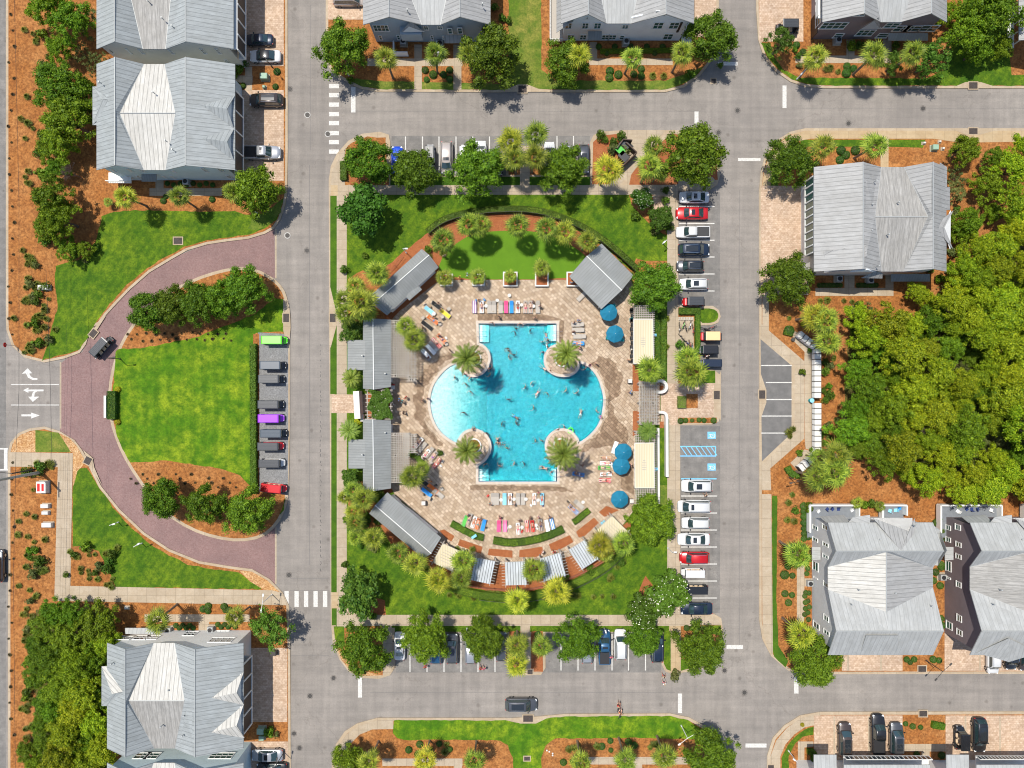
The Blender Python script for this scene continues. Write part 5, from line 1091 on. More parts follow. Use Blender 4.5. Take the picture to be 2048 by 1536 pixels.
def dormer(h, ain, aout, c1, c2, zi, zo, zc1, m='roof', wall='w_white', window_='glass_dark'):
    a = g(*ain, zi); b = g(*aout, zo); p = g(*c1, zc1); q = g(*c2, zc1)
    b = (b[0], (p[1] + q[1])/2 if abs(p[0] - q[0]) < abs(p[1] - q[1]) else b[1], b[2])
    h.face([a, p, b], m, .1); h.face([a, b, q], m, .1)
    mb = MB(); d = .35 if a[0] < b[0] else -.35
    vs = [(p[0]-d, p[1], p[2]-.05), (q[0]-d, q[1], q[2]-.05), (b[0]-d*.3, b[1], b[2]-.15)]
    mb.add(vs + [(x-.1, y, z) for x, y, z in vs], [(0,1,2),(5,4,3),(0,3,4,1),(1,4,5,2),(2,5,3,0)]); h.part('dormer_wall', mb, wall)
def vents(h, pts, z):
    for x, y in pts:
        c = g(x, y, z); mb = MB(); mb.tube((c[0], c[1], z-.4), (c[0], c[1], z+.35), .07, n=8); mb.tube((c[0], c[1], z+.3), (c[0], c[1], z+.42), .13, .1, n=8); h.part('roof_vent', mb, 'hvac')
def awning(h, px0, py0, px1, py1, z0, z1, m='roof_small', dirn='S'):
    a, b = g(px0, py0, z0), g(px1, py0, z0); c, d = g(px1, py1, z1), g(px0, py1, z1)
    if dirn == 'W': a, b, c, d = g(px1, py0, z0), g(px1, py1, z0), g(px0, py1, z1), g(px0, py0, z1)
    mb = MB(); mb.slab([a, b, c, d], .1); o = h.part('awning', mb, m); roof_uv(o.data)
def garage_porch(h, x0, x1, y0, y1, z0, z1, n=3, m='w_white', scr='screen'):
    """screened balcony strip on an east or west face"""
    mb = MB(); mb.box(((x0+x1)/2, (y0+y1)/2, z0), (abs(x1-x0)+.1, abs(y1-y0)+.1, .25)); mb.box(((x0+x1)/2, (y0+y1)/2, z1), (abs(x1-x0), abs(y1-y0), .2))
    for k in range(n+1):
        y = y0 + (y1-y0)*k/n; mb.box((x1, y, (z0+z1)/2), (.18, .18, z1-z0))
    o = h.part('balcony_frame', mb, 'trim'); sb = MB()
    for k in range(n):
        ya, yb = y0 + (y1-y0)*k/n, y0 + (y1-y0)*(k+1)/n; sb.box((x1 - math.copysign(.06, x1-x0), (ya+yb)/2, (z0+z1)/2), (.03, abs(yb-ya)-.2, z1-z0-.3))
    sb.build('screen', M[scr], o)
def hvac(px, py, look='grey air conditioner unit', z0=.14):
    c = g(px, py); t = empty('air_conditioner', (c[0], c[1], z0)); mb = MB()
    mb.box((c[0], c[1], z0+.05), (1.25, 1.25, .1)); mb.build('pad', M['walk'], t)
    cb = MB(); cb.bbox((c[0], c[1], z0+.5), (.9, .9, .8), 0, .06); cb.build('case', M['hvac'], t)
    fb = MB(); fb.tube((c[0], c[1], z0+.89), (c[0], c[1], z0+.93), .34, n=20)
    for k in range(6): fb.tube((c[0], c[1], z0+.94), (c[0]+.33*math.cos(k), c[1]+.33*math.sin(k), z0+.94), .015, n=4)
    fb.build('fan_grille', M['black'], t); pend(t, look, 'air conditioner', px, py, 'air conditioner units'); return t

# --- west pair
h = House('townhouse', 'grey roofed beige townhouse cut by the top left edge of the photo', (330, 0))
k = hroof(h, 229, 371, 193, 467, (286,331,286,331), -330, 98, (-95, 240, 352), 7.4, 9.6, mm='roof_worn', wall='w_beige', m='roof_blue', inset_=(.5,1.0,.5,.5))
for x0, x1, y0, y1 in ((217,228,98,106),(250,265,97,107),(274,290,98,107),(334,350,98,107),(398,415,97,107),(428,444,97,107)): window(h, 'y', k['Y1'], (x0,y0), (x1,y1), -1, 2)
for x0, x1, y0, y1 in ((447,462,119,128),): window(h, 'y', k['Y1'], (x0,y0), (x1,y1), -1, 2)
garage_porch(h, gx(467,7.2)-.6, gx(467,7.2)+.35, gy(-330,7), gy(96,7), 3.4, 6.6, 14); vents(h, ((297,3),(325,37),(345,53)), 8.6); h.done()
h = House('townhouse', 'pale teal townhouse with bright white centre roof at upper left', (340, 230))
k = hroof(h, 230, 371, 193, 470, (288,329,288,331), 128, 340, (223, 237, 353), 7.0, 9.2, m='roof_blue', wall='w_teal', inset_=(.6,1.6,.5,.5))
h.face([g(185,173,6.6), g(229,173,7.6), g(229,250,7.6), g(185,250,6.6)], 'roof_blue', .1); h.face([g(185,173,6.62), g(204,199,8.2), g(229,199,8.6), g(229,172,8.3)], 'roof_blue', .1); h.face([g(185,250,6.62), g(229,203,8.6), g(204,199,8.2)], 'roof_blue', .1)
dormer(h, (404,210), (454,210), (469,192), (468,257), 8.5, 8.4, 7.1, 'roof_blue'); dormer(h, (405,276), (454,276), (468,258), (468,321), 8.5, 8.4, 7.1, 'roof_blue')
garage_porch(h, gx(470,7)-1.4, gx(470,7)-.15, gy(178,7), gy(338,7), 3.4, 6.6, 4)
for x0, x1, y0, y1 in ((218,233,337,343),(250,268,336,343),(277,292,339,343),(399,418,335,343),(431,449,335,343),(250,268,351,357),(272,285,351,357),(322,336,351,357),(338,353,351,357),(450,466,350,356),(341,352,340,344)): window(h, 'y', k['Y1'], (x0,y0), (x1,y1), -1, 2)
awning(h, 283, 348, 313, 363, 3.4, 2.9); vents(h, ((307,185),(332,282),(346,300),(200,165)), 8.6)
mb = MB(); c0, c1 = g(217, 349, 2), g(262, 362, 2); mb.box(((c0[0]+c1[0])/2, (c0[1]+c1[1])/2, 1.9), (abs(c1[0]-c0[0]), 1.6, .2))
for q in range(14): mb.box((c0[0] + (c1[0]-c0[0])*q/13, c1[1]-.2, 2.4), (.05, .05, .9))
mb.box(((c0[0]+c1[0])/2, c1[1]-.2, 2.9), (abs(c1[0]-c0[0]), .08, .08)); h.part('deck', mb, 'trim'); h.done()
# --- top row
h = House('townhouse', 'slate blue townhouse with two entry doors in the top row', (855, 30))
k = hroof(h, 778, 920, 726, 981, (843.5,881,843.5,881), -260, 49.5, (-105, 784, 914), 6.8, 9.0, m='roof', mm='roof_pale', wall='w_blue', inset_=(.7,.6,.5,.75))
h.face([g(757,35,7.4), g(778,0,9.06), g(811,36,7.4)], 'roof', .12)
dormer(h, (822,41), (817,52), (802,64), (846,63), 7.2, 6.4, 5.2, 'roof')
for x0, x1, y0, y1, c in ((744,780,49,62,4),(756,766,70,79,1),(792,802,70,79,1),(846,858,51,59,2),(874,886,51,58,2),(860,868,70,79,1),(894,906,56,67,1),(914,926,55,67,1),(819,835,62,75,3),(884,889,71,78,1)): window(h, 'y', k['Y1'] - (.35 if x0 > 892 and x0 < 930 else 0), (x0,y0), (x1,y1), -1, c)
walls(h, *g2(889, 60, 4.5), *g2(948, 62, 4.5)[:1], k['Y1'], 0, 6.7, 'w_blue', 'bay_wall') if False else None
awning(h, 889, 70, 929, 86, 3.6, 3.1, 'roof'); mb = MB(); c0 = g(804, 84, 3); c1 = g(846, 84, 3); mb.box(((c0[0]+c1[0])/2, k['Y1']-.6, 3.9), (abs(c1[0]-c0[0]), 1.2, 1.9)); h.part('entry_bay', mb, 'w_blue'); vents(h, ((815,21),(965,9)), 8.2); h.done()
h = House('townhouse', 'light grey townhouse with three attic windows in the top row', (1250, 20))
k = hroof(h, 1177, 1332, 1122, 1388, (1213.6,1255,1213.6,1262), -300, 47, (-118, 1180, 1300), 6.8, 9.4, m='roof', mm='roof_pale', wall='w_lgrey', inset_=(.7,.6,.5,.75))
h.face([g(1113,65,4.2), g(1147,42,6.6), g(1147,-300,6.6), g(1113,-300,4.2)], 'roof', .12)
for x0, x1, y0, y1, c in ((1131,1143,45,57,2),(1165,1176,45,57,2),(1189,1201,45,57,2),(1245,1256,49,57,2),(1309,1324,44,57,2),(1341,1355,44,57,2),(1135,1147,69,81,2),(1160,1172,69,80,2),(1204,1217,69,80,2),(1218,1231,69,80,2),(1240,1247,70,80,1),(1329,1343,67,79,2),(1312,1319,21,29,1),(1321,1329,21,29,1),(1331,1338,21,29,1),(1172,1177,33,38,1)): window(h, 'y', k['Y1'], (x0,y0), (x1,y1), -1, c)
awning(h, 1176, 62, 1204, 80, 3.7, 3.1, 'roof_small'); mb = MB(); a_, b_ = ray(1352,64,'y',k['Y1']), ray(1366,44,'y',k['Y1']); mb.box(((a_[0]+b_[0])/2, k['Y1']-.02, (a_[2]+b_[2])/2), (abs(a_[0]-b_[0]), .12, abs(a_[2]-b_[2]))); h.part('balcony_opening', mb, 'screen')
mb = MB(); c0, c1 = g(1100, -60, 2), g(1126, 80, 2); mb.box(((c0[0]+c1[0])/2, (c0[1]+c1[1])/2, 1.5), (abs(c0[0]-c1[0]), abs(c0[1]-c1[1]), .2)); h.part('side_deck', mb, 'sling')
mb = MB(); mb.box((c0[0], (c0[1]+c1[1])/2, 2.3), (.1, abs(c0[1]-c1[1]), .12)); mb.box(((c0[0]+c1[0])/2, c1[1], 2.3), (abs(c0[0]-c1[0]), .1, .12))
for q in range(20): mb.box((c0[0], c0[1] + (c1[1]-c0[1])*q/19, 1.9), (.06, .06, .8))
h.part('deck_railing', mb, 'trim'); h.done()
h = House('townhouse', 'dark plum grey townhouse with white windows in the top row', (1750, 20))
k = hroof(h, 1729, 1863, 1645, 1894, (1762,1801,1762,1801), -260, 44, (-100, 1733, 1858), 6.8, 9.2, m='roof', mm='roof_pale', wall='w_purple', inset_=(1.2,.6,.5,.75))
dormer(h, (1757,35), (1749,41), (1718,58), (1761,58), 7.6, 6.8, 5.2, 'roof'); 
for x0, x1, y0, y1, c in ((1648,1687,44,57,4),(1672,1682,66,75,1),(1775,1793,45,55,2),(1794,1813,51,62,2),(1815,1836,51,62,2),(1848,1868,50,62,2),(1720,1742,59,71,3),(1759,1772,66,75,1),(1704,1728,24,31,3)): window(h, 'y', k['Y1'], (x0,y0), (x1,y1), -1, c)
for y0, y1 in ((12,44),(-40,-10)): window(h, 'x', k['X0'], (1632, y0), (1643, y1), -1, 1, 2)
mb = MB(); mb.box((k['X0']-.7, gy(14,5), 5.0), (1.4, 3.4, .15)); mb.box((k['X0']-1.4, gy(14,5), 5.5), (.1, 3.4, .9)); h.part('balcony', mb, 'trim')
mb = MB(); mb.box((k['X0']-.03, gy(50,1.5), 1.3), (.1, 3.2, 2.3)); h.part('garage_opening', mb, 'screen')
awning(h, 1777, 66, 1856, 81, 3.8, 3.0, 'roof_small'); h.done()
h = House('side_porch_house', 'white porch of a house at the upper right photo edge', (2065, 40)); walls(h, *g2(2048,-60), *g2(2120,78), 0, 6, 'w_grey')
mb = MB(); 
for y in range(-60, 82, 20): c_ = g(2040, y, 2); mb.box((c_[0], c_[1], 2.5), (.14, .14, 5))
c_ = g(2040, 10, 5); mb.box((c_[0], c_[1], 5), (.3, 10.6, .2)); mb.box((c_[0]+.3, c_[1], 2.6), (.9, 10.6, .2)); h.part('porch', mb, 'trim'); h.face([g(2038,-60,5.4), g(2038,80,5.4), g(2130,80,7), g(2130,-60,7)], 'roof'); h.done()
# --- right house
h = House('townhouse', 'grey roofed townhouse beside the wood on the right', (1750, 440))
k = hroof(h, 1726, 1866, 1628, 1893, (1762.6,1808,1763,1807), 334, 543, (431, 1746, 1860), 7.0, 9.4, m='roof', mm='roof_worn', wall='w_white', inset_=(.9,1.2,.5,.5))
h.face([g(1894,334,7.0), g(1880,325,7.9), g(1880,420,7.9), g(1900,420,6.6), g(1900,374,6.6), g(1894,374,7.0)], 'roof', .1)
dormer(h, (1868,451), (1889,452), (1907,421), (1906,498), 8.6, 8.2, 6.7, 'roof')
h.face([g(1648,503,7.6), g(1733,490,9.5), g(1734,512,9.5), g(1700,540,8.0), g(1648,545,7.3)], 'roof', .12); gable(h, 'y', gy(543,7), gx(1700,7), gx(1752,7), gx(1734,9), 7.0, 9.1, 'w_lgrey')
h.face([g(1722,556,5.6), g(1753,541,6.6), g(1765,546,6.3), g(1765,557,5.4)], 'roof', .1)
awning(h, 1782, 548, 1860, 563, 3.6, 2.9); garage_porch(h, k['X0']+.3, k['X0']-.75, gy(350,7), gy(503,7), 3.4, 6.4, 10, scr='glass'); vents(h, ((1751,362),(1743,409),(1796,405),(1742,461),(1776,469),(1756,532)), 8.6); h.done()
# --- bottom left
h = House('townhouse', 'white and grey townhouse with two triangular dormers at bottom left', (345, 1400))
k = hroof(h, 250.5, 390, 214, 487, (308,349,308.6,350), 1286, 1497, (1405, 254, 372), 7.2, 9.6, m='roof_blue', mm='roof_white', mm2='roof_worn', wall='w_white', inset_=(.6,1.5,.6,.5), gf='w_lgrey')
h.face([g(203,1333,6.6), g(222,1332,7.4), g(246,1383,9.3), g(224,1388,8.6)], 'roof_white', .1); h.face([g(203,1334,6.62), g(224,1388,8.6), g(203,1412,6.62)], 'roof_blue', .1); h.face([g(224,1388,8.6), g(246,1384,9.3), g(218,1412,7.4), g(203,1412,6.6)], 'roof_blue', .1)
dormer(h, (424,1396), (473,1396), (487,1345), (488,1410), 8.8, 8.6, 7.3, 'roof_white'); dormer(h, (423,1465), (473,1465), (487,1410), (489,1476), 8.8, 8.6, 7.3, 'roof_white')
garage_porch(h, gx(487,7)-1.3, gx(487,7)-.1, gy(1330,7), gy(1470,7), 3.4, 6.7, 4)
for x0, x1, y0, y1, c in ((240,258,1273,1280),(275,290,1273,1280),(296,312,1273,1279),(425,461,1277,1287)) and ((240,258,1273,1280,2),(275,290,1272,1280,2),(296,312,1272,1279,2),(425,461,1276,1285,4),(374,388,1264,1272,3),(440,460,1256,1262,3)): window(h, 'y', k['Y0'], (x0,y0), (x1,y1), 1, c, glass='glass_dark')
window(h, 'x', k['X1'], (470,1290), (474,1318), 1, 1, 1, 'glass_dark')
awning(h, 250, 1268, 312, 1256, 3.6, 3.2, 'roof_pale'); vents(h, ((338,1379),(323,1452),(224,1327),(371,1375),(369,1430),(366,1470)), 8.6); h.done()
h = House('townhouse', 'pale green grey townhouse cut by the bottom left edge', (345, 1600))
k = hroof(h, 250.5, 390, 214, 487, (308,349,308,350), 1526, 1760, (1640, 254, 372), 7.2, 9.6, m='roof_blue', mm='roof_white', wall='w_teal', inset_=(.6,1.5,.5,.5))
for x0, x1, c in ((276,292,2),(297,312,2),(425,462,4)): window(h, 'y', k['Y0'], (x0,1506), (x1,1518), 1, c)
h.done()
# --- bottom right pair
def brhouse(dx, label, wall, mm, lb):
    h = House('apartment_house', label, (1760+dx, 1170))
    k = hroof(h, 1102, 1262, 1045, 1310, (1134,1179,1136,1175), 1656+dx, 1866+dx, (1778+dx, 1106, 1222), 7.4, 10.0, swap=True, m='roof_pale', mm=mm, mm2='roof', wall=wall, inset_=(.5,.7,.75,.6), mw='roof_pale')
    # N_,S_ are the west and east ends here
    h.face([g(1866+dx,1050,7.3), g(1880+dx,1060,7.0), g(1894+dx,1101,9.9), g(1876+dx,1131,8.0), g(1862+dx,1130,7.6)], 'roof_pale', .12)
    h.face([g(1744+dx,1036,7.4), g(1822+dx,1036,7.4), g(1802+dx,1100,9.9), g(1798+dx,1062,8.8)], 'roof_pale', .12) if False else None
    dormer(h, (1802+dx,1101), (1828+dx,1066), (1746+dx,1036), (1830+dx,1036), 9.95, 8.5, 7.5, 'roof')
    h.face([g(1722+dx,1302,7.9), g(1796+dx,1302,7.9), g(1796+dx,1271,9.9), g(1733+dx,1271,9.9)] if dx == 0 else [g(1953,1306,7.75), g(2018,1324,7.3), g(2018,1277,9.7)], 'roof_pale', .12)
    if dx: h.face([g(2018,1277,9.7), g(2018,1324,7.3), g(2078,1306,7.75)], 'roof_pale', .12)
    h.face([g(1696+dx,1046,7.0), g(1706+dx,1034,7.3), g(1740+dx,1030,7.3), g(1740+dx,1046,7.6)], 'roof_pale', .1)
    h.face([g(1638+dx,1033,4.6), g(1688+dx,1030,4.6), g(1700+dx,1044,6.6), g(1654+dx,1046,6.6)], 'roof_pale', .1)
    for x0, x1, y0, y1, c in ((1625,1636,1048,1062,2),(1645,1656,1047,1062,2),(1625,1636,1072,1086,2),(1646,1657,1082,1096,2),(1646,1657,1106,1120,2),(1625,1637,1119,1145,2),(1647,1657,1161,1177,1),(1648,1658,1227,1246,2),(1627,1639,1240,1262,2),(1648,1659,1256,1274,2),(1628,1636,1152,1160,1)):
        window(h, 'x', k['Y0'], (x0+lb, y0), (x1+lb, y1), -1, 1, 1)
    awning(h, 1624+lb, 1094, 1641+lb, 1120, 3.6, 3.0, 'roof_pale', 'W')
    # terraces north of the house
    for x0, x1, y0, y1 in ((1618+lb*.98,1716+dx,1010,1038),(1763+dx,1811+dx,1010,1030)):
        c0, c1 = g(x0, y0, 1.2), g(x1, y1, 1.2); mb = MB(); cx, cy = (c0[0]+c1[0])/2, (c0[1]+c1[1])/2; w_, d_ = abs(c1[0]-c0[0]), abs(c1[1]-c0[1])
        mb.box((cx, cy-1.5, .45), (w_, d_+3, .3)); h.part('terrace_floor', mb, 'terrace'); mb = MB(); 
        mb.box((cx, c0[1], 1.15), (w_, .25, 1.1)); mb.box((c0[0], cy-1, 1.15), (.25, d_+2, 1.1)); mb.box((c1[0], cy, 1.15), (.2, d_, 1.1)); h.part('terrace_wall', mb, 'trim')
    for e, (x, y) in enumerate(((gx(1664+dx,9.2), gy(1259,9.2)), (gx(1652+dx,9), gy(1100,9)))): pass
    vents(h, ((1758+dx,1078),(1717+dx,1179),(1789+dx,1185),(1703+dx,1208),(1758+dx,1227),(1862+dx,1211),(1829+dx,1051)), 8.8)
    mb = MB(); a_ = gy(1278,1.2); mb.box(((gx(1700+dx,0)+gx(1830+dx,0))/2, gy(1300,0)+1.9, 1.3), (gx(1830+dx,0)-gx(1700+dx,0), .1, 2.3)); h.part('garage_door', mb, 'trim'); h.done(); return k
KA = brhouse(0, 'mid grey walled apartment house with white windows, second from right below the wood', 'w_grey', 'roof_white', 0)
KB = brhouse(284, 'plum grey walled apartment house cut by the lower right edge', 'w_purple', 'roof_worn', 266)
for x0, x1, label in ((1628,1866,'white balcony house at the bottom edge below three dark cars'),(1893,2090,'white balcony house in the bottom right corner')):
    h = House('balcony_house', label, ((x0+x1)/2, 1560)); a, b = g(x0, 1511, 6.5), g(x1, 1600, 6.5); walls(h, a[0], gy(1540,3), b[0], b[1], 0, 6.6, 'w_white')
    mb = MB(); w_ = g(x0+60, 1513, 3.2); e_ = g(x1-8, 1513, 3.2); d_ = gy(1540,3); cy = (w_[1]+d_)/2
    mb.box(((w_[0]+e_[0])/2, cy, 3.0), (e_[0]-w_[0], abs(w_[1]-d_), .2)); h.part('balcony_floor', mb, 'trim'); mb = MB(); mb.box(((w_[0]+e_[0])/2, w_[1], 4.1), (e_[0]-w_[0], .12, .12))
    for q in range(20): mb.box((w_[0] + (e_[0]-w_[0])*q/19, w_[1], 3.55), (.1, .1, 1.1))
    h.part('balcony_rail', mb, 'trim'); mb = MB(); mb.box(((w_[0]+e_[0])/2, w_[1]-.02, 3.5), (e_[0]-w_[0], .03, .9)); h.part('balcony_glass', mb, 'glass_dark')
    h.face([g(x0,1510,6.8), g(x0+45,1510,6.8), g(x0+45,1600,7.4), g(x0,1600,7.4)], 'roof_pale'); h.face([g(x0+60,1530,6.8), g(x1-6,1530,6.8), g(x1-6,1640,8.4), g(x0+60,1640,8.4)], 'roof_pale'); h.done()
for x, y in ((376,366),(808,88),(881,92),(1251,88),(1672,85),(1674,559),(1736,562),(341,1258),(425,1256),(1616,1164),(1880,1152)): hvac(x, y)
# screen walls beside the doors of the slate blue house
for x0,x1 in ((788,816),(874,890)):
    c0, c1 = g(x0, 96, .8), g(x1, 108, .8); t = empty('screen_wall', ((c0[0]+c1[0])/2, c1[1], 0)); mb = MB(); mb.box(((c0[0]+c1[0])/2, c1[1], .8), (abs(c1[0]-c0[0]), .15, 1.4)); mb.box((c0[0], (c0[1]+c1[1])/2+.4, .8), (.15, abs(c0[1]-c1[1])+.8, 1.4)); mb.build('panel', M['w_lgrey'], t)
    pend(t, 'low grey screen wall round an air conditioner', 'wall', (x0+x1)/2, 102)

# ------------------------------------------------------------------ pool pavilions, pergolas, cabanas
def gable_pav(name, label, corners, ridge, zb=3.1, zr=4.2, notch=None, m='roof_small', walls_=True, open_=False):
    """corners in order c0,c1 (ridge side a) c2,c3 ; ridge = (r0,r1) with c0,c3 at the r0 end"""
    c = [g(*p, zb) for p in corners]; r0, r1 = g(*ridge[0], zr), g(*ridge[1], zr); cx = sum(p[0] for p in c)/4; cy = sum(p[1] for p in c)/4
    h = House(name, label, (0, 0), 'pavilion'); h.root.location = (cx, cy, 0)
    h.face([c[0], c[1], r1, r0], m, .12); h.face([r0, r1, c[2], c[3]], m, .12)
    if notch:
        n = [g(*p, zz_) for p, zz_ in zip(notch, (zb-.12, zb-.12, zb+.12, zb+.12))]; h.face(n, m, .1)
    mb = MB(); mb.tube((r0[0], r0[1], zr+.04), (r1[0], r1[1], zr+.04), .07, n=6); h.part('ridge_cap', mb, 'trim')
    sh = lambda p, k_=.88: (cx + (p[0]-cx)*k_, cy + (p[1]-cy)*k_)
    if walls_:
        mb = MB(); mb.prism([sh(p, .86) for p in c], 0, zb - .15); h.part('wall', mb, 'w_lgrey')
        for a, b, rr in ((c[0], c[3], r0), (c[1], c[2], r1)):
            a_, b_, r_ = sh(a,.86), sh(b,.86), sh(rr,.86); mb = MB(); mb.add([(a_[0],a_[1],zb-.16),(b_[0],b_[1],zb-.16),(r_[0],r_[1],zr-.2)], [(0,1,2)]); h.part('gable_wall', mb, 'w_lgrey')
    else:
        mb = MB()
        for p in c:
            q = sh(p); mb.box((q[0], q[1], zb/2), (.25, .25, zb))
        for i in range(4): a, b = sh(c[i]), sh(c[(i+1) % 4]); mb.tube((a[0],a[1],zb-.25), (b[0],b[1],zb-.25), .1, n=4)
        h.part('post_frame', mb, 'trim')
    return h
h = gable_pav('pool_pavilion', 'long grey metal roofed pavilion at the north west pool corner', [B3(868,588)+(), B3(430,985)+()] and [B3(868,588), B3(432,985), B3(572,1155), B3(1012,745)], (B3(932,640), B3(448,1060)), notch=zz(B3,(762,1028),(870,935),(845,905),(722,985))); h.done()
h = gable_pav('pool_pavilion', 'long grey metal roofed pavilion at the south west pool corner', [C3(420,1395), D3(795,298), D3(930,135), C3(575,1215)], (C3(470,1325), D3(855,258))); h.done()
h = gable_pav('pool_pavilion', 'square grey open pavilion at the north east pool corner', [B4(952,542), B4(1225,815), B4(950,1103), B4(676,822)], (B4(825,648), B4(1125,942)), 3.2, 4.2, walls_=False)
h.root.location = h.root.location; h.done()
for y0, y1, wx0, wy0, wx1, wy1, lab in ((637,779,695,680,736,740,'upper grey metal roofed pavilion between sidewalk and pergola'),(839,982,697,879,737,937,'lower grey metal roofed pavilion between sidewalk and pergola')):
    h = gable_pav('pool_pavilion', lab, [(726,y0),(726,y1-2),(782,y1-5),(782,y0+2)], ((746,y0),(747.5,y1)), 3.2, 4.3)
    h.face([g(wx0,wy0,2.9), g(wx1,wy0,3.5), g(wx1,wy1,3.5), g(wx0,wy1,2.9)], 'roof_small', .1); a, b = g(wx0+5, wy0+4, 2.9), g(wx1, wy1-4, 2.9); walls(h, a[0], a[1], b[0]+.3, b[1], 0, 2.7, 'w_lgrey', 'wing_wall'); vents(h, ((771, y0+110 if y0 < 700 else y0+26),(725, y0+74 if y0 < 700 else y0+70)), 3.6); h.done()
def pergola(label, x0, y0, x1, y1, nx, ny, z=2.8, m='pergola', ang=0, name='pergola', over=4):
    c = g((x0+x1)/2, (y0+y1)/2, z); t = empty(name, (c[0], c[1], 0)); tag(t, label, 'pergola'); k_ = (1-z/H)/S
    w, d = (x1-x0)*k_, (y1-y0)*k_; mb = MB(); pb = MB(); X, Y = c[0], c[1]
    for i in range(nx): mb.box((X - w/2 + w*i/max(1, nx-1), Y, z+.1), (.12, d, .14))
    mb.build('rafter', M[m], t); mb = MB()
    for j in range(ny): mb.box((X, Y - d/2 + d*j/max(1, ny-1), z+.24), (w + over*2*k_, .11, .12))
    mb.build('slat', M[m], t)
    for sx_ in (-1, 1):
        for q in range(max(2, int(d/3)+1)):
            pb = MB(); pb.box((X + sx_*(w/2-.15), Y - d/2 + .2 + (d-.4)*q/max(1, int(d/3)), z/2), (.2, .2, z)); pb.build('post', M[m], t)
    return t
pergola('white lattice pergola east of the upper west pavilion', 784, 641, 816, 754, 8, 24); pergola('white lattice pergola east of the lower west pavilion', 784, 866, 816, 964, 8, 22)
pergola('narrow lattice edge of the upper west pergola', 817, 690, 830, 762, 3, 14); pergola('narrow lattice edge of the lower west pergola', 812, 868, 830, 905, 4, 9)
t = pergola('vine covered entrance pergola between the west pavilions', 735, 780, 782, 838, 6, 8, 2.9)
rs = np.random.RandomState(3); C_ = []; nn = 5200
c0, c1 = g(742, 780, 3.2), g(783, 838, 3.2); C_ = np.stack([rs.uniform(c0[0], c1[0], nn), rs.uniform(c1[1], c0[1], nn), 3.1 + .35*rs.rand(nn)**.7], 1); ph_ = C_[:, 0]*2.1 + np.sin(C_[:, 1]*1.7)*2; C_[:, 2] += .28*np.sin(ph_)*np.cos(C_[:, 1]*2.6); C_[:, 0] += .35*np.sin(C_[:, 1]*2.3) - .15; C_[:, 1] += .3*np.sin(C_[:, 0]*2.9); C_ = (C_ - np.array([t.location.x, t.location.y, 0])); nn = len(C_)
o = bpy.data.objects.new('vine', mesh_quads('vine', leafcards(C_, np.tile([0,0,1.], (nn,1)), .15, rs), 'oak_l')); COL.objects.link(o); o.parent = t
t = pergola('long east pergola holding the upper cream shade cloth', 1270, 612, 1305, 728, 9, 28)
t2 = pergola('long east pergola holding the lower cream shade cloth', 1272, 862, 1308, 1020, 9, 36)
pergola('open lattice entrance pergola on the east side', 1279, 765, 1313, 848, 8, 14)
def cloth(label, pts, z, n=10, group='cream shade cloths'):
    p = [g(*q, z) for q in pts]; mb = MB(); vs = []
    for i in range(n+1):
        for j in range(n+1):
            u, v = i/n, j/n; a = Vector(p[0]).lerp(Vector(p[1]), u); b = Vector(p[3]).lerp(Vector(p[2]), u); q = a.lerp(b, v); q.z -= .22*math.sin(math.pi*u)*math.sin(math.pi*v); vs.append(tuple(q))
    vs2 = [(x, y, z_ - .02) for x, y, z_ in vs]; N2 = len(vs); fs = []
    for i in range(n):
        for j in range(n): a = i*(n+1)+j; fs.append((a, a+n+1, a+n+2, a+1)); fs.append((N2+a+1, N2+a+n+2, N2+a+n+1, N2+a))
    mb.add(vs + vs2, fs); c = g(*[sum(q[i] for q in pts)/4 for i in (0, 1)], z); t = empty('shade_cloth', (c[0], c[1], z)); mb.build('canvas', M['cream'], t, True); mb = MB()
    for i in range(4): mb.tube(p[i], p[(i+1) % 4], .035, n=5)
    mb.build('hem', M['trim'], t); tag(t, label, 'shade cloth', group); return t
cloth('upper cream shade cloth on the east pergola', [(1267,639),(1306,639),(1307,727),(1267,727)], 3.3); cloth('lower cream shade cloth on the east pergola', [(1269,887),(1308,886),(1309,976),(1270,976)], 3.3)
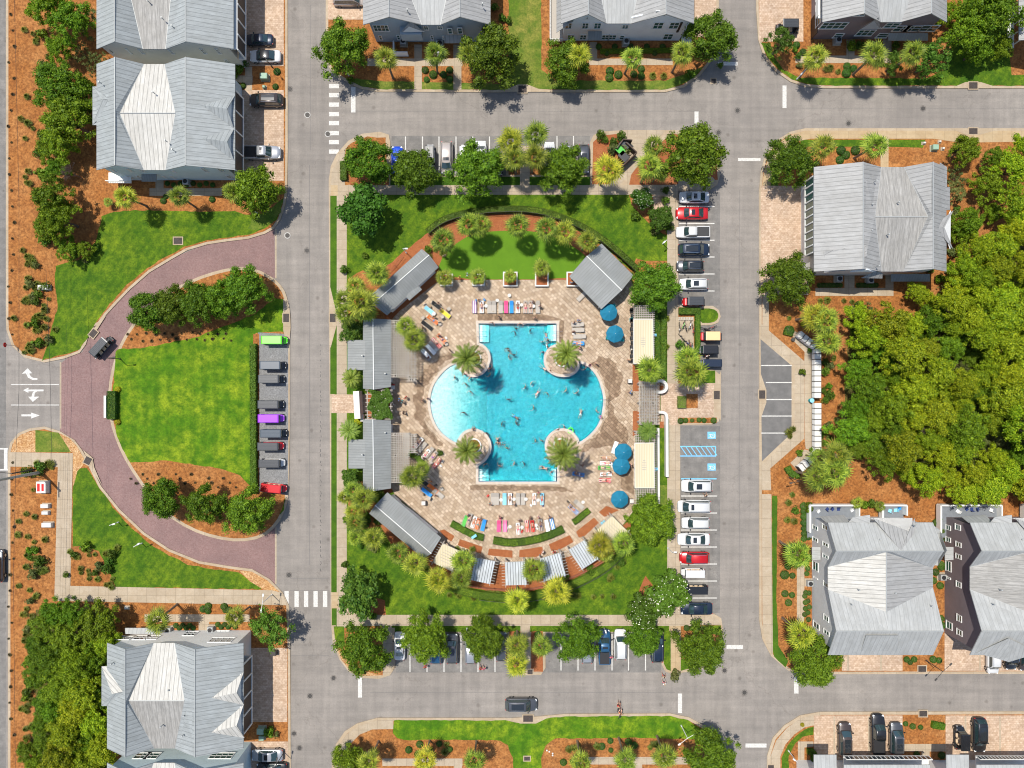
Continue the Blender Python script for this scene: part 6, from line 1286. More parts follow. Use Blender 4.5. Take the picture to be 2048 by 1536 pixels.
def cabana(label, pts, z=2.9, kind='rib', seed=0):
    p = [g(*q, z) for q in pts]; cx, cy = sum(q[0] for q in p)/4, sum(q[1] for q in p)/4; t = empty('cabana', (cx, cy, 0)); tag(t, label, 'cabana', 'cabanas along the south edge')
    ux = (Vector(p[1]) - Vector(p[0])); uy = (Vector(p[3]) - Vector(p[0]))
    if kind == 'rib':
        mb = MB(); mb.slab([(x, y, z + (.0 if i < 2 else .12)) for i, (x, y, _) in enumerate(p)], .06); o = mb.build('canopy_roof', M['roof_rib'], t)
        uv = o.data.uv_layers.new(name="UVMap"); e = ux.normalized(); d = uy.normalized()
        for li, lp in enumerate(o.data.loops): q = o.data.vertices[lp.vertex_index].co; uv.data[li].uv = (q.dot(e), q.dot(d))
    else:
        mb = MB(); n = 6; vs = []
        for i in range(n+1):
            for j in range(n+1): u, v = i/n, j/n; q = Vector(p[0]) + ux*u + uy*v; q.z += -.18*math.sin(math.pi*u)*math.sin(math.pi*v); vs.append(tuple(q))
        mb.add(vs, [(i*(n+1)+j, (i+1)*(n+1)+j, (i+1)*(n+1)+j+1, i*(n+1)+j+1) for i in range(n) for j in range(n)]); mb.build('canopy_roof', M['cream'], t, True)
    for i in range(4): mb = MB(); q = (cx + (p[i][0]-cx)*.95, cy + (p[i][1]-cy)*.95); mb.box((q[0], q[1], z/2), (.18, .18, z), math.atan2(ux.y, ux.x)); mb.build('post', M['pergola'], t)
    mb = MB(); n = 9
    for k in range(n): q = Vector(p[0]).lerp(Vector(p[3]), k/(n-1)); mb.tube(q - ux*.20 - Vector((0,0,.12)), q + ux*1.20 - Vector((0,0,.12)), .05, n=4)
    for s_ in (0, 1): q = Vector(p[s_]); mb.tube(q - uy*.12 - Vector((0,0,.25)), q + uy*1.12 - Vector((0,0,.25)), .07, n=4)
    mb.build('rafter', M['pergola'], t); return t
cabana('cream canopied cabana at the west end of the south row', zz(E2,(120,312),(300,395),(215,580),(25,490)), kind='c'); cabana('white ribbed cabana beside the western cream cabana', zz(E2,(425,445),(605,478),(560,688),(380,650)))
cabana('white ribbed cabana in the middle of the south row', zz(E2,(700,487),(880,480),(900,695),(705,700))); cabana('white ribbed cabana east of the middle one', zz(E2,(1020,455),(1215,398),(1265,610),(1060,665)))
cabana('white ribbed cabana beside the eastern cream cabana', zz(E2,(1290,372),(1440,280),(1575,450),(1415,552))); cabana('cream canopied cabana at the east end of the south row', zz(E2,(1695,55),(1845,205),(1690,345),(1550,195)), kind='c')
# fences: black arc in the north, red timber edging in the south
def fence(label, pts, z, m, gap=1.6, rails_=(.25, 1.15), r=.03, pw=.06):
    P_ = [Vector((*g2(*p), .14)) for p in pts]; mid = P_[len(P_)//2]; t = empty('fence', mid); tag(t, label, 'fence'); mb = MB(); acc = 0; last = None; pb = MB()
    for a, b in zip(P_, P_[1:]):
        for q in rails_: mb.tube(a + Vector((0,0,q*z)), b + Vector((0,0,q*z)), r, n=5)
        L_ = (b-a).length; n = max(1, int(L_/.16))
        for i in range(n): q = a.lerp(b, i/n); pb.tube(q + Vector((0,0,.05)), q + Vector((0,0,1.1*z)), .012, n=4, cap=False)
        q = a; 
        if last is None or (q - last).length > gap: mp = MB(); mp.box((q.x, q.y, .14 + .6*z), (pw, pw, 1.25*z)); mp.build('post', M[m], t); last = q
    mb.build('rail', M[m], t); 
    if m == 'black': pb.build('pickets', M[m], t)
fence('curved black metal fence inside the north hedge', [(p[0] + (1 if p[0] < 1065 else -1)*2, p[1] + 7) for p in arcN], 1.2, 'black'); fence('curved black metal fence outside the south hedge', [(p[0], p[1] + 8) for p in arcS[8:]], 1.2, 'black')
fence('red timber railing behind the south cabanas', [(p[0], p[1] - 14) for p in arcS[6:-4]], .8, 'redwood', rails_=(.3, .7, 1.1), r=.09, pw=.16)
fence('dark timber rail behind the north west pavilion', [B3(585,810), B3(650,740), B3(715,655)], 1.2, 'redwood', r=.04)
# white masonry walls
def wall_thing(label, pts, h_, w_=.3, m='cap'):
    P_ = [g2(*p) for p in pts]; t = empty('masonry_wall', (*P_[len(P_)//2], 0)); tag(t, label, 'wall'); mb = MB()
    L_ = []; R_ = []
    for i, p in enumerate(P_):
        a, b = P_[max(0, i-1)], P_[min(len(P_)-1, i+1)]; d = Vector((b[0]-a[0], b[1]-a[1])).normalized()*w_/2; L_.append((p[0]-d.y, p[1]+d.x)); R_.append((p[0]+d.y, p[1]-d.x))
    mb.prism(L_ + R_[::-1], .10, .14 + h_)
    mb.build('wall_body', M[m], t)
wall_thing('curved white wall hooking round the north of the east gate', smooth(zz(E1,(425,958),(490,955),(530,1000),(530,1050),(490,1090),(420,1085)),2,False), 1.2, .45)
wall_thing('long white wall along the ramp on the east side', smooth(zz(C5,(285,398),(330,400),(348,425),(348,500),(350,890)),1,False), 1.1, .42); wall_thing('white inner wall beside the lower east pergola', zz(C5,(284,520),(288,1095)), 1.0, .3)
wall_thing('white entrance sign wall on the drive island', [(218,791),(218,835)], 1.0, .35); wall_thing('white gate pier wall in front of the vine pergola', [(719,782),(722,836)], 2.4, .9)
wall_thing('low white wall west of the vine pergola', [(727,828),(727,842)], 1.2, .4)
# square planters
for x0, y0, x1, y1, w_ in ((880,548,906,572,'first'),(944,548,970,572,'second'),(1006,544,1035,573,'third'),(1070,544,1097,573,'fourth'),(1133,544,1160,573,'fifth')):
    c = g((x0+x1)/2, (y0+y1)/2, .5); w, d = (x1-x0)/S, (y1-y0)/S; t = empty('square_planter', (c[0], c[1], 0)); mb = MB()
    for a, b, e, f in ((0, d/2-.1, w, .2), (0, -d/2+.1, w, .2), (w/2-.1, 0, .2, d-.4), (-w/2+.1, 0, .2, d-.4)): mb.box((c[0]+a, c[1]+b, .45), (e, f, .65))
    mb.build('planter_wall', M['cap'], t); mb = MB(); mb.box((c[0], c[1], .4), (w-.4, d-.4, .5)); mb.build('soil', M['mulch_red'], t); tag(t, f'white square planter, {w_} from the west below the putting lawn', 'planter', 'square planters')
# dumpster enclosure
t = empty('dumpster_enclosure', g(1240, 320)); tag(t, 'dark timber dumpster enclosure at the north bay', 'enclosure'); 
for a, b, op in (((1232,300),(1245,282),0),((1245,282),(1263,284),1),((1250,288),(1272,308),0),((1272,308),(1240,338),0)):
    p, q = g2(*a, 1), g2(*b, 1); mb = MB(); d = math.dist(p, q); an = math.atan2(q[1]-p[1], q[0]-p[0]); mb.box(((p[0]+q[0])/2, (p[1]+q[1])/2, 1.0), (d, .15, 1.8), an); mb.build('timber_screen', M['wood'], t)
for cx, cy, m_, lab in ((1247,295,'p_cartgrey','grey dumpster inside the timber enclosure'),(1239,305,'c_green','green lidded bin inside the timber enclosure'),(1245,318,'black','black dumpster inside the timber enclosure')):
    c = g(cx, cy); t = empty('dumpster', c, 0); mb = MB(); mb.loft([[(c[0]+x*sx_, c[1]+y*sy_, z) for x, y in ((-1,-1),(1,-1),(1,1),(-1,1))] for z, sx_, sy_ in ((.15,.6,.45),(1.15,.75,.55),(1.2,.8,.6),(1.25,.8,.6))]); mb.build('bin_body', M['black'], t)
    mb = MB(); mb.bbox((c[0], c[1], 1.3), (1.6, 1.2, .08), 0, .03); mb.build('lid', M[m_], t); t.rotation_euler = (0, 0, -.8); tag(t, lab, 'dumpster')
    for ch in t.children: pass
# ------------------------------------------------------------------ vehicles (local frame: nose towards +x)
def car_t(kind, L_, Wd, hb, ht, hood, ws, roof, rw, tail, bed=False, rails_=False, sunroof=None, name='parked_car'):
    """fractions of length from the nose: hood end, windscreen end, roof end, rear window end"""
    x = lambda f: L_/2 - f*L_
    secs = []
    for f, w, zt, zb_ in ((0, .46, hb*.58, .34), (.012, .66, hb*.68, .26), (.04, .83, hb*.79, .22), (.10, .94, hb*.88, .2), (.2, .995, hb*.93, .2), (hood, 1, hb, .2), (.55, 1, hb*1.02, .2), (.8, 1, hb*1.02, .2), (.92, .97, hb*tail, .22), (.965, .89, hb*tail*.97, .26), (.99, .76, hb*tail*.88, .34), (1.0, .58, hb*tail*.72, .4)):
        hw = Wd/2*w
        secs.append([(x(f), y, z) for y, z in ((-hw*.88, zb_), (-hw, zb_+.18), (-hw*1.0, zt*.72), (-hw*.965, zt*.93), (-hw*.86, zt), (0, zt*1.025), (hw*.86, zt), (hw*.965, zt*.93), (hw*1.0, zt*.72), (hw, zb_+.18), (hw*.88, zb_))])
    body = MB(); body.loft(secs); wb = Wd/2*.86; wt = Wd/2*.70
    xa, xb, xc, xd = x(hood-.01), x(ws), x(roof), x(rw); zb_ = hb*.99
    ch = []
    cab = MB()
    def sec(xx, hw, zt): return [(xx, -wb, zb_), (xx, -hw, zt), (xx, -hw*.8, zt+.035), (xx, 0, zt+.05), (xx, hw*.8, zt+.035), (xx, hw, zt), (xx, wb, zb_)]
    cab.loft([[(p[0], p[1], p[2]) for p in sec(xa, wb*.97, zb_+.01)], sec(xb, wt, ht-.04), sec((xb+xc)/2, wt*1.01, ht), sec(xc, wt*.98, ht-.05), sec(xd, wb*.94, zb_+.02)])
    ch.append(T('roof', cab.mesh('roof', M['p_grey'], True)))
    def quad4(nm, pts, off=.018):
        a, b, c, d = [Vector(p) for p in pts]; n = (b-a).cross(d-a).normalized()
        if n.z < 0 and abs(n.z) > .1: n = -n
        mb = MB(); o_ = n*off; mb.add([a+o_, b+o_, c+o_, d+o_], [(0,1,2,3)] if (b-a).cross(d-a).dot(n) > 0 else [(3,2,1,0)]); mb.add([a-n*.01, b-n*.01, c-n*.01, d-n*.01], [(3,2,1,0)]); return T(nm, mb.mesh(nm, M['glass_car']))
    ws_ = [(xa-.04, -wb*.86, zb_+.05), (xa-.04, wb*.86, zb_+.05), (xb+.06, wt*.86, ht-.02), (xb+.06, -wt*.86, ht-.02)]
    wm = MB(); nn = 5; vs = []
    for i in range(nn+1):
        u = i/nn
        for (p, q) in ((ws_[0], ws_[1]), (ws_[3], ws_[2])): a = Vector(p).lerp(Vector(q), u); a.x += .10*math.sin(math.pi*u); a.z += .045; vs.append(a)
    wm.add(vs, [(2*i, 2*i+2, 2*i+3, 2*i+1) for i in range(nn)]); ch.append(T('windscreen', wm.mesh('windscreen', M['glass_car'], True)))
    rm = MB(); vs = []
    for i in range(nn+1):
        u = i/nn
        for (p, q) in (((xc-.05, -wt*.84, ht-.05), (xc-.05, wt*.84, ht-.05)), ((xd+.04, -wb*.82, zb_+.04), (xd+.04, wb*.82, zb_+.04))): a = Vector(p).lerp(Vector(q), u); a.x -= .06*math.sin(math.pi*u); a.z += .05; vs.append(a)
    rm.add(vs, [(2*i, 2*i+2, 2*i+3, 2*i+1) for i in range(nn)]); ch.append(T('rear_window', rm.mesh('rear_window', M['glass_car'], True)))
    for s in (-1, 1):
        sm = MB(); k = 3; xs = [xa-.22, xb-.04, (xb+xc)/2, xc+.02, xd+.22 if not bed else xc+.06]
        lo = [(xx, s*(wb+.005), zb_+.03) for xx in xs]; hi = [(xs[0]-.02, s*(wb-.02), zb_+.07), (xs[1], s*(wt+.035), ht-.10), (xs[2], s*(wt+.04), ht-.07), (xs[3], s*(wt+.03), ht-.11), (xs[4], s*(wb-.03), zb_+.07)]
        sm.add(lo + hi, [((i, i+1, i+6, i+5) if s < 0 else (i+5, i+6, i+1, i)) for i in range(4)]); ch.append(T('side_window', sm.mesh('side_window', M['glass_car'])))
        mm = MB(); mm.bbox((xa-.28, s*(Wd/2+.10), hb+.02), (.16, .24, .16), 0, .04); ch.append(T('mirror', mm.mesh('mirror', M['p_black'])))
        hm = MB(); hm.box((L_/2-.24, s*Wd*.34, hb*.74), (.24, .28, .13), -s*.5); ch.append(T('headlight', hm.mesh('headlight', M['lamp_glass'])))
        tm = MB(); tm.box((-L_/2+.14, s*Wd*.34, hb*.80*tail), (.16, .30, .16), s*.25); ch.append(T('tail_light', tm.mesh('tail_light', M['tail'])))
        for wx in (L_/2*.62, -L_/2*.60):
            tb_ = MB(); tb_.tube((wx, s*(Wd/2-.20), .34), (wx, s*(Wd/2+.01), .34), .34, n=16); rb = MB(); rb.tube((wx, s*(Wd/2-.02), .34), (wx, s*(Wd/2+.02), .34), .21, n=10)
            ch.append(T('wheel', tb_.mesh('wheel', M['tyre']), [T('rim', rb.mesh('rim', M['rim']))]))
        if rails_:
            rr = MB(); rr.path([(xb-.1, s*wt*.9, ht+.04), (xb-.25, s*wt*.9, ht+.10), (xc+.25, s*wt*.9, ht+.10), (xc+.1, s*wt*.9, ht+.02)], .025); ch.append(T('roof_rail', rr.mesh('roof_rail', M['chrome'])))
    if sunroof:
        sr = MB(); a, b = x(sunroof[0]), x(sunroof[1]); sr.add([(a, -wt*.62, ht+.062), (b, -wt*.62, ht+.062), (b, wt*.62, ht+.062), (a, wt*.62, ht+.062), (a, 0, ht+.072), (b, 0, ht+.072)], [(3,2,5,4),(4,5,1,0)]); sr.f = [f[::-1] for f in sr.f]
        ch.append(T('sunroof', sr.mesh('sunroof', M['glass_dark'])))
    if bed:
        a, b = x(roof+.035), x(.972); bm_ = MB(); bm_.box(((a+b)/2, 0, hb*1.045), (abs(a-b), Wd*.80, .02)); ch.append(T('bed_liner' if bed == 1 else 'bed_cover', bm_.mesh('bed', M['black'])))
        rl = MB()
        for s in (-1, 1): rl.box(((a+b)/2, s*Wd*.43, hb*1.05), (abs(a-b)+.1, .12, .12))
        rl.box((b-.04, 0, hb*1.05), (.1, Wd*.86, .12)); ch.append(T('bed_side', rl.mesh('bed_side', M['p_grey'])))
    gr = MB(); gr.box((L_/2-.02, 0, hb*.5), (.06, Wd*.45, .2)); ch.append(T('grille', gr.mesh('grille', M['black'])))
    wp = MB()
    for s in (0, .6): wp.tube((xa+.02, -.1+s, zb_+.06), (xa-.22, -.65+s, zb_+.16), .012, n=4)
    ch.append(T('wiper', wp.mesh('wiper', M['black'])))
    for f_ in (hood-.012,):
        cm = MB(); cm.box((x(f_)+.05, 0, hb*1.012), (.10, Wd*.72, .02)); ch.append(T('cowl', cm.mesh('cowl', M['black'])))
    return T(name, None, [T('body', body.mesh('body', M['p_grey'], True))] + ch)
SEDAN = car_t('sedan', 4.75, 1.84, .92, 1.43, .27, .40, .66, .82, .98)
SEDANS = car_t('sedan', 4.75, 1.84, .92, 1.43, .27, .40, .66, .84, .98, sunroof=(.45, .56))
SUV = car_t('suv', 4.75, 1.92, 1.02, 1.70, .24, .37, .88, .965, 1.0, rails_=True)
SUVS = car_t('suv', 4.75, 1.92, 1.02, 1.70, .24, .37, .88, .965, 1.0, rails_=True, sunroof=(.44, .62))
SUVP = car_t('suv', 4.75, 1.92, 1.02, 1.70, .24, .37, .88, .965, 1.0, rails_=True, sunroof=(.42, .80))
VAN = car_t('van', 5.1, 1.98, 1.02, 1.75, .17, .31, .90, .97, 1.0, rails_=True, sunroof=(.36, .45))
PICK = car_t('pickup', 5.7, 1.98, 1.08, 1.85, .25, .35, .58, .605, .98, bed=1, name='pickup_truck')
PICKS = car_t('pickup', 5.7, 1.98, 1.08, 1.85, .25, .35, .58, .605, .98, bed=1, name='pickup_truck', sunroof=(.43, .49))
def put_car(t, px, py, heading, m, look, lpx=None, cat='car', top=None, grp='cars parked round the pool block'):
    base = {'pickup_truck': 5.7}.get(t.name, 4.75 if t is not VAN else 5.1); s = (lpx/S/base/1.012) if lpx else 1.0
    mats = {'body': M[m], 'roof': M[top or m], 'bed_side': M[m]}
    z = .14 if (py > 1 and (452 < px < 578 or (1626 < px < 2100 and (py > 1300 or py < 90)) or px < 0)) else .012
    o = spawn(t, (*g2(px, py, .9), z), R(heading), (s, max(.93, min(1.05, s)), 1.0), mats); tag(o, look, cat, grp); return o
W_, E_, Nn, So = 180, 0, 90, -90
for a in ((SEDAN,518,79,W_,'p_navy','black sedan, uppermost car on the left driveways',57),(SEDAN,530,112,W_,'p_white','white sedan with dark glass roof under the black sedan',63),(SUVP,532,200,W_,'p_brown','dark brown car with ribbed roof on the left driveway',68),(PICKS,523,305,E_,'p_silver','silver pickup half in the shadow of the teal house',78),
    (SEDAN,794,322,Nn,'p_blue','bright blue sedan at the west end of the north bay',62),(SUV,825,328,Nn,'p_black','dark car mostly hidden by an oak in the north bay',56),(VAN,893,315,So,'p_tan','champagne minivan between two oaks in the north bay',66),(SUVS,961,310,Nn,'p_white','white car with sunroof in the north bay',60),
    (SEDAN,1099,310,Nn,'p_white','white sedan just east of the central palms in the north bay',56),(SUV,1131,318,Nn,'p_silver','silver car under the eastern oak of the north bay',56),(SUVS,1168,317,So,'p_grey','dark grey car at the east end of the north bay',58),
    (SEDANS,1389,394,W_,'p_white','white sedan, first car of the east row from the north',61),(SEDANS,1384.5,426,W_,'p_red','red sedan in the upper part of the east row',65),(PICK,1386,464,W_,'p_white','white pickup with an open grey bed in the east row',68),(SUVP,1388.5,499,E_,'p_navy','dark navy car nosing out of its bay in the east row',64),
    (SUVP,1381,532,W_,'p_grey','grey car with black roof in the upper east row',56),(SUVS,1388,568,W_,'p_white','white car with black sunroof, touched by the oak, in the upper east row',58),
    (SUVS,1394,972,W_,'p_white','white car with small sunroof below the accessible bays',63),(VAN,1389,1013,W_,'p_white','long white minivan in the lower east row',67),(SUV,1392,1046,W_,'p_white','short white car between the minivan and the white sedan',57),(SEDANS,1388,1079,W_,'p_white','white sedan just above the red car in the lower east row',65),
    (SUV,1389.5,1116,W_,'p_red','red car in the lower east row',60),(SEDAN,1394,1218,W_,'p_navy','black car at the south end of the east row',64),
    (SEDANS,799,1293,Nn,'p_white','white sedan at the west end of the south bay',57),(SUV,872,1298,Nn,'p_steelblue','blue grey car half under an oak in the south bay',62),(SUVS,904,1298,Nn,'p_grey','dark grey car with wide black sunroof in the south bay',61),(SUV,941,1300,Nn,'p_silver','silver grey car half under the second oak of the south bay',58),
    (SUV,1003,1294,Nn,'p_grey','grey car just west of the central palms in the south bay',59),(SUV,1241,1290,Nn,'p_white','white car beside the blue pickup in the south bay',62),(SUV,1315,1294,Nn,'p_navy','dark navy car at the east end of the south bay',64),(SUV,1174,1298,Nn,'p_silver','pale car almost hidden by an oak in the south bay',60),
    (PICKS,1209,1294,Nn,'p_steelblue','dark blue pickup with grey bed cover in the south bay',70),(SUVP,1042.5,1410,E_,'p_grey','dark grey car driving along the bottom road',65),(SEDANS,534,1511,W_,'p_silver','silver sedan on the bottom left driveway',63),(SEDAN,543,1538,W_,'p_black','black sedan cut by the bottom edge at left',62),
    (VAN,697,-2,E_,'p_tan','cream van cut by the top edge beside the slate house',64),(SEDAN,1374,58,So,'p_white','white car half hidden by the oak beside the light grey house',58),(SUVP,1690,1479,Nn,'p_brown','dark grey car, leftmost on the bottom right driveways',68),(PICK,1756,1468,Nn,'p_black','black pickup on the bottom right driveways',80),
    (SUVP,1793,1477,Nn,'p_grey','grey car right beside the black pickup',64),(SUVP,1959,1470,So,'p_black','glossy black car, rightmost on the bottom driveways',70),(SUV,1986,1322,So,'p_white','white car under the eaves of the plum grey house',52),(SUV,2022,1314,So,'p_black','black car under the eaves at the right edge',52),(SUV,2050,1316,So,'p_brown','brown car cut by the right edge',52),
    (SUV,-6,1132,Nn,'p_grey','dark grey car cut by the left edge of the photo',66)):
    put_car(a[0], a[1], a[2], a[3], a[4], a[5], a[6], 'pickup truck' if a[0].name == 'pickup_truck' else 'car', 'p_black' if 'black roof' in a[5] or 'glass roof' in a[5] else None)
# golf carts
def cart_t(seats=3, L_=3.2, roofw=1.25, roofl=None, ribs=True):
    ch = []; b = MB(); hw = .58
    b.loft([[(x, -w, z0), (x, -w, z1), (x, -w*.8, z1+.06), (x, w*.8, z1+.06), (x, w, z1), (x, w, z0)] for x, w, z0, z1 in ((L_/2, .30, .35, .5), (L_/2-.1, .46, .28, .62), (L_/2-.35, .55, .25, .78), (L_/2-.62, .58, .25, .84), (L_/2-.7, .58, .25, .34), (-L_/2+.3, .58, .25, .36), (-L_/2+.12, .56, .25, .6), (-L_/2, .5, .35, .55))]); ch.append(T('body', b.mesh('body', M['p_cartgrey'], False)))
    rl = roofl or L_*.80; xr = -.12; rf = MB()
    rf.loft([[(xr + x*rl/2, y*roofw/2, 1.86 + z) for x, y, z in ((-s,-s,0),(s,-s,0),(s,s,0),(-s,s,0))] for s, z in ((1,0),)] + [[(xr + x*rl/2*s, y*roofw/2*(s - .03), 1.86 + z) for x, y in ((-1,-1),(1,-1),(1,1),(-1,1))] for s, z in ((1.01,.03),(.98,.07),(.90,.10))]); ch.append(T('canopy', rf.mesh('canopy', M['p_cartgrey'])))
    if ribs:
        rb = MB()
        for k in (-2, -1, 0, 1, 2): rb.bbox((xr, k*roofw*.17, 1.965), (rl*.86, .07, .03), 0, .012)
        ch.append(T('canopy_rib', rb.mesh('canopy_rib', M['p_cartgrey'])))
    for sx_ in (1, -1):
        for sy_ in (1, -1): p = MB(); p.tube((xr + sx_*rl*.46, sy_*.52, 1.87), (xr + sx_*rl*.42 + (.25 if sx_ > 0 else 0), sy_*.52, .5), .025, n=6); ch.append(T('post', p.mesh('post', M['black'])))
    for k in range(seats):
        x0 = L_/2 - 1.25 - k*.78; s = MB(); s.bbox((x0, 0, .62), (.48, 1.05, .16), 0, .04); ch.append(T('seat', s.mesh('seat', M['c_tan']))); s = MB(); s.bbox((x0-.27, 0, .92), (.12, 1.05, .5), 0, .03); ch.append(T('backrest', s.mesh('backrest', M['c_tan'])))
    w = MB(); w.add([(L_/2-.55, -.5, .9), (L_/2-.55, .5, .9), (L_/2-.78, .5, 1.82), (L_/2-.78, -.5, 1.82)], [(0,1,2,3)]); w.add([(L_/2-.54, -.5, .9), (L_/2-.54, .5, .9), (L_/2-.77, .5, 1.82), (L_/2-.77, -.5, 1.82)], [(3,2,1,0)]); ch.append(T('windscreen', w.mesh('windscreen', M['glass_car'])))
    st = MB(); c = (L_/2-.85, .26, 1.02); pts = [(c[0]+.05*math.sin(a*.785), c[1]+.17*math.cos(a*.785), c[2]+.16*math.sin(a*.785)) for a in range(9)]; st.path(pts, .018, 5); st.tube(c, (L_/2-.6, .26, .75), .02); ch.append(T('steering_wheel', st.mesh('steering_wheel', M['black'])))
    for s in (-1, 1):
        for wx in (L_/2-.42, -L_/2+.42): t = MB(); t.tube((wx, s*.42, .26), (wx, s*.62, .26), .26, n=14); r = MB(); r.tube((wx, s*.60, .26), (wx, s*.63, .26), .14, n=8); ch.append(T('wheel', t.mesh('wheel', M['tyre']), [T('rim', r.mesh('rim', M['rim']))]))
        h = MB(); h.box((L_/2-.08, s*.34, .58), (.1, .16, .12)); ch.append(T('headlight', h.mesh('headlight', M['lamp_glass']))); h = MB(); h.box((-L_/2, s*.4, .55), (.06, .12, .12)); ch.append(T('tail_light', h.mesh('tail_light', M['tail'])))
    rs_ = MB(); rs_.bbox((-L_/2+.05, 0, .50), (.5, .95, .08), 0, .02); ch.append(T('rear_platform', rs_.mesh('rear_platform', M['black'])))
    return T('golf_cart', None, ch)
CART = cart_t(3, 3.9, 1.28, 3.15); CARTS = cart_t(3, 3.9, 1.28, 3.15, False); CART2 = cart_t(2, 3.1, 1.25, 2.2); CART2P = cart_t(2, 3.1, 1.25, 2.0, False)
def put_cart(t, px, py, hd, roof_, body_, look, z=.165, s=1.0, z2=1.9):
    o = spawn(t, (*g2(px, py, z2), z), R(hd), s, {'canopy': M[roof_], 'canopy_rib': M[roof_], 'body': M[body_]}); tag(o, look, 'golf cart', 'golf carts'); return o
for a in ((CARTS,545,680,'p_lime','p_lime','lime green roofed golf cart on the gravel lot'),(CARTS,542,730.5,'p_cartblue','p_black','glossy dark grey golf cart, second from the top on the gravel lot'),(CART,539,758,'p_cartgrey','p_black','ribbed black roofed golf cart, third from the top on the gravel lot'),(CART,538,809,'p_cartgrey','p_black','dark roofed golf cart just above the purple one'),
    (CARTS,538.5,837,'p_purple','p_purple','purple roofed golf cart on the gravel lot'),(CART,543.5,867,'p_cartblue','p_black','blue grey ribbed golf cart just below the purple one'),(CART,537.5,893,'p_cartgrey','p_red','black striped roof golf cart with red body on the gravel lot'),(CART,540,927,'p_cartgrey','p_white','dark roofed white golf cart above the red roofed one')):
    put_cart(a[0], a[1], a[2], 0, a[3], a[4], a[5])
put_cart(CARTS, 543.5, 977, -6, 'p_red', 'p_red', 'red roofed golf cart at the bottom of the gravel lot')
put_cart(CART, 195, 695, -132, 'p_cartgrey', 'p_black', 'dark roofed golf cart driving on the mauve brick ring', .01)
put_cart(CART2, 1582, 48, 0, 'p_cartgrey', 'p_black', 'grey roofed golf cart on the drive of the plum grey house', .16, 1.1)
put_cart(CART2, 1390, 602, 180, 'p_cartgrey', 'p_red', 'red golf cart with ribbed black roof in the east row', .01, 1.08); put_cart(CART2P, 1424, 672, 180, 'p_cart_tan', 'p_red', 'red golf cart with tan roof beside the bike pad', .01, 1.1)
put_cart(CART2, 1419, 699, 180, 'p_black', 'p_black', 'black golf cart with ribbed roof beside the bike pad', .01, 1.05); put_cart(CARTS, 1424, 726, 180, 'p_navy', 'p_navy', 'navy covered golf cart, lowest beside the bike pad', .01, .92)
put_cart(CARTS, 1390, 1149, 180, 'p_white', 'p_white', 'white roofed golf cart below the red car', .01, .92); put_cart(CART, 1395, 1182, 180, 'p_black', 'p_black', 'black open sided golf cart near the south end of the east row', .01, .95)
put_cart(CART2, 859, 306, 90, 'p_cartgrey', 'p_white', 'white golf cart with ribbed dark roof in the north bay', .01, 1.1); put_cart(CART2P, 928, 306, 90, 'p_white', 'p_white', 'white roofed golf cart in the north bay', .01, 1.1); put_cart(CARTS, 998, 322, 90, 'p_black', 'p_white', 'black roofed white golf cart beside the north bay palms', .01, .9)
put_cart(CART2, 1928, 1481, 90, 'p_black', 'p_black', 'black golf cart left of the glossy black car', .16, 1.15)
# bicycles
def bike_t():
    ch = []
    for x in (-.52, .52):
        w = MB(); pts = [(x + .33*math.cos(a*.314), 0, .34 + .33*math.sin(a*.314)) for a in range(21)]; w.path(pts, .022, 5)
        for a in range(0, 20, 2): w.tube((x, 0, .34), pts[a], .006, n=3)
        ch.append(T('wheel', w.mesh('wheel', M['tyre'])))
    f = MB(); A, B, C_, D_, E_2 = (-.52,0,.34), (-.1,0,.3), (-.22,0,.78), (.36,0,.80), (.52,0,.34)
    for p, q in ((A,B),(B,C_),(C_,A),(C_,D_),(B,D_),(D_,E_2)): f.tube(p, q, .022, n=6)
    ch.append(T('frame', f.mesh('frame', M['p_blue']))); h = MB(); h.tube((.34,0,.8), (.30,0,.98), .018); h.path([(.18,-.28,.98),(.30,-.2,1.0),(.32,0,1.0),(.30,.2,1.0),(.18,.28,.98)], .018); ch.append(T('handlebar', h.mesh('handlebar', M['black'])))
    s = MB(); s.tube((-.22,0,.78), (-.25,0,.9), .018); s.bbox((-.26,0,.93), (.26,.15,.06), 0, .02); ch.append(T('saddle', s.mesh('saddle', M['black'])))
    return T('bicycle', None, ch)
BIKE = bike_t()
for i, (x, y, a, m_, cn) in enumerate(((1357,655,90,'p_black','black'),(1365,651,70,'p_lime','green'),(1369,655,110,'p_black','black'),(1378,651,75,'p_silver','silver'),(1384,660,95,'p_red','red'),(1362,676,-50,'p_black','black'),(1372,686,-45,'p_blue','blue'),(1357,692,90,'p_blue','blue'),(1364,694,80,'p_lime','green'),(1378,690,100,'p_red','red'),(1382,697,85,'p_blue','blue'),(1375,696,95,'p_black','black'))):
    o = spawn(BIKE, (*g2(x, y), .17), R(a), 1.0, {'frame': M[m_]}); pend(o, f'{cn} bicycle in the {"upper" if y < 665 else "lower"} rack of the bike pad', 'bicycle', x, y, 'bicycles on the bike pad')
for y, lab in ((640,'upper'),(702,'lower')):
    t = empty('bike_rack', (*g2(1370, y), .16)); c = t.location; mb = MB()
    for k in range(9): x = c.x - 1.0 + k*.25; mb.path([(x, c.y, c.z), (x, c.y, c.z+.6), (x, c.y+.35, c.z+.6), (x, c.y+.35, c.z)], .025)
    mb.tube((c.x-1.1, c.y, c.z+.05), (c.x+1.1, c.y, c.z+.05), .03); mb.build('rack_bar', M['trim'], t); tag(t, f'white metal bicycle rack at the {lab} end of the bike pad', 'bike rack')
o = spawn(BIKE, (*g2(1419, 656), .01), R(20), 1.3, {'frame': M['p_red']}); tag(o, 'red moped like bike parked north of the tan roofed cart', 'bicycle')
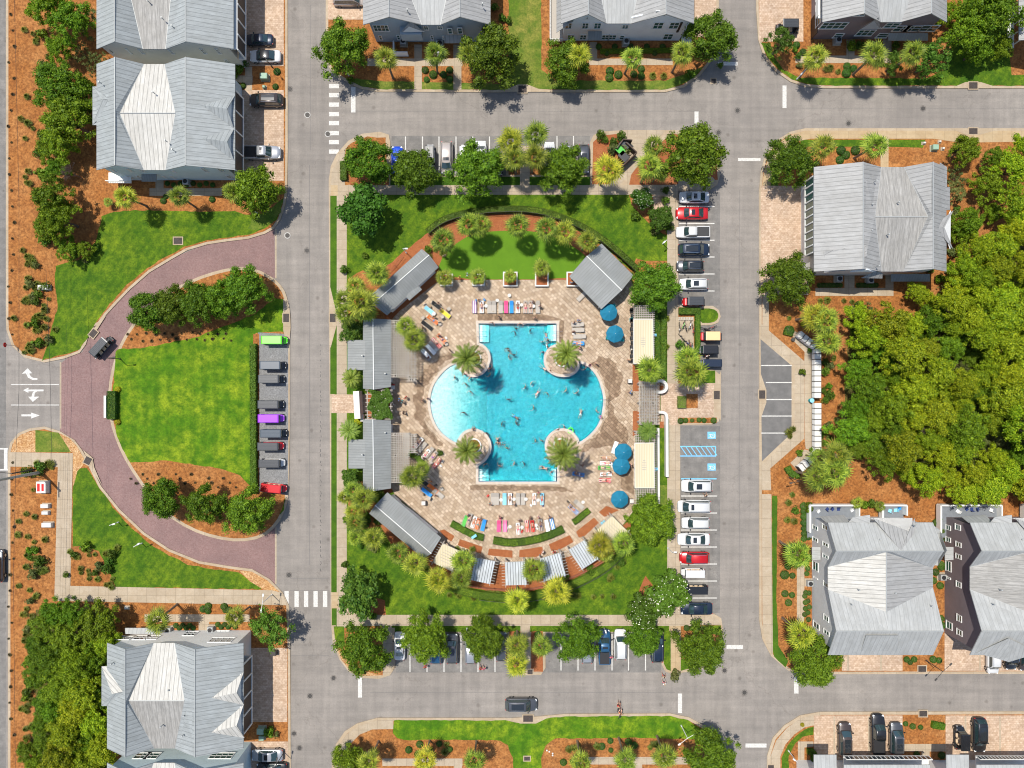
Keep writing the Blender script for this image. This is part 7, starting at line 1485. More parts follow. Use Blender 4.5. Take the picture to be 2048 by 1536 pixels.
o = spawn(BIKE, (*g2(1404, 657), .01), R(160), 1.2, {'frame': M['p_black']}); tag(o, 'black bike parked beside the red one at the carts', 'bicycle')
# ------------------------------------------------------------------ people
def skin_mesh(name, J, E, Rr, m, sub=1):
    me = bpy.data.meshes.new(name + '_rig'); ks = list(J); ix = {k: i for i, k in enumerate(ks)}
    me.from_pydata([J[k] for k in ks], [(ix[a], ix[b]) for a, b in E], []); o = bpy.data.objects.new(name, me); COL.objects.link(o)
    md = o.modifiers.new('s', 'SKIN'); md.use_smooth_shade = True
    for k in ks: d = me.skin_vertices[0].data[ix[k]]; r = Rr[k]; d.radius = r if isinstance(r, tuple) else (r, r); d.use_root = (k in ('pelvis', 'root'))
    if sub: sd = o.modifiers.new('d', 'SUBSURF'); sd.levels = sub; sd.render_levels = sub
    dg = bpy.context.evaluated_depsgraph_get(); r = bpy.data.meshes.new_from_object(o.evaluated_get(dg)); r.name = name; r.materials.clear(); r.materials.append(m)
    bpy.data.objects.remove(o); bpy.data.meshes.remove(me); return r
def person_t(pose):
    J = dict(pelvis=(0,0,.95), spine=(0,0,1.15), chest=(0,.01,1.36), neck=(0,0,1.50), head=(0,.02,1.60), crown=(0,.015,1.71), nose=(0,.115,1.60),
             shl=(-.19,0,1.42), shr=(.19,0,1.42), ell=(-.27,-.02,1.14), elr=(.27,-.02,1.14), wrl=(-.29,.06,.90), wrr=(.29,.06,.90), hal=(-.29,.09,.82), har=(.29,.09,.82),
             hpl=(-.10,0,.90), hpr=(.10,0,.90), knl=(-.11,.03,.50), knr=(.11,.03,.50), anl=(-.11,-.02,.09), anr=(.11,-.02,.09), tol=(-.12,.14,.04), tor=(.12,.14,.04))
    up = {}
    if pose == 'walk': up = dict(knl=(-.11,.22,.53), anl=(-.11,.26,.10), tol=(-.11,.42,.07), knr=(.11,-.06,.50), anr=(.11,-.32,.14), tor=(.11,-.20,.04), wrl=(-.30,-.16,.92), hal=(-.30,-.19,.84), wrr=(.28,.22,.98), har=(.28,.28,.91))
    if pose == 'lie': up = dict(ell=(-.33,.0,1.2), elr=(.30,.0,1.15), wrl=(-.30,.12,.98), wrr=(.22,.14,.96), hal=(-.26,.15,.90), har=(.15,.15,.90), knl=(-.14,.12,.52), knr=(.12,.02,.50), anl=(-.15,.02,.12), anr=(.13,.0,.10), tol=(-.17,.14,.08), tor=(.15,.13,.06))
    if pose == 'swim': up = dict(ell=(-.32,.05,1.60), elr=(.36,.05,1.50), wrl=(-.30,.08,1.85), wrr=(.50,.08,1.72), hal=(-.29,.1,1.93), har=(.53,.1,1.80), knl=(-.16,-.08,.52), knr=(.18,-.02,.52), anl=(-.2,-.2,.16), anr=(.24,-.05,.12), tol=(-.22,-.22,.06), tor=(.26,-.05,.03))
    if pose == 'wade': up = dict(ell=(-.42,.10,1.33), elr=(.42,.12,1.35), wrl=(-.48,.34,1.30), wrr=(.40,.38,1.32), hal=(-.46,.42,1.30), har=(.37,.46,1.32), knl=(-.14,.10,.52))
    if pose == 'sit': up = dict(knl=(-.14,.42,.92), knr=(.14,.42,.94), anl=(-.14,.48,.50), anr=(.14,.48,.50), tol=(-.14,.62,.46), tor=(.14,.62,.46), hpl=(-.11,.04,.93), hpr=(.11,.04,.93), wrl=(-.22,.26,.98), wrr=(.22,.26,.98), hal=(-.2,.34,1.0), har=(.2,.34,1.0), ell=(-.28,.02,1.15), elr=(.28,.02,1.15))
    J.update(up)
    Rr = dict(pelvis=(.155,.11), spine=(.135,.10), chest=(.16,.11), neck=.055, head=(.082,.098), crown=(.07,.085), nose=.012, shl=.06, shr=.06, ell=.042, elr=.042, wrl=.028, wrr=.028, hal=(.038,.018), har=(.038,.018),
              hpl=.095, hpr=.095, knl=.058, knr=.058, anl=.04, anr=.04, tol=.03, tor=.03)
    E = [('pelvis','spine'),('spine','chest'),('chest','neck'),('neck','head'),('head','crown'),('head','nose'),('chest','shl'),('chest','shr'),('shl','ell'),('shr','elr'),('ell','wrl'),('elr','wrr'),('wrl','hal'),('wrr','har'),
         ('pelvis','hpl'),('pelvis','hpr'),('hpl','knl'),('hpr','knr'),('knl','anl'),('knr','anr'),('anl','tol'),('anr','tor')]
    if pose == 'wade':                                   # legs stay under the water and bend a little
        pass
    for s, w, h in (('l','wrl','hal'),('r','wrr','har')):
        d = (Vector(J[h]) - Vector(J[w])).normalized(); sd = d.orthogonal().normalized()
        if abs(sd.x) < .3: sd = d.cross(sd).normalized()
        for k, (off, ln) in enumerate(((-.030,.075),(-.010,.090),(.010,.085),(.030,.065))):
            a = Vector(J[h]) + sd*off + d*.02; b = a + d*ln*.55; c = b + d*ln*.45 + Vector((0,.012,0)); J[f'f{s}{k}a'] = tuple(a); J[f'f{s}{k}b'] = tuple(b); J[f'f{s}{k}c'] = tuple(c)
            E += [(h, f'f{s}{k}a'), (f'f{s}{k}a', f'f{s}{k}b'), (f'f{s}{k}b', f'f{s}{k}c')]; Rr[f'f{s}{k}a'] = .010; Rr[f'f{s}{k}b'] = .009; Rr[f'f{s}{k}c'] = .008
        a = Vector(J[w]).lerp(Vector(J[h]), .4) + sd*.04; b = a + sd*.03 + d*.035; J[f't{s}a'] = tuple(a); J[f't{s}b'] = tuple(b); E += [(w, f't{s}a'), (f't{s}a', f't{s}b')]; Rr[f't{s}a'] = .012; Rr[f't{s}b'] = .010
    body = skin_mesh('body', J, E, Rr, M['skin'])
    sh = skin_mesh('shorts', dict(root=J['pelvis'], hpl=J['hpl'], hpr=J['hpr'], kl=tuple(Vector(J['hpl']).lerp(Vector(J['knl']), .55)), kr=tuple(Vector(J['hpr']).lerp(Vector(J['knr']), .55)), sp=tuple(Vector(J['pelvis']).lerp(Vector(J['spine']), .35))),
                   [('root','hpl'),('root','hpr'),('hpl','kl'),('hpr','kr'),('root','sp')], dict(root=(.17,.125), hpl=.108, hpr=.108, kl=.092, kr=.092, sp=(.155,.115)), M['c_blue'])
    ts = skin_mesh('shirt', dict(root=tuple(Vector(J['pelvis']).lerp(Vector(J['spine']), .3)), sp=J['spine'], ch=J['chest'], sl=J['shl'], sr=J['shr'], el=tuple(Vector(J['shl']).lerp(Vector(J['ell']), .6)), er=tuple(Vector(J['shr']).lerp(Vector(J['elr']), .6)), nk=tuple(Vector(J['chest']).lerp(Vector(J['neck']), .5))),
                   [('root','sp'),('sp','ch'),('ch','sl'),('ch','sr'),('sl','el'),('sr','er'),('ch','nk')], dict(root=(.165,.125), sp=(.15,.118), ch=(.175,.125), sl=.075, sr=.075, el=.064, er=.064, nk=.08), M['c_white'])
    hr = MB(); hc = Vector(J['head']) + Vector((0, -.018, .055)); hr.lathe([(.085,-.10),(.098,-.04),(.098,.02),(.08,.07),(.04,.10),(.005,.108)], hc, 12, sy=1.12); hair = hr.mesh('hair', M['hair'], True)
    eb = MB()
    for s in (-1, 1): eb.box((s*.03, J['head'][1]+.092, 1.625), (.02, .01, .012))
    eb.box((0, J['head'][1]+.092, 1.555), (.04, .008, .008)); face = eb.mesh('face_features', M['hair']); ear = MB()
    for s in (-1, 1): ear.box((s*.09, J['head'][1]-.01, 1.60), (.02, .035, .055)); 
    ears = ear.mesh('ears', M['skin'])
    rx = {'lie': -90, 'swim': 90}.get(pose, 0); M4 = Matrix.Identity(4)
    if pose == 'lie': M4 = Matrix.Translation((0, 0, .10)) @ Matrix.Rotation(R(90), 4, 'X') @ Matrix.Translation((0, 0, -.9))      # on the back, face up, head towards -y after turn
    if pose == 'swim': M4 = Matrix.Translation((0, 0, 0)) @ Matrix.Rotation(R(-82), 4, 'X') @ Matrix.Translation((0, 0, -1.2))     # prone, head towards +y
    if pose == 'sit': M4 = Matrix.Translation((0, 0, -.84))
    for me in (body, sh, ts, hair, face, ears): me.transform(M4)
    return T('person', None, [T('body', body, [T('ears', ears), T('face_features', face)]), T('shorts', sh), T('shirt', ts), T('hair', hair)])
PP = {p: person_t(p) for p in ('walk', 'lie', 'swim', 'wade', 'sit', 'stand')}
SK = ['skin', 'skin2', 'skin', 'skin3', 'skin2', 'skin']; HRM = ['hair', 'hair2', 'hair3', 'hair', 'hair2']; SW = ['c_navy','c_blue','c_red','c_black','c_teal','c_green','c_pink','c_orange','c_black','c_navy','c_purple','c_white']
rp = random.Random(21)
def put_person(pose, px, py, z, rz, look, cat='person', shirt=None, shorts=None, grp=None, s=1.0, zref=None, exact=False):
    m = {'body': M[rp.choice(SK)]}; m['ears'] = m['body']; m['hair'] = M[rp.choice(HRM)]; sw = shorts or rp.choice(SW); m['shorts'] = M[sw]; sk = ()
    if shirt: m['shirt'] = M[shirt]
    else: sk = ('shirt',)
    o = spawn(PP[pose], (*g2(px, py, z if zref is None else zref), z), R(rz), s, m, skip=sk)
    if exact: tag(o, look, cat, grp)
    else: pend(o, look.replace('%c', sw[2:]), cat, px, py, grp)
    return o
swim = zz(B4,(25,1225),(255,1232),(222,1272),(340,1290),(215,1310),(480,1325),(490,1368),(445,1385),(485,1425),(150,1440),(160,1460),(450,1470),(205,1495),(160,1510)) \
  + zz(C3,(1240,205),(1280,240),(1155,235),(1250,290),(1290,355),(1228,530),(1425,705),(1515,765),(1525,790),(1450,215),(1360,215),(1440,150),(1415,965)) \
  + zz(C4,(10,155),(465,160),(510,175),(300,315),(350,280),(400,372),(487,370),(160,420),(370,490),(640,345),(735,362),(775,530),(900,515),(225,577),(222,620),(100,625),(575,672),(628,650),(385,768),(440,770),(65,765),(78,795),(145,830),(490,920),(290,962),(205,962),(85,980),(440,985),(470,1010),(520,1030),(800,165))
for x, y in swim:
    pose = rp.choice(['wade', 'wade', 'swim', 'wade']); 
    if depth(g(x, y)[0], 0) > -.85: put_person('wade', x, y, depth(g(x, y)[0], 0) + .0 if depth(g(x, y)[0], 0) < -.3 else -.05, rp.uniform(0, 360), 'person in %c swimwear wading in the shallow west end', shorts=None, grp='people in the pool', s=.95)
    elif pose == 'wade': put_person('wade', x, y, -1.08 + rp.uniform(0, .12), rp.uniform(0, 360), 'person in %c swimwear standing neck deep in the pool', grp='people in the pool')
    else: put_person('swim', x, y, .0, rp.uniform(0, 360), 'person in %c swimwear swimming at the surface', grp='people in the pool', s=.95)
t = empty('swim_ring', (*g2(1141, 861, .1), .09)); mb = MB(); c = t.location
mb.path([(c.x+.42*math.cos(a*.393), c.y+.42*math.sin(a*.393), .1) for a in range(17)], .11, 8); mb.build('ring_tube', M['p_lime'], t); tag(t, 'lime green swim ring beside the south east pool island', 'swim ring')
put_person('sit', 1203, 834, .22, 90, 'person sitting on the east curve of the pool edge', exact=True, shorts='c_purple'); put_person('sit', 947.5, 859, .22, 10, 'person sitting on the edge of the south west pool island', exact=True); put_person('sit', 1179, 729, .22, -140, 'person sitting on the pool edge beside the north east palm island', exact=True)
put_person('stand', 857, 797, .17, -60, 'person standing at the outermost west curve of the pool', exact=True, shorts='c_pink')
for x, y, rz, sh, so, lb in ((812,795,60,'c_red','c_navy','person in red top walking west of the pool, topmost of a group'),(805,803,70,'c_teal','c_black','person in teal top in the small group west of the pool'),(799,799,80,'c_blue','c_black','person in blue top near the west pergola'),(808,825,100,'c_black','c_black','lone person in black walking on the deck west of the pool'),
    (786,808,0,'c_white','c_tan','person in white at the vine pergola exit'),(889,512,20,'c_tan','c_black','person near the first square planter'),(919,555,40,'c_yellow','c_black','person in yellow on the turf edge by the second planter'),(935,550,90,'c_aqua','c_white','person in pale blue beside the second planter'),
    (1157,641,0,'c_blue','c_black','person in blue standing above the north east loungers'),(1261,784,70,'c_blue','c_navy','person in blue at the east gate pergola'),(1143,566,0,'c_blue','c_navy','person beside the fifth planter under the pavilion edge'),(1327,1352,0,'c_tan','c_red','person walking at the south east kerb, upper of two'),(1328,1366,15,'c_white','c_pink','person in white top walking on the bottom road'),
    (1411,990,30,'c_tan','c_black','person standing behind the first white car of the lower east row'),(851,1332,0,'c_red','c_red','person in red walking across the south bay, leftmost'),(961,1336,0,'c_red','c_red','person in red at the south bay, left of a pair'),(968,1336,20,'c_pink','c_tan','person in pink at the south bay, right of a pair'),
    (1222,1313,0,'c_pink','c_white','person between the blue pickup and the white car'),(1414,712,20,'c_white','c_red','person climbing into the navy golf cart'),(861,962,0,'c_orange','c_black','person in orange at the south west deck'),(1108,1103,200,'c_red','c_black','person in red in front of the middle east cabana'),(1085,1104,60,'c_white','c_red','person in white and red west of the middle east cabana'),
    (1207,632,0,'c_red','c_black','person beside the upper blue parasol'),(1152,944,10,'c_black','c_navy','person in the shade of the south east date palm')):
    put_person('walk' if rp.random() < .7 else 'stand', x, y, .17 if not (y > 1260 or x > 1355) else .01, rz, lb, exact=True, shirt=sh, shorts=so, s=rp.uniform(.95, 1.05), zref=.9)
for x, y, hd, c_, lb in ((1237,1412,-20,'c_red','upper of two cyclists on the bottom road'),(1240,1426,-25,'c_orange','lower of two cyclists at the bottom kerb')):
    o = spawn(BIKE, (*g2(x, y), .01), R(hd+90), 1, {'frame': M['p_black']}); tag(o, 'black bicycle ridden by the ' + lb, 'bicycle')
    put_person('sit', x, y, .86, hd, lb + ', seated on a bicycle', exact=True, shirt=c_, shorts='c_black', zref=1.2)
# ------------------------------------------------------------------ pool furniture (head end at +y)
def lounger_t():
    ch = []; f = MB()
    for s in (-1, 1): f.box((s*.33, -.1, .30), (.05, 1.75, .05))
    f.box((0, -.97, .30), (.7, .05, .05)); ch.append(T('frame', f.mesh('frame', M['frame'])))
    for x, y in ((-.3,-.75),(.3,-.75),(-.3,.45),(.3,.45)): l = MB(); l.box((x, y, .15), (.05, .05, .3)); ch.append(T('leg', l.mesh('leg', M['frame'])))
    s = MB(); s.bbox((0, -.33, .335), (.62, 1.25, .04), 0, .01); ch.append(T('seat', s.mesh('seat', M['sling'])))
    b = MB(); a = R(28); b.add([(x, .30 + y*math.cos(a), .35 + y*math.sin(a) + z) for z in (0, .04) for x, y in ((-.31,0),(.31,0),(.31,.72),(-.31,.72))], [(3,2,1,0),(4,5,6,7),(0,1,5,4),(1,2,6,5),(2,3,7,6),(3,0,4,7)]); ch.append(T('backrest', b.mesh('backrest', M['sling'])))
    return T('sun_lounger', None, ch)
LNG = lounger_t()
def towel_mesh():
    mb = MB(); rows = []
    for y, z in ((-.98,.39),(-.5,.385),(0,.385),(.3,.395),(.62,.57),(.92,.74)): rows.append([(-.29,y,z+.012),(-.1,y,z+.006),(.1,y,z+.008),(.30,y,z+.014)])
    vs = [p for r in rows for p in r]; n = len(vs); mb.add(vs + [(x,y,z-.012) for x,y,z in vs], [(i*4+j, i*4+j+1, i*4+j+5, i*4+j+4) for i in range(5) for j in range(3)] + [(n+i*4+j+4, n+i*4+j+5, n+i*4+j+1, n+i*4+j) for i in range(5) for j in range(3)]); return mb.mesh('towel', M['c_white'])
TOW = T('towel', towel_mesh())
def person_lie_pose(x, y, rz, s=1.0): pass
def lounger(x, y, a, towel=None, pers=False, where=''):
    o = spawn(LNG, (*g2(x, y, .35), .17), R(a), 1.0); pend(o, f'taupe sling lounger {where}', 'lounger', x, y, 'sun loungers on the deck')
    if towel:
        t = spawn(TOW, (*g2(x, y, .35), .172), R(a), 1.0, {'towel': M[towel]}); nm = towel[2:] if towel[1] == '_' and towel[0] == 'c' else towel[3:] + ' striped'
        pend(t, f'{nm} towel {where}', 'towel', x, y, 'towels on loungers')
    if pers:
        c = Matrix.Rotation(R(a), 3, 'Z') @ Vector((0, -.10, 0)); q = g2(x, y, .4); m = {'body': M[rp.choice(SK)]}; m['ears'] = m['body']; m['hair'] = M[rp.choice(HRM)]; sw = rp.choice(SW); m['shorts'] = M[sw]
        o = spawn(PP['lie'], (q[0]+c.x, q[1]+c.y, .57), None, 1.0, m, skip=('shirt',), rot=(R(-9), 0, 0)); o.rotation_euler = (Matrix.Rotation(R(a+180), 3, 'Z') @ Matrix.Rotation(R(-9), 3, 'X')).to_euler(); pend(o, f'sunbather in {sw[2:]} swimwear {where}', 'person', x, y, 'sunbathers')
def table(x, y, sq=False, where='on the deck'):
    t = empty('side_table', (*g2(x, y, .45), .17)); c = t.location; mb = MB()
    if sq: mb.bbox((c.x, c.y, .72), (.62, .62, .9), 0, .04); mb.build('cabinet', M['frame'], t); mb = MB(); mb.bbox((c.x, c.y, 1.2), (.6, .6, .06), 0, .02); mb.build('table_top', M['cap'], t); pend(t, 'square white topped bin box on the deck', 'bin', x, y)
    else:
        mb.tube((c.x, c.y, .60), (c.x, c.y, .64), .27, n=20); mb.build('table_top', M['cap'], t); mb = MB(); mb.tube((c.x, c.y, .17), (c.x, c.y, .6), .04); mb.build('leg', M['cap'], t); mb = MB(); mb.tube((c.x, c.y, .17), (c.x, c.y, .2), .18, n=14); mb.build('base', M['cap'], t)
        pend(t, 'small round white side table', 'table', x, y, 'round side tables')
NRW = 'in the row north of the pool'
for x, tw, pe in ((949,'st_purple',0),(963.5,'c_white',1),(979,None,0),(988,None,0),(1001.5,None,0),(1012,'c_pink',0),(1023,'c_blue',0),(1035.5,'c_white',1),(1051,None,1),(1061,None,1),(1075.6,None,0)): lounger(x, 614, 0, tw, pe, NRW)
for x, y, tw, pe in ((1155,649,None,0),(1156,660,None,0),(1159,673,None,0),(1156,687,'c_blue',1)): lounger(x, y, -90, tw, pe, 'east of the pool\'s north end')
lounger(1164, 592, -45, None, False, 'beside the square north east pavilion')
for x, y, tw, pe in ((860,622,'c_aqua',0),(874,612,'c_black',0),(890,627,'c_yellow',0),(866,640,'c_orange',1),(854,651,'c_black',0)): lounger(x, y, 52, tw, pe, 'in the cluster below the north west pavilion')
for x, y, tw, pe in ((884,678,'c_orange',1),(873,686,'st_red',1),(862,699,'c_white',0),(852,708,'c_white',0),(843,700,None,0),(868,692,None,0)): lounger(x, y, 42, tw, pe, 'in the angled row west of the north west island')
for x, y, tw, pe in ((838,885,'c_white',1),(845,894,None,0),(852,908,'c_white',1),(859,904,None,0),(867,912,None,1),(874,926,'st_red',1)): lounger(x, y, -40, tw, pe, 'in the angled row west of the south west island')
for x, y, tw, pe in ((853,984,'c_blue',0),(866,976,'c_orange',0),(877,987,None,0),(849,965,'c_black',0)): lounger(x, y, 50, tw, pe, 'beside the palm south west of the pool')
for x, tw, pe in ((986,None,0),(994,None,0),(1009,'c_aqua',0),(1020,'c_white',1),(1036,None,0),(1046,None,0),(1068.5,'c_white',1),(1084,'c_aqua',1)): lounger(x, 997, 0, tw, pe, 'in the straight row south of the pool')
for x, y, a, tw, pe in ((930,1041,-22,'c_green',0),(938,1037,-22,None,1),(948,1043,-18,'c_white',1),(956,1046,-16,'c_orange',1),(967,1049,-14,'c_blue',0),(997.6,1051,-2,'c_pink',0),(1010,1051,0,'st_pink',0),(1036,1056,4,'c_white',1),(1054,1051,6,'st_red',1),(1065,1051,8,'c_red',1),(1081,1049,9,None,1),(1094,1050,10,'c_white',0),(1104,1046,13,'st_blue',0)): lounger(x, y, a, tw, pe, 'in the curved row along the south hedge')
for x, y, tw, pe in ((1157,1008,None,0),(1146,1018,'st_blue',1)): lounger(x, y, 48, tw, pe, 'beside the short south east hedge')
for x, y, tw, pe in ((1210,915,'c_tan',1),(1212,926,'c_white',1),(1207,935,'c_green',1),(1211,948,'c_white',1),(1209,960,'st_red',1)): lounger(x, y, 90 if x != 1212 else -90, tw, pe, 'in the stack beside the east parasols')
lounger(1156, 948, 80, 'c_blue', 1, 'in the shade of the south east date palm'); lounger(1229, 895, 160, 'c_white', 0, 'beside the upper of the paired east parasols')
for x, y in ((994.5,601),(1018.7,591),(1043,610),(1067,612.6),(972,612),(1002,999.5),(1028,998),(1052,998),(1076,1000),(1166,1004),(1044,1054),(1072,1050),(868,628),(872,700),(1225,932),(1020,1053)): table(x, y)
for x, y in ((1259,762),(1262,1001),(848,1005),(787,775),(706,1.0*742)): 
    if x != 706: table(x, y, True)
for x, y, c_ in ((952,602,'blue'),(969,600,'blue'),(1078,622,'black'),(986,624,'white'),(1007,625,'green'),(862,616,'black'),(884,620,'orange'),(898,632,'black'),(846,644,'black'),(889,690,'black'),(893,676,'white'),(1147,668,'white'),(1148,655,'black'),(829,893,'red'),(862,917,'black'),(882,931,'white'),(925,1046,'black'),(972,1055,'black'),(1000,1036,'pink'),(1014,1055,'white'),(1044,1062,'red'),(1074,1056,'white'),(1085,1010,'navy'),(976,991,'red'),(1023,989,'navy'),(1062,1010,'white'),(1217,918,'black'),(1222,947,'orange'),(1218,963,'pink'),(1165,950,'navy'),(849,988,'black'),(872,970,'black'),(1136,1003,'black'),(1262,700,'white'),(787,770,'red'),(1240,890,'white')):
    r_ = rp.uniform(0, 3); q = g2(x, y); t = empty('beach_bag', (*q, .17), r_); mb = MB(); mb.bbox((0, 0, .17), (.42, .26, .34), 0, .05); mb.build('bag_body', M['c_' + c_], t, world=False); mb = MB(); mb.path([(-.12, 0, .3), (-.1, 0, .48), (.1, 0, .48), (.12, 0, .3)], .02); mb.build('handle', M['c_tan'], t, world=False)
    pend(t, c_ + ' beach bag on the deck', 'bag', x, y, 'beach bags on the deck')
for x, y, rz in ((958,600,10),(1066,603,100),(1080,612,200),(877,606,50),(893,620,140),(868,633,200),(881,620,30),(846,655,90),(879,671,10),(857,715,60),(832,884,30),(848,916,120),(881,920,200),(842,972,60),(871,990,150),(1148,645,30),(1147,663,170),(1160,695,80),(1222,921,20),(1219,942,110),(980,1008,0),(1028,1008,60),(1078,986,10),(936,1030,80),(961,1036,150),(1000,1034,30),(1039,1040,10),(1060,1036,70),(1078,1035,160),(1100,1034,20),(1140,1012,40),(1212,636,100),(1235,680,30),(1248,1006,200),(1193,727,150),(1070,636,20),(998,634,70),(1258,720,0),(1262,930,90),(845,800,70),(900,700,120),(1165,930,60)):
    put_person(rp.choice(['stand', 'walk', 'stand']), x, y, .17, rz, 'bystander in %c swimwear on the paving', grp='people on the deck', zref=.9, s=rp.uniform(.9, 1.05))
# parasols
def parasol_t():
    ch = []; n = 8; c = MB(); vs = []
    for r, z in ((.02, 2.75), (.35, 2.66), (1.25, 2.22), (1.27, 2.12)):
        for i in range(n*2):
            a = math.pi*i/n; q = r*(1 if i % 2 == 0 else .955); vs.append((q*math.cos(a), q*math.sin(a), z - (.0 if i % 2 == 0 else .05*r)))
    k = n*2; c.add(vs, [(q*k+i, (q+1)*k+i, (q+1)*k+(i+1) % k, q*k+(i+1) % k) for q in range(3) for i in range(k)] + [tuple(range(k))[::1]]); ch.append(T('canopy', c.mesh('canopy', M['umbrella'])))
    for i in range(n): a = 2*math.pi*i/n; r = MB(); r.tube((0,0,2.72), (1.24*math.cos(a), 1.24*math.sin(a), 2.215), .014, n=4); ch.append(T('rib', r.mesh('rib', M['frame'])))
    p = MB(); p.tube((0,0,.17), (0,0,2.85), .03); ch.append(T('pole', p.mesh('pole', M['frame']))); b = MB(); b.tube((0,0,0), (0,0,.1), .35, n=18); ch.append(T('base', b.mesh('base', M['frame']))); f = MB(); f.lathe([(.04,2.76),(.05,2.82),(.01,2.92)], n=8); ch.append(T('finial', f.mesh('finial', M['trim'])))
    return T('parasol', None, ch)
PAR = parasol_t()
for x, y, lb in ((1217,625,'blue parasol touching the square north east pavilion'),(1229.5,668,'blue parasol standing free between the pavilion and the east pergola'),(1246,904,'upper of the two overlapping blue parasols in the east'),(1242,932,'lower of the two overlapping blue parasols in the east'),(1239,998,'blue parasol at the south end of the east deck')):
    o = spawn(PAR, (*g2(x, y, 2.3), .165), rp.uniform(0, 1), 1.08); tag(o, lb, 'parasol', 'blue parasols on the deck')
def chair(x, y, a, m='sling', where=''):
    t = empty('deck_chair', (*g2(x, y, .45), .17), R(a)); mb = MB(); mb.bbox((0,0,.42), (.5,.5,.06), 0, .02); mb.build('seat', M[m], t, world=False); mb = MB(); mb.bbox((0,.26,.68), (.5,.06,.5), 0, .02); mb.build('backrest', M[m], t, world=False)
    for sx_, sy_ in ((-1,-1),(1,-1),(1,1),(-1,1)): l = MB(); l.tube((sx_*.22, sy_*.22, 0), (sx_*.22, sy_*.22, .42), .02, n=6); l.build('leg', M['frame'], t, world=False)
    pend(t, f'small deck chair {where}', 'chair', x, y, 'deck chairs')
for x, y, a in ((852,612,30),(868,606,80),(885,634,200),(898,618,130),(846,636,300),(880,648,10),(836,690,60),(893,688,20),(858,718,140),(826,898,80),(836,910,20),(862,924,200),(884,922,60),(846,976,120),(884,978,30),(858,996,240)): chair(x, y, a, 'sling', 'in the clusters west of the pool')
for i in range(13): chair(1263 + (i % 2)*1.5, 622 + i*9 if i < 12 else 620, 90, 'black', 'along the upper east pergola')
for x, y, a in ((1206,632,40),(1226,612,-60),(1215,676,80),(1243,680,-90),(1232,1010,150),(1228,990,70),(1262,640,0)): chair(x, y, a, 'c_teal', 'under a blue parasol')
for dx, h_ in ((0, 1045),(284,1045)):
    for x, y, c_ in ((1636,1022,'c_white'),(1654,1018,'c_navy'),(1664,1018,'c_navy'),(1676,1018,'c_navy'),(1703,1020,'c_white'),(1779,1021,'c_aqua'),(1790,1020,'c_aqua'),(1798,1017,'c_blue')): chair(x+dx*.98, y, rp.uniform(0,360), c_, 'on the terrace of the ' + ('mid grey' if dx == 0 else 'lower right plum grey') + ' house')
# ------------------------------------------------------------------ street things
def lamp(px, py, hx, hy, h_, label, arm=1.0, m='trim', twin=False):
    b = g(px, py); t = empty('street_lamp', b); hp = g(hx, hy, h_); mb = MB(); mb.tube((b[0],b[1],.1), (b[0],b[1],h_), .07, .05); mb.tube((b[0],b[1],.1), (b[0],b[1],.5), .12, .1); mb.build('pole', M[m], t)
    d = Vector((hp[0]-b[0], hp[1]-b[1])); 
    if d.length < .2: d = Vector((1,0))
    d = d.normalized()*arm
    for s in ((1,-1) if twin else (1,)):
        a = MB(); a.tube((b[0],b[1],h_-.1), (b[0]+d.x*s, b[1]+d.y*s, h_+.1), .035, n=6); a.build('arm', M[m], t); l = MB(); l.bbox((b[0]+d.x*s, b[1]+d.y*s, h_+.08), (.45,.22,.12), math.atan2(d.y, d.x), .03); l.build('lamp_head', M[m], t)
    tag(t, label, 'street lamp', 'street lamps')
lamp(1593,159,1604,147,3.6,'white street lamp at the corner of the top right block'); lamp(1362,1450,1371,1480,4.2,'white twin armed street lamp on the bottom lawn',1.5,'trim',True)
lamp(545,1188,528,1180,4.5,'twin armed street lamp beside the lower left crosswalk',1.2,'trim',True); lamp(520,432,538,437,4,'white street lamp at the mouth of the brick ring'); lamp(813,506,806,498,3.5,'small white lamp behind the north west pavilion',.5)
lamp(698,152,706,160,3.5,'white street lamp near the top left crosswalk',.5); lamp(242,718,224,715,4,'dark street lamp beside the brick ring',1.2,'iron'); lamp(1325,488,1330,483,3,'small white lamp at the east edge of the north lawn',.5); lamp(1335,1095,1342,1104,3,'small white lamp at the east sidewalk by the south lawn',.5)
lamp(1578,955,1570,968,4.2,'black double headed street lamp south of the visitor bays',1.4,'iron',True); lamp(1851,1320,1880,1350,4.5,'black double headed street lamp south of the apartment houses',1.6,'iron',True); lamp(1210,822,1213,835,0.1+2.6,'small black lamp at the east gate bed',.3,'iron') if False else None
lamp(1576,1500,1565,1500,3.5,'white street lamp at the bottom right corner lawn',.6); lamp(238,1044,228,1048,2.6,'low white lamp west of the lower brick ring',.7); lamp(285,1086,270,1092,2.6,'low white lamp south of the brick ring',.9); lamp(569,1503,560,1480,4,'black street lamp by the bottom left transformer',1.0,'iron'); lamp(545,135,560,160,4,'black street lamp by the upper left transformer',1.0,'iron')
lamp(934,1256,936,1258,2.6,'small white lamp on the verge beside the south bay, western',.4); lamp(1208,1256,1210,1258,2.6,'small white lamp on the verge beside the south bay, eastern',.4)
for x, y, lb in ((1205,1045,'white sign board by the short south east hedge'),(948,1073,'small white board on the west curved hedge'),(1308,670,'pale board on the upper east pergola'),(1311,938,'pale board on the lower east pergola')):
    b = g(x, y, 1.4); t = empty('notice_board', (b[0], b[1], 0)); mb = MB(); mb.box((b[0], b[1], 1.5), (.9,.4,.06), .5 if y > 1000 else 0, tilt=.5); mb.build('panel', M['c_aqua'], t); mb = MB(); mb.tube((b[0],b[1],0), (b[0],b[1],1.45), .04); mb.build('post', M['iron'], t); tag(t, lb, 'notice board')
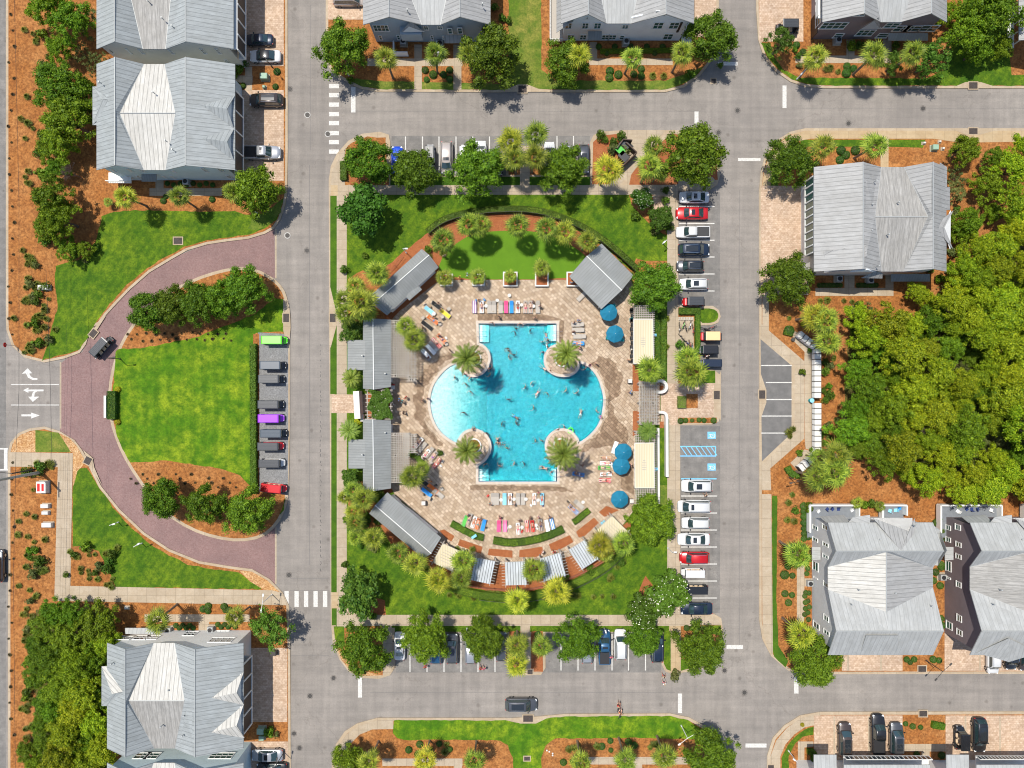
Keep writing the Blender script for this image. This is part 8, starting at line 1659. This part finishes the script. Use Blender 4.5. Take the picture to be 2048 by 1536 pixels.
# utility pole and cables
b = g(84, 944); t = empty('utility_pole', b); mb = MB(); mb.tube((b[0],b[1],.1), (b[0],b[1],11), .24, .17, 12); mb.build('pole_shaft', M['hvac'], t); mb = MB(); mb.box((b[0], b[1], 10.3), (.15, 2.4, .15)); mb.build('crossarm', M['wood'], t)
for s in (-1, 0, 1): i = MB(); i.lathe([(.05,10.4),(.08,10.45),(.05,10.55)], (b[0], b[1]+s*1.0, 0), 8); i.build('insulator', M['cap'], t)
tag(t, 'tall grey utility pole leaning over the left road', 'utility pole')
t = empty('signal_mast', g(80, 938)); mb = MB(); q = g(20, 940, 5.5); p = g(80, 938, 0); mb.tube((p[0]-.5,p[1],.1), (p[0]-.5,p[1],5.6), .12, .1); mb.tube((p[0]-.5,p[1],5.5), (q[0]-2, q[1]-.3, 5.5), .06); mb.build('mast', M['iron'], t); tag(t, 'thin dark traffic signal arm reaching over the left road', 'signal mast')
for pts, z, lb in (([(28,-40),(38,400),(38,780),(32,903),(27,1160),(31,1580)], 8.5, 'black overhead cable along the left sidewalk, western'),([(92,540),(98,680),(101,780),(104,930)], 7.0, 'black overhead cable crossing the entry lanes, eastern'),([(134,640),(130,760),(128,900),(120,1180)], 7.5, 'thin overhead cable over the start of the mauve bricks'),([(138,700),(134,800),(132,900),(125,1200)], 7.5, 'second thin overhead cable over the mauve bricks')):
    P_ = [Vector(g(x, y, z)) for x, y in pts]; t = empty('overhead_cable', P_[0]); mb = MB(); mb.path(P_, .022 if 'thin' not in lb else .008, 5); mb.build('wire', M['black'], t); tag(t, lb, 'cable')
# drains and manholes
for x, y, w, d, a in ((1045,179,1.3,1.1,0),(1945,172,1.3,1.0,0),(1945,263,1.3,.9,0),(573,636,.9,1.3,0),(666,636,.9,1.3,0),(1433,790,.9,1.3,0),(1523.5,789,.95,1.3,0),(1843,1337,1.2,.9,0),(1845,1426,1.2,.9,0),(1056,1436,1.5,1.0,0),(188,667,1.2,.9,.9),(177,921,1.1,1.0,1.1),(1060,1343,.8,.7,0),(1541,1536,.9,1.1,0),(357,482,1.3,1.0,0),(1054,1516,.9,.6,0),(1941,110,1.2,.9,.1),(1427,162,.7,.7,0)):
    b = g(x, y); z = .17 if y != 162 else .004; t = empty('storm_drain', (b[0], b[1], z)); mb = MB(); mb.box((b[0], b[1], z+.005), (w+.3, d+.3, .03), a); mb.build('drain_frame', M['kerb'], t); mb = MB()
    mb.box((b[0], b[1], z+.028), (w, d, .02), a); mb.build('grate_plate', M['grate'], t); mb = MB(); ca, sa = math.cos(a), math.sin(a)
    for k in range(7): u = -w/2 + w*(k+.5)/7; mb.box((b[0]+u*ca, b[1]+u*sa, z+.045), (.05, d*.92, .03), a)
    mb.build('grate_bar', M['iron'], t); pend(t, 'dark rectangular storm drain grate', 'storm drain', x, y, 'storm drains')
for x, y, wh in ((575,471,1),(615,230,1),(656,268,1),(614,501,0),(580,178,0),(578,1150,0),(667,1356,0),(620,1392,0),(599,1496,0),(588,1467,0),(570,1355,0),(1475,221,0),(1437,265,0),(1449,1341,0),(1489,1385,0),(1697,247,0),(1846,217,0)):
    b = g(x, y); t = empty('manhole', (b[0], b[1], .01)); mb = MB(); mb.tube((b[0],b[1],0), (b[0],b[1],.022), .33, n=24); mb.build('lid', M['iron'], t)
    mb = MB(); pts = [(b[0]+.44*math.cos(a*.2618), b[1]+.44*math.sin(a*.2618), .012) for a in range(25)]; mb.path(pts, .055 if wh else .02, 5); mb.build('ring', M['white_paint'] if wh else M['iron'], t); pend(t, 'round manhole cover with a white painted ring' if wh else 'round dark iron manhole cover', 'manhole', x, y, 'manhole covers')
# utility boxes
for x, y, c_, lb, w, d, h_ in ((529,154,'green_box','pale green transformer box in the upper left driveway bed',1.15,.9,1.0),(527.5,173,'green_box','small green box below the upper left transformer',.4,.4,.6),(523,1460,'green_box','grey green transformer box by the bottom left driveway',1.1,.9,1.1),(523,1476,'green_box','round topped green box by the bottom left driveway',.8,.7,.7),(1870,295,'green_box','pale green transformer box in the top right mulch bed',.9,.8,.8),
    (88,575,'cap','white cabinet on the west mulch strip',1.6,.7,.8),(86,974,'cap','white and red utility cabinet left of the sidewalk',1.5,1.8,1.0),(90,1012,'cap','white box below the red and white cabinet',1.2,.6,.7),(90,1026,'cap','smaller white box, middle of three by the sidewalk',1.0,.5,.6),(94,1050,'cap','slanted white box, lowest of three by the sidewalk',1.5,.7,.7),(251,1217,'cap','tiny pale blue box above the bottom left house',.6,.4,.3),(548,1305,'iron','dark trash can on the bottom left driveway',.9,.7,1.0),(1850,285,'cap','white pipe stub left of the top right transformer',.4,.25,.5),(1888,296,'cap','white pipe stub right of the top right transformer',.3,.3,.5),(1882,282,'cap','small white stub above the top right transformer',.3,.25,.4)):
    b = g(x, y, .6); t = empty('utility_box', (b[0], b[1], .14)); mb = MB(); mb.bbox((b[0], b[1], .14+h_/2), (w, d, h_), 0, .06); mb.build('cabinet', M[c_], t); mb = MB(); mb.box((b[0], b[1], .14+.03), (w+.25, d+.25, .06)); mb.build('pad', M['walk'], t); mb = MB(); mb.box((b[0], b[1]-d/2-.01, .14+h_*.5), (.04, .03, .15)); mb.build('handle', M['iron'], t)
    if 'red' in lb and y == 974: mb = MB(); mb.box((b[0]-.35, b[1], .14+h_+.01), (.4, 1.2, .02)); mb.box((b[0]+.3, b[1], .14+h_+.01), (.35, 1.1, .02)); mb.build('red_panel', M['c_red'], t)
    tag(t, lb, 'trash can' if 'trash' in lb else 'utility box')
t = empty('stop_sign', g(27, 690)); b = g(27, 690); mb = MB(); mb.tube((b[0]+.3,b[1]-.1,.1), (b[0]+.3,b[1]-.1,2.3), .035); mb.build('post', M['hvac'], t); mb = MB()
pts = [(.38*math.cos(R(22.5+45*k)), .38*math.sin(R(22.5+45*k))) for k in range(8)]; mb.add([(b[0]+.26, b[1]-.1+y, 2.2+z) for y, z in pts] + [(b[0]+.24, b[1]-.1+y, 2.2+z) for y, z in pts], [tuple(range(8)), tuple(range(15,7,-1))] + [(i,8+i,8+(i+1)%8,(i+1)%8) for i in range(8)]); mb.build('sign_plate', M['c_red'], t)
fc = bpy.data.curves.new('sign_text', 'FONT'); fc.body = 'STOP'; fc.size = .24; fc.align_x = 'CENTER'; fc.align_y = 'CENTER'; fo_ = bpy.data.objects.new('sign_text', fc); COL.objects.link(fo_); tm_ = bpy.data.meshes.new_from_object(fo_.evaluated_get(bpy.context.evaluated_depsgraph_get())); bpy.data.objects.remove(fo_); tm_.materials.clear(); tm_.materials.append(M['cap']); fo = bpy.data.objects.new('sign_text', tm_); COL.objects.link(fo); fo.parent = t; fo.location = (.235, -.1, 2.2); fo.rotation_euler = (R(90), 0, R(-90)); tag(t, 'red octagonal stop sign at the left entrance corner', 'stop sign')
# cluster mailboxes
def mailbox(px, py, a, w=.78):
    b = g(px, py, 1.2); t = empty('mailbox_cluster', (b[0], b[1], .14), R(a)); mb = MB(); mb.bbox((0,0,.95), (w*.96, 1.0, 1.1), 0, .05); mb.build('cabinet', M['cap'], t, world=False); mb = MB(); mb.box((0,0,.2), (.3,.3,.4)); mb.build('pedestal', M['cap'], t, world=False)
    mb = MB()
    for k in range(4): mb.box((0, -.51, .6+k*.24), (w*.85, .02, .2))
    mb.build('door', M['trim'], t, world=False); mb = MB(); mb.box((w*.47,0,.98), (.10,1.04,1.14)); mb.build('divider', M['iron'], t, world=False); pend(t, 'white cluster mailbox unit', 'mailbox', px, py, 'cluster mailboxes')
for k in range(9): x, y = E4(604, 282 + k*50); mailbox(x, y, -90, .84)
for k in range(9): x, y = E4(606, 774 + k*50); mailbox(x, y, -90, .84)
for k in range(4): x, y = E4(455 + k*38, 130 + k*30 + 8); mailbox(x, y, -38, .80)
for k in range(4): x, y = E4(462 + k*36, 1335 - k*32); mailbox(x, y, 218, .80)
b = g(1623, 801, .8); t = empty('trash_can', (b[0], b[1], .15)); mb = MB(); mb.lathe([(.25,.15),(.3,.3),(.33,1.0),(.3,1.02)], (b[0],b[1],0), 16); mb.build('bin_body', M['c_teal'], t); mb = MB(); mb.lathe([(.34,1.0),(.34,1.08),(.12,1.16)], (b[0],b[1],0), 16); mb.build('lid', M['c_aqua'], t); tag(t, 'round teal trash can beside the mailboxes', 'trash can')
b = g(1585, 679, .3); t = empty('planter_pot', (b[0], b[1], .15)); mb = MB(); mb.lathe([(.2,.15),(.32,.6),(.28,.6)], (b[0],b[1],0), 14); mb.build('pot', M['iron'], t); tag(t, 'dark round pot beside the upper mailbox path', 'pot')
for x, y in ((1088,1520),): pass
for x, y in zz(D6,(138,818),(158,828),(185,842),(185,858)): b = g(x, y); t = MB(); t.lathe([(.12,.14),(.14,.22),(.06,.28)], (b[0],b[1],0), 8); o = t.build('stone', M['cap']); pend(o, 'small white stone in the bottom mulch bed', 'stone', x, y, 'white stones')
# ------------------------------------------------------------------ labels that single each thing out
LM = [(330,50,'beside the top left house'),(340,230,'beside the teal house'),(340,385,'south of the teal house'),(530,160,'in the upper left driveway bed'),(70,60,'at the top of the west strip'),(90,220,'level with the teal house in the west strip'),(90,400,'in the west strip above the lawn'),(70,600,'west of the curved upper left lawn'),(60,690,'by the left stop sign'),
 (380,610,'on the upper drive island'),(350,800,'on the drive island lawn'),(400,960,'on the lower drive island'),(510,830,'by the gravel lot'),(60,1080,'left of the vertical left sidewalk'),(180,1130,'in the left sidewalk corner'),(60,1280,'west of the thicket'),(60,1450,'at the lower end of the west strip'),(150,1380,'in the bottom left thicket'),(340,1250,'north of the bottom left house'),(480,1240,'by the bottom left crosswalk'),(530,1470,'on the bottom left driveways'),
 (610,300,'on the upper left road'),(600,1150,'on the left road'),(600,1400,'on the lower left road'),(690,110,'at the top left crosswalk'),(860,140,'in front of the slate house'),(1000,100,'right of the slate house'),(1250,140,'in front of the light grey house'),(1110,120,'at the left corner of the light grey house'),(1420,90,'at the right corner of the light grey house'),(1600,120,'at the left corner of the plum house'),(1740,130,'in front of the plum house'),(1890,110,'at the right corner of the plum house'),(1970,40,'in the top right corner'),(1850,220,'on the top right road'),
 (735,320,'at the north west corner of the pool block'),(830,340,'in the west half of the north bay'),(950,340,'in the north bay left of the palms'),(1050,300,'in the middle of the north bay'),(1125,335,'in the north bay right of the palms'),(1230,300,'beside the dumpsters'),(1310,320,'east of the dumpsters'),(1400,300,'at the north east corner of the pool block'),(1460,230,'on the upper right junction'),
 (730,420,'on the north west lawn'),(900,460,'north west of the putting lawn'),(1040,445,'north of the putting lawn'),(1150,465,'north east of the putting lawn'),(1300,420,'at the north east lawn corner'),(1300,560,'east of the square pavilion'),(710,610,'west of the north west pavilion'),(760,540,'by the north west pavilion'),(830,600,'in front of the north west pavilion'),(820,665,'by the upper west pergola'),(710,740,'by the upper west pavilion wing'),(710,870,'by the lower west pavilion wing'),(820,950,'by the lower west pergola'),(710,1010,'below the lower west pavilion'),(770,1090,'south of the south west pavilion'),(890,1150,'by the western cabanas'),(1040,1170,'by the middle cabanas'),(1200,1120,'by the eastern cabanas'),(1290,1020,'by the large south east oak'),
 (960,620,'at the west end of the north lounger row'),(1030,600,'in the middle of the north lounger row'),(1150,650,'right of the pool top'),(1040,670,'in the north arm of the pool'),(940,750,'near the north west palm island'),(1010,710,'between the north palm islands'),(1110,720,'near the north east palm island'),(920,810,'in the shallow beach end'),(1010,800,'in the centre left of the pool'),(1070,800,'in the centre of the pool'),(1160,800,'in the east bay of the pool'),(955,880,'near the south west palm island'),(1030,850,'south of the pool centre'),(1115,870,'near the south east palm island'),(1010,930,'in the south arm of the pool'),(1085,930,'at the right of the south pool arm'),
 (870,690,'left of the north west island'),(860,910,'left of the south west island'),(860,975,'on the south west deck'),(960,1040,'at the west end of the curved row'),(1060,1045,'at the east end of the curved row'),(1010,1000,'in the row south of the pool'),(1150,1010,'on the south east deck'),(1220,930,'by the paired parasols'),(1240,800,'by the east gate'),(1270,680,'by the upper east pergola'),(1280,930,'by the lower east pergola'),
 (1370,670,'on the bike pad'),(1385,740,'south of the bike pad'),(1390,830,'on the east plaza'),(1470,1350,'on the lower right junction'),(1400,1290,'at the south east corner of the pool block'),(1320,1190,'on the south east lawn'),(1285,1280,'in the east part of the south bay'),(1155,1278,'in the south bay right of the palms'),(1055,1300,'in the middle of the south bay'),(960,1280,'in the south bay left of the palms'),(848,1278,'in the west part of the south bay'),(725,1290,'at the south west corner of the pool block'),(725,1190,'on the south west lawn'),
 (740,1510,'at the bottom left planting'),(860,1500,'in the bottom bed left of the lawn path'),(960,1510,'left of the bottom lawn path'),(1150,1500,'right of the bottom lawn path'),(1260,1500,'in the bottom bed middle'),(1350,1500,'at the right of the bottom bed'),(1430,1520,'at the bottom road corner'),(1600,1470,'at the bottom right corner lawn'),(1845,1450,'in the bottom right mulch bed'),(1850,1320,'between the two apartment drives'),
 (1580,330,'at the top corner of the right house'),(1700,290,'north of the right house'),(1880,300,'north east of the right house'),(1930,400,'right of the right house'),(2020,380,'at the right edge above the wood'),(1580,560,'below the right house driveway'),(1720,570,'south of the right house'),(1640,650,'by the upper mailboxes'),(1640,740,'behind the upper mailboxes'),(1640,850,'behind the lower mailboxes'),(1580,640,'by the upper visitor path'),(1600,920,'by the lower mailboxes'),(1660,950,'below the mailboxes'),(1560,800,'beside the visitor bays'),
 (1900,560,'at the north tip of the wood'),(2010,520,'in the north east of the wood'),(1780,680,'in the north west of the wood'),(1900,680,'in the upper middle of the wood'),(2010,680,'at the right edge of the wood'),(1760,800,'in the west of the wood'),(1880,820,'in the centre of the wood'),(2000,820,'in the east of the wood'),(1760,900,'in the south west of the wood'),(1880,930,'in the south of the wood'),(2010,940,'in the south east of the wood'),
 (1580,1060,'left of the mid grey house top'),(1615,1060,'along the upper wall of the mid grey house'),(1580,1170,'beside the path of the mid grey house'),(1616,1200,'along the lower wall of the mid grey house'),(1600,1280,'at the lower left of the mid grey house'),(1880,1060,'between the apartment houses, upper'),(1880,1200,'between the apartment houses, lower'),(1740,1010,'above the mid grey house'),(1960,1020,'above the lower plum house')]
ORD = ['first','second','third','fourth','fifth','sixth','seventh','eighth','ninth','tenth','eleventh','twelfth','thirteenth','fourteenth','fifteenth','sixteenth','seventeenth','eighteenth','nineteenth','twentieth'] 
def label_all():
    for look, lst in PEND.items():
        if len(lst) == 1: lst[0][0]["label"] = ' '.join(look.split()[:16]); continue
        nw = len(look.split()); zones = {}
        multi = not any(w_ in look for w_ in (' on a lounger ', 'lounger ')) or True
        rowlike = look.startswith('taupe') or ' towel ' in look or look.startswith('sunbather') or 'deck chair' in look or 'bike pad' in look or 'planter' in look or 'date palm' in look or 'bottom mulch bed' in look
        for o, x, y in lst:
            zone = '' if rowlike else min(LM, key=lambda q: (q[0]-x)**2 + (q[1]-y)**2)[2]
            zones.setdefault(zone, []).append((o, x, y))
        for z, l in zones.items():
            base = (look + ' ' + z).strip()
            while len(base.split()) > 12 and z and len(look.split()) > 4: look_ = ' '.join(look.split()[:max(3, 12 - len(z.split()))]); base = look_ + ' ' + z; break
            if len(l) == 1: l[0][0]["label"] = ' '.join(base.split()[:16]); continue
            sx_ = max(q[1] for q in l) - min(q[1] for q in l); sy_ = max(q[2] for q in l) - min(q[2] for q in l); hor = sx_ >= sy_
            l.sort(key=lambda q: q[1] if hor else q[2])
            for i, (o, x, y) in enumerate(l):
                n = len(l); w_ = ('left', 'right') if hor else ('top', 'bottom')
                k = i if i < n - i else n - 1 - i; side = w_[0] if i < n - i else w_[1]
                od = ORD[k] if k < len(ORD) else str(k+1) + 'th'
                ws = base.split()
                o["label"] = ' '.join(ws[:12]) + f', {od} from {side}'
label_all()
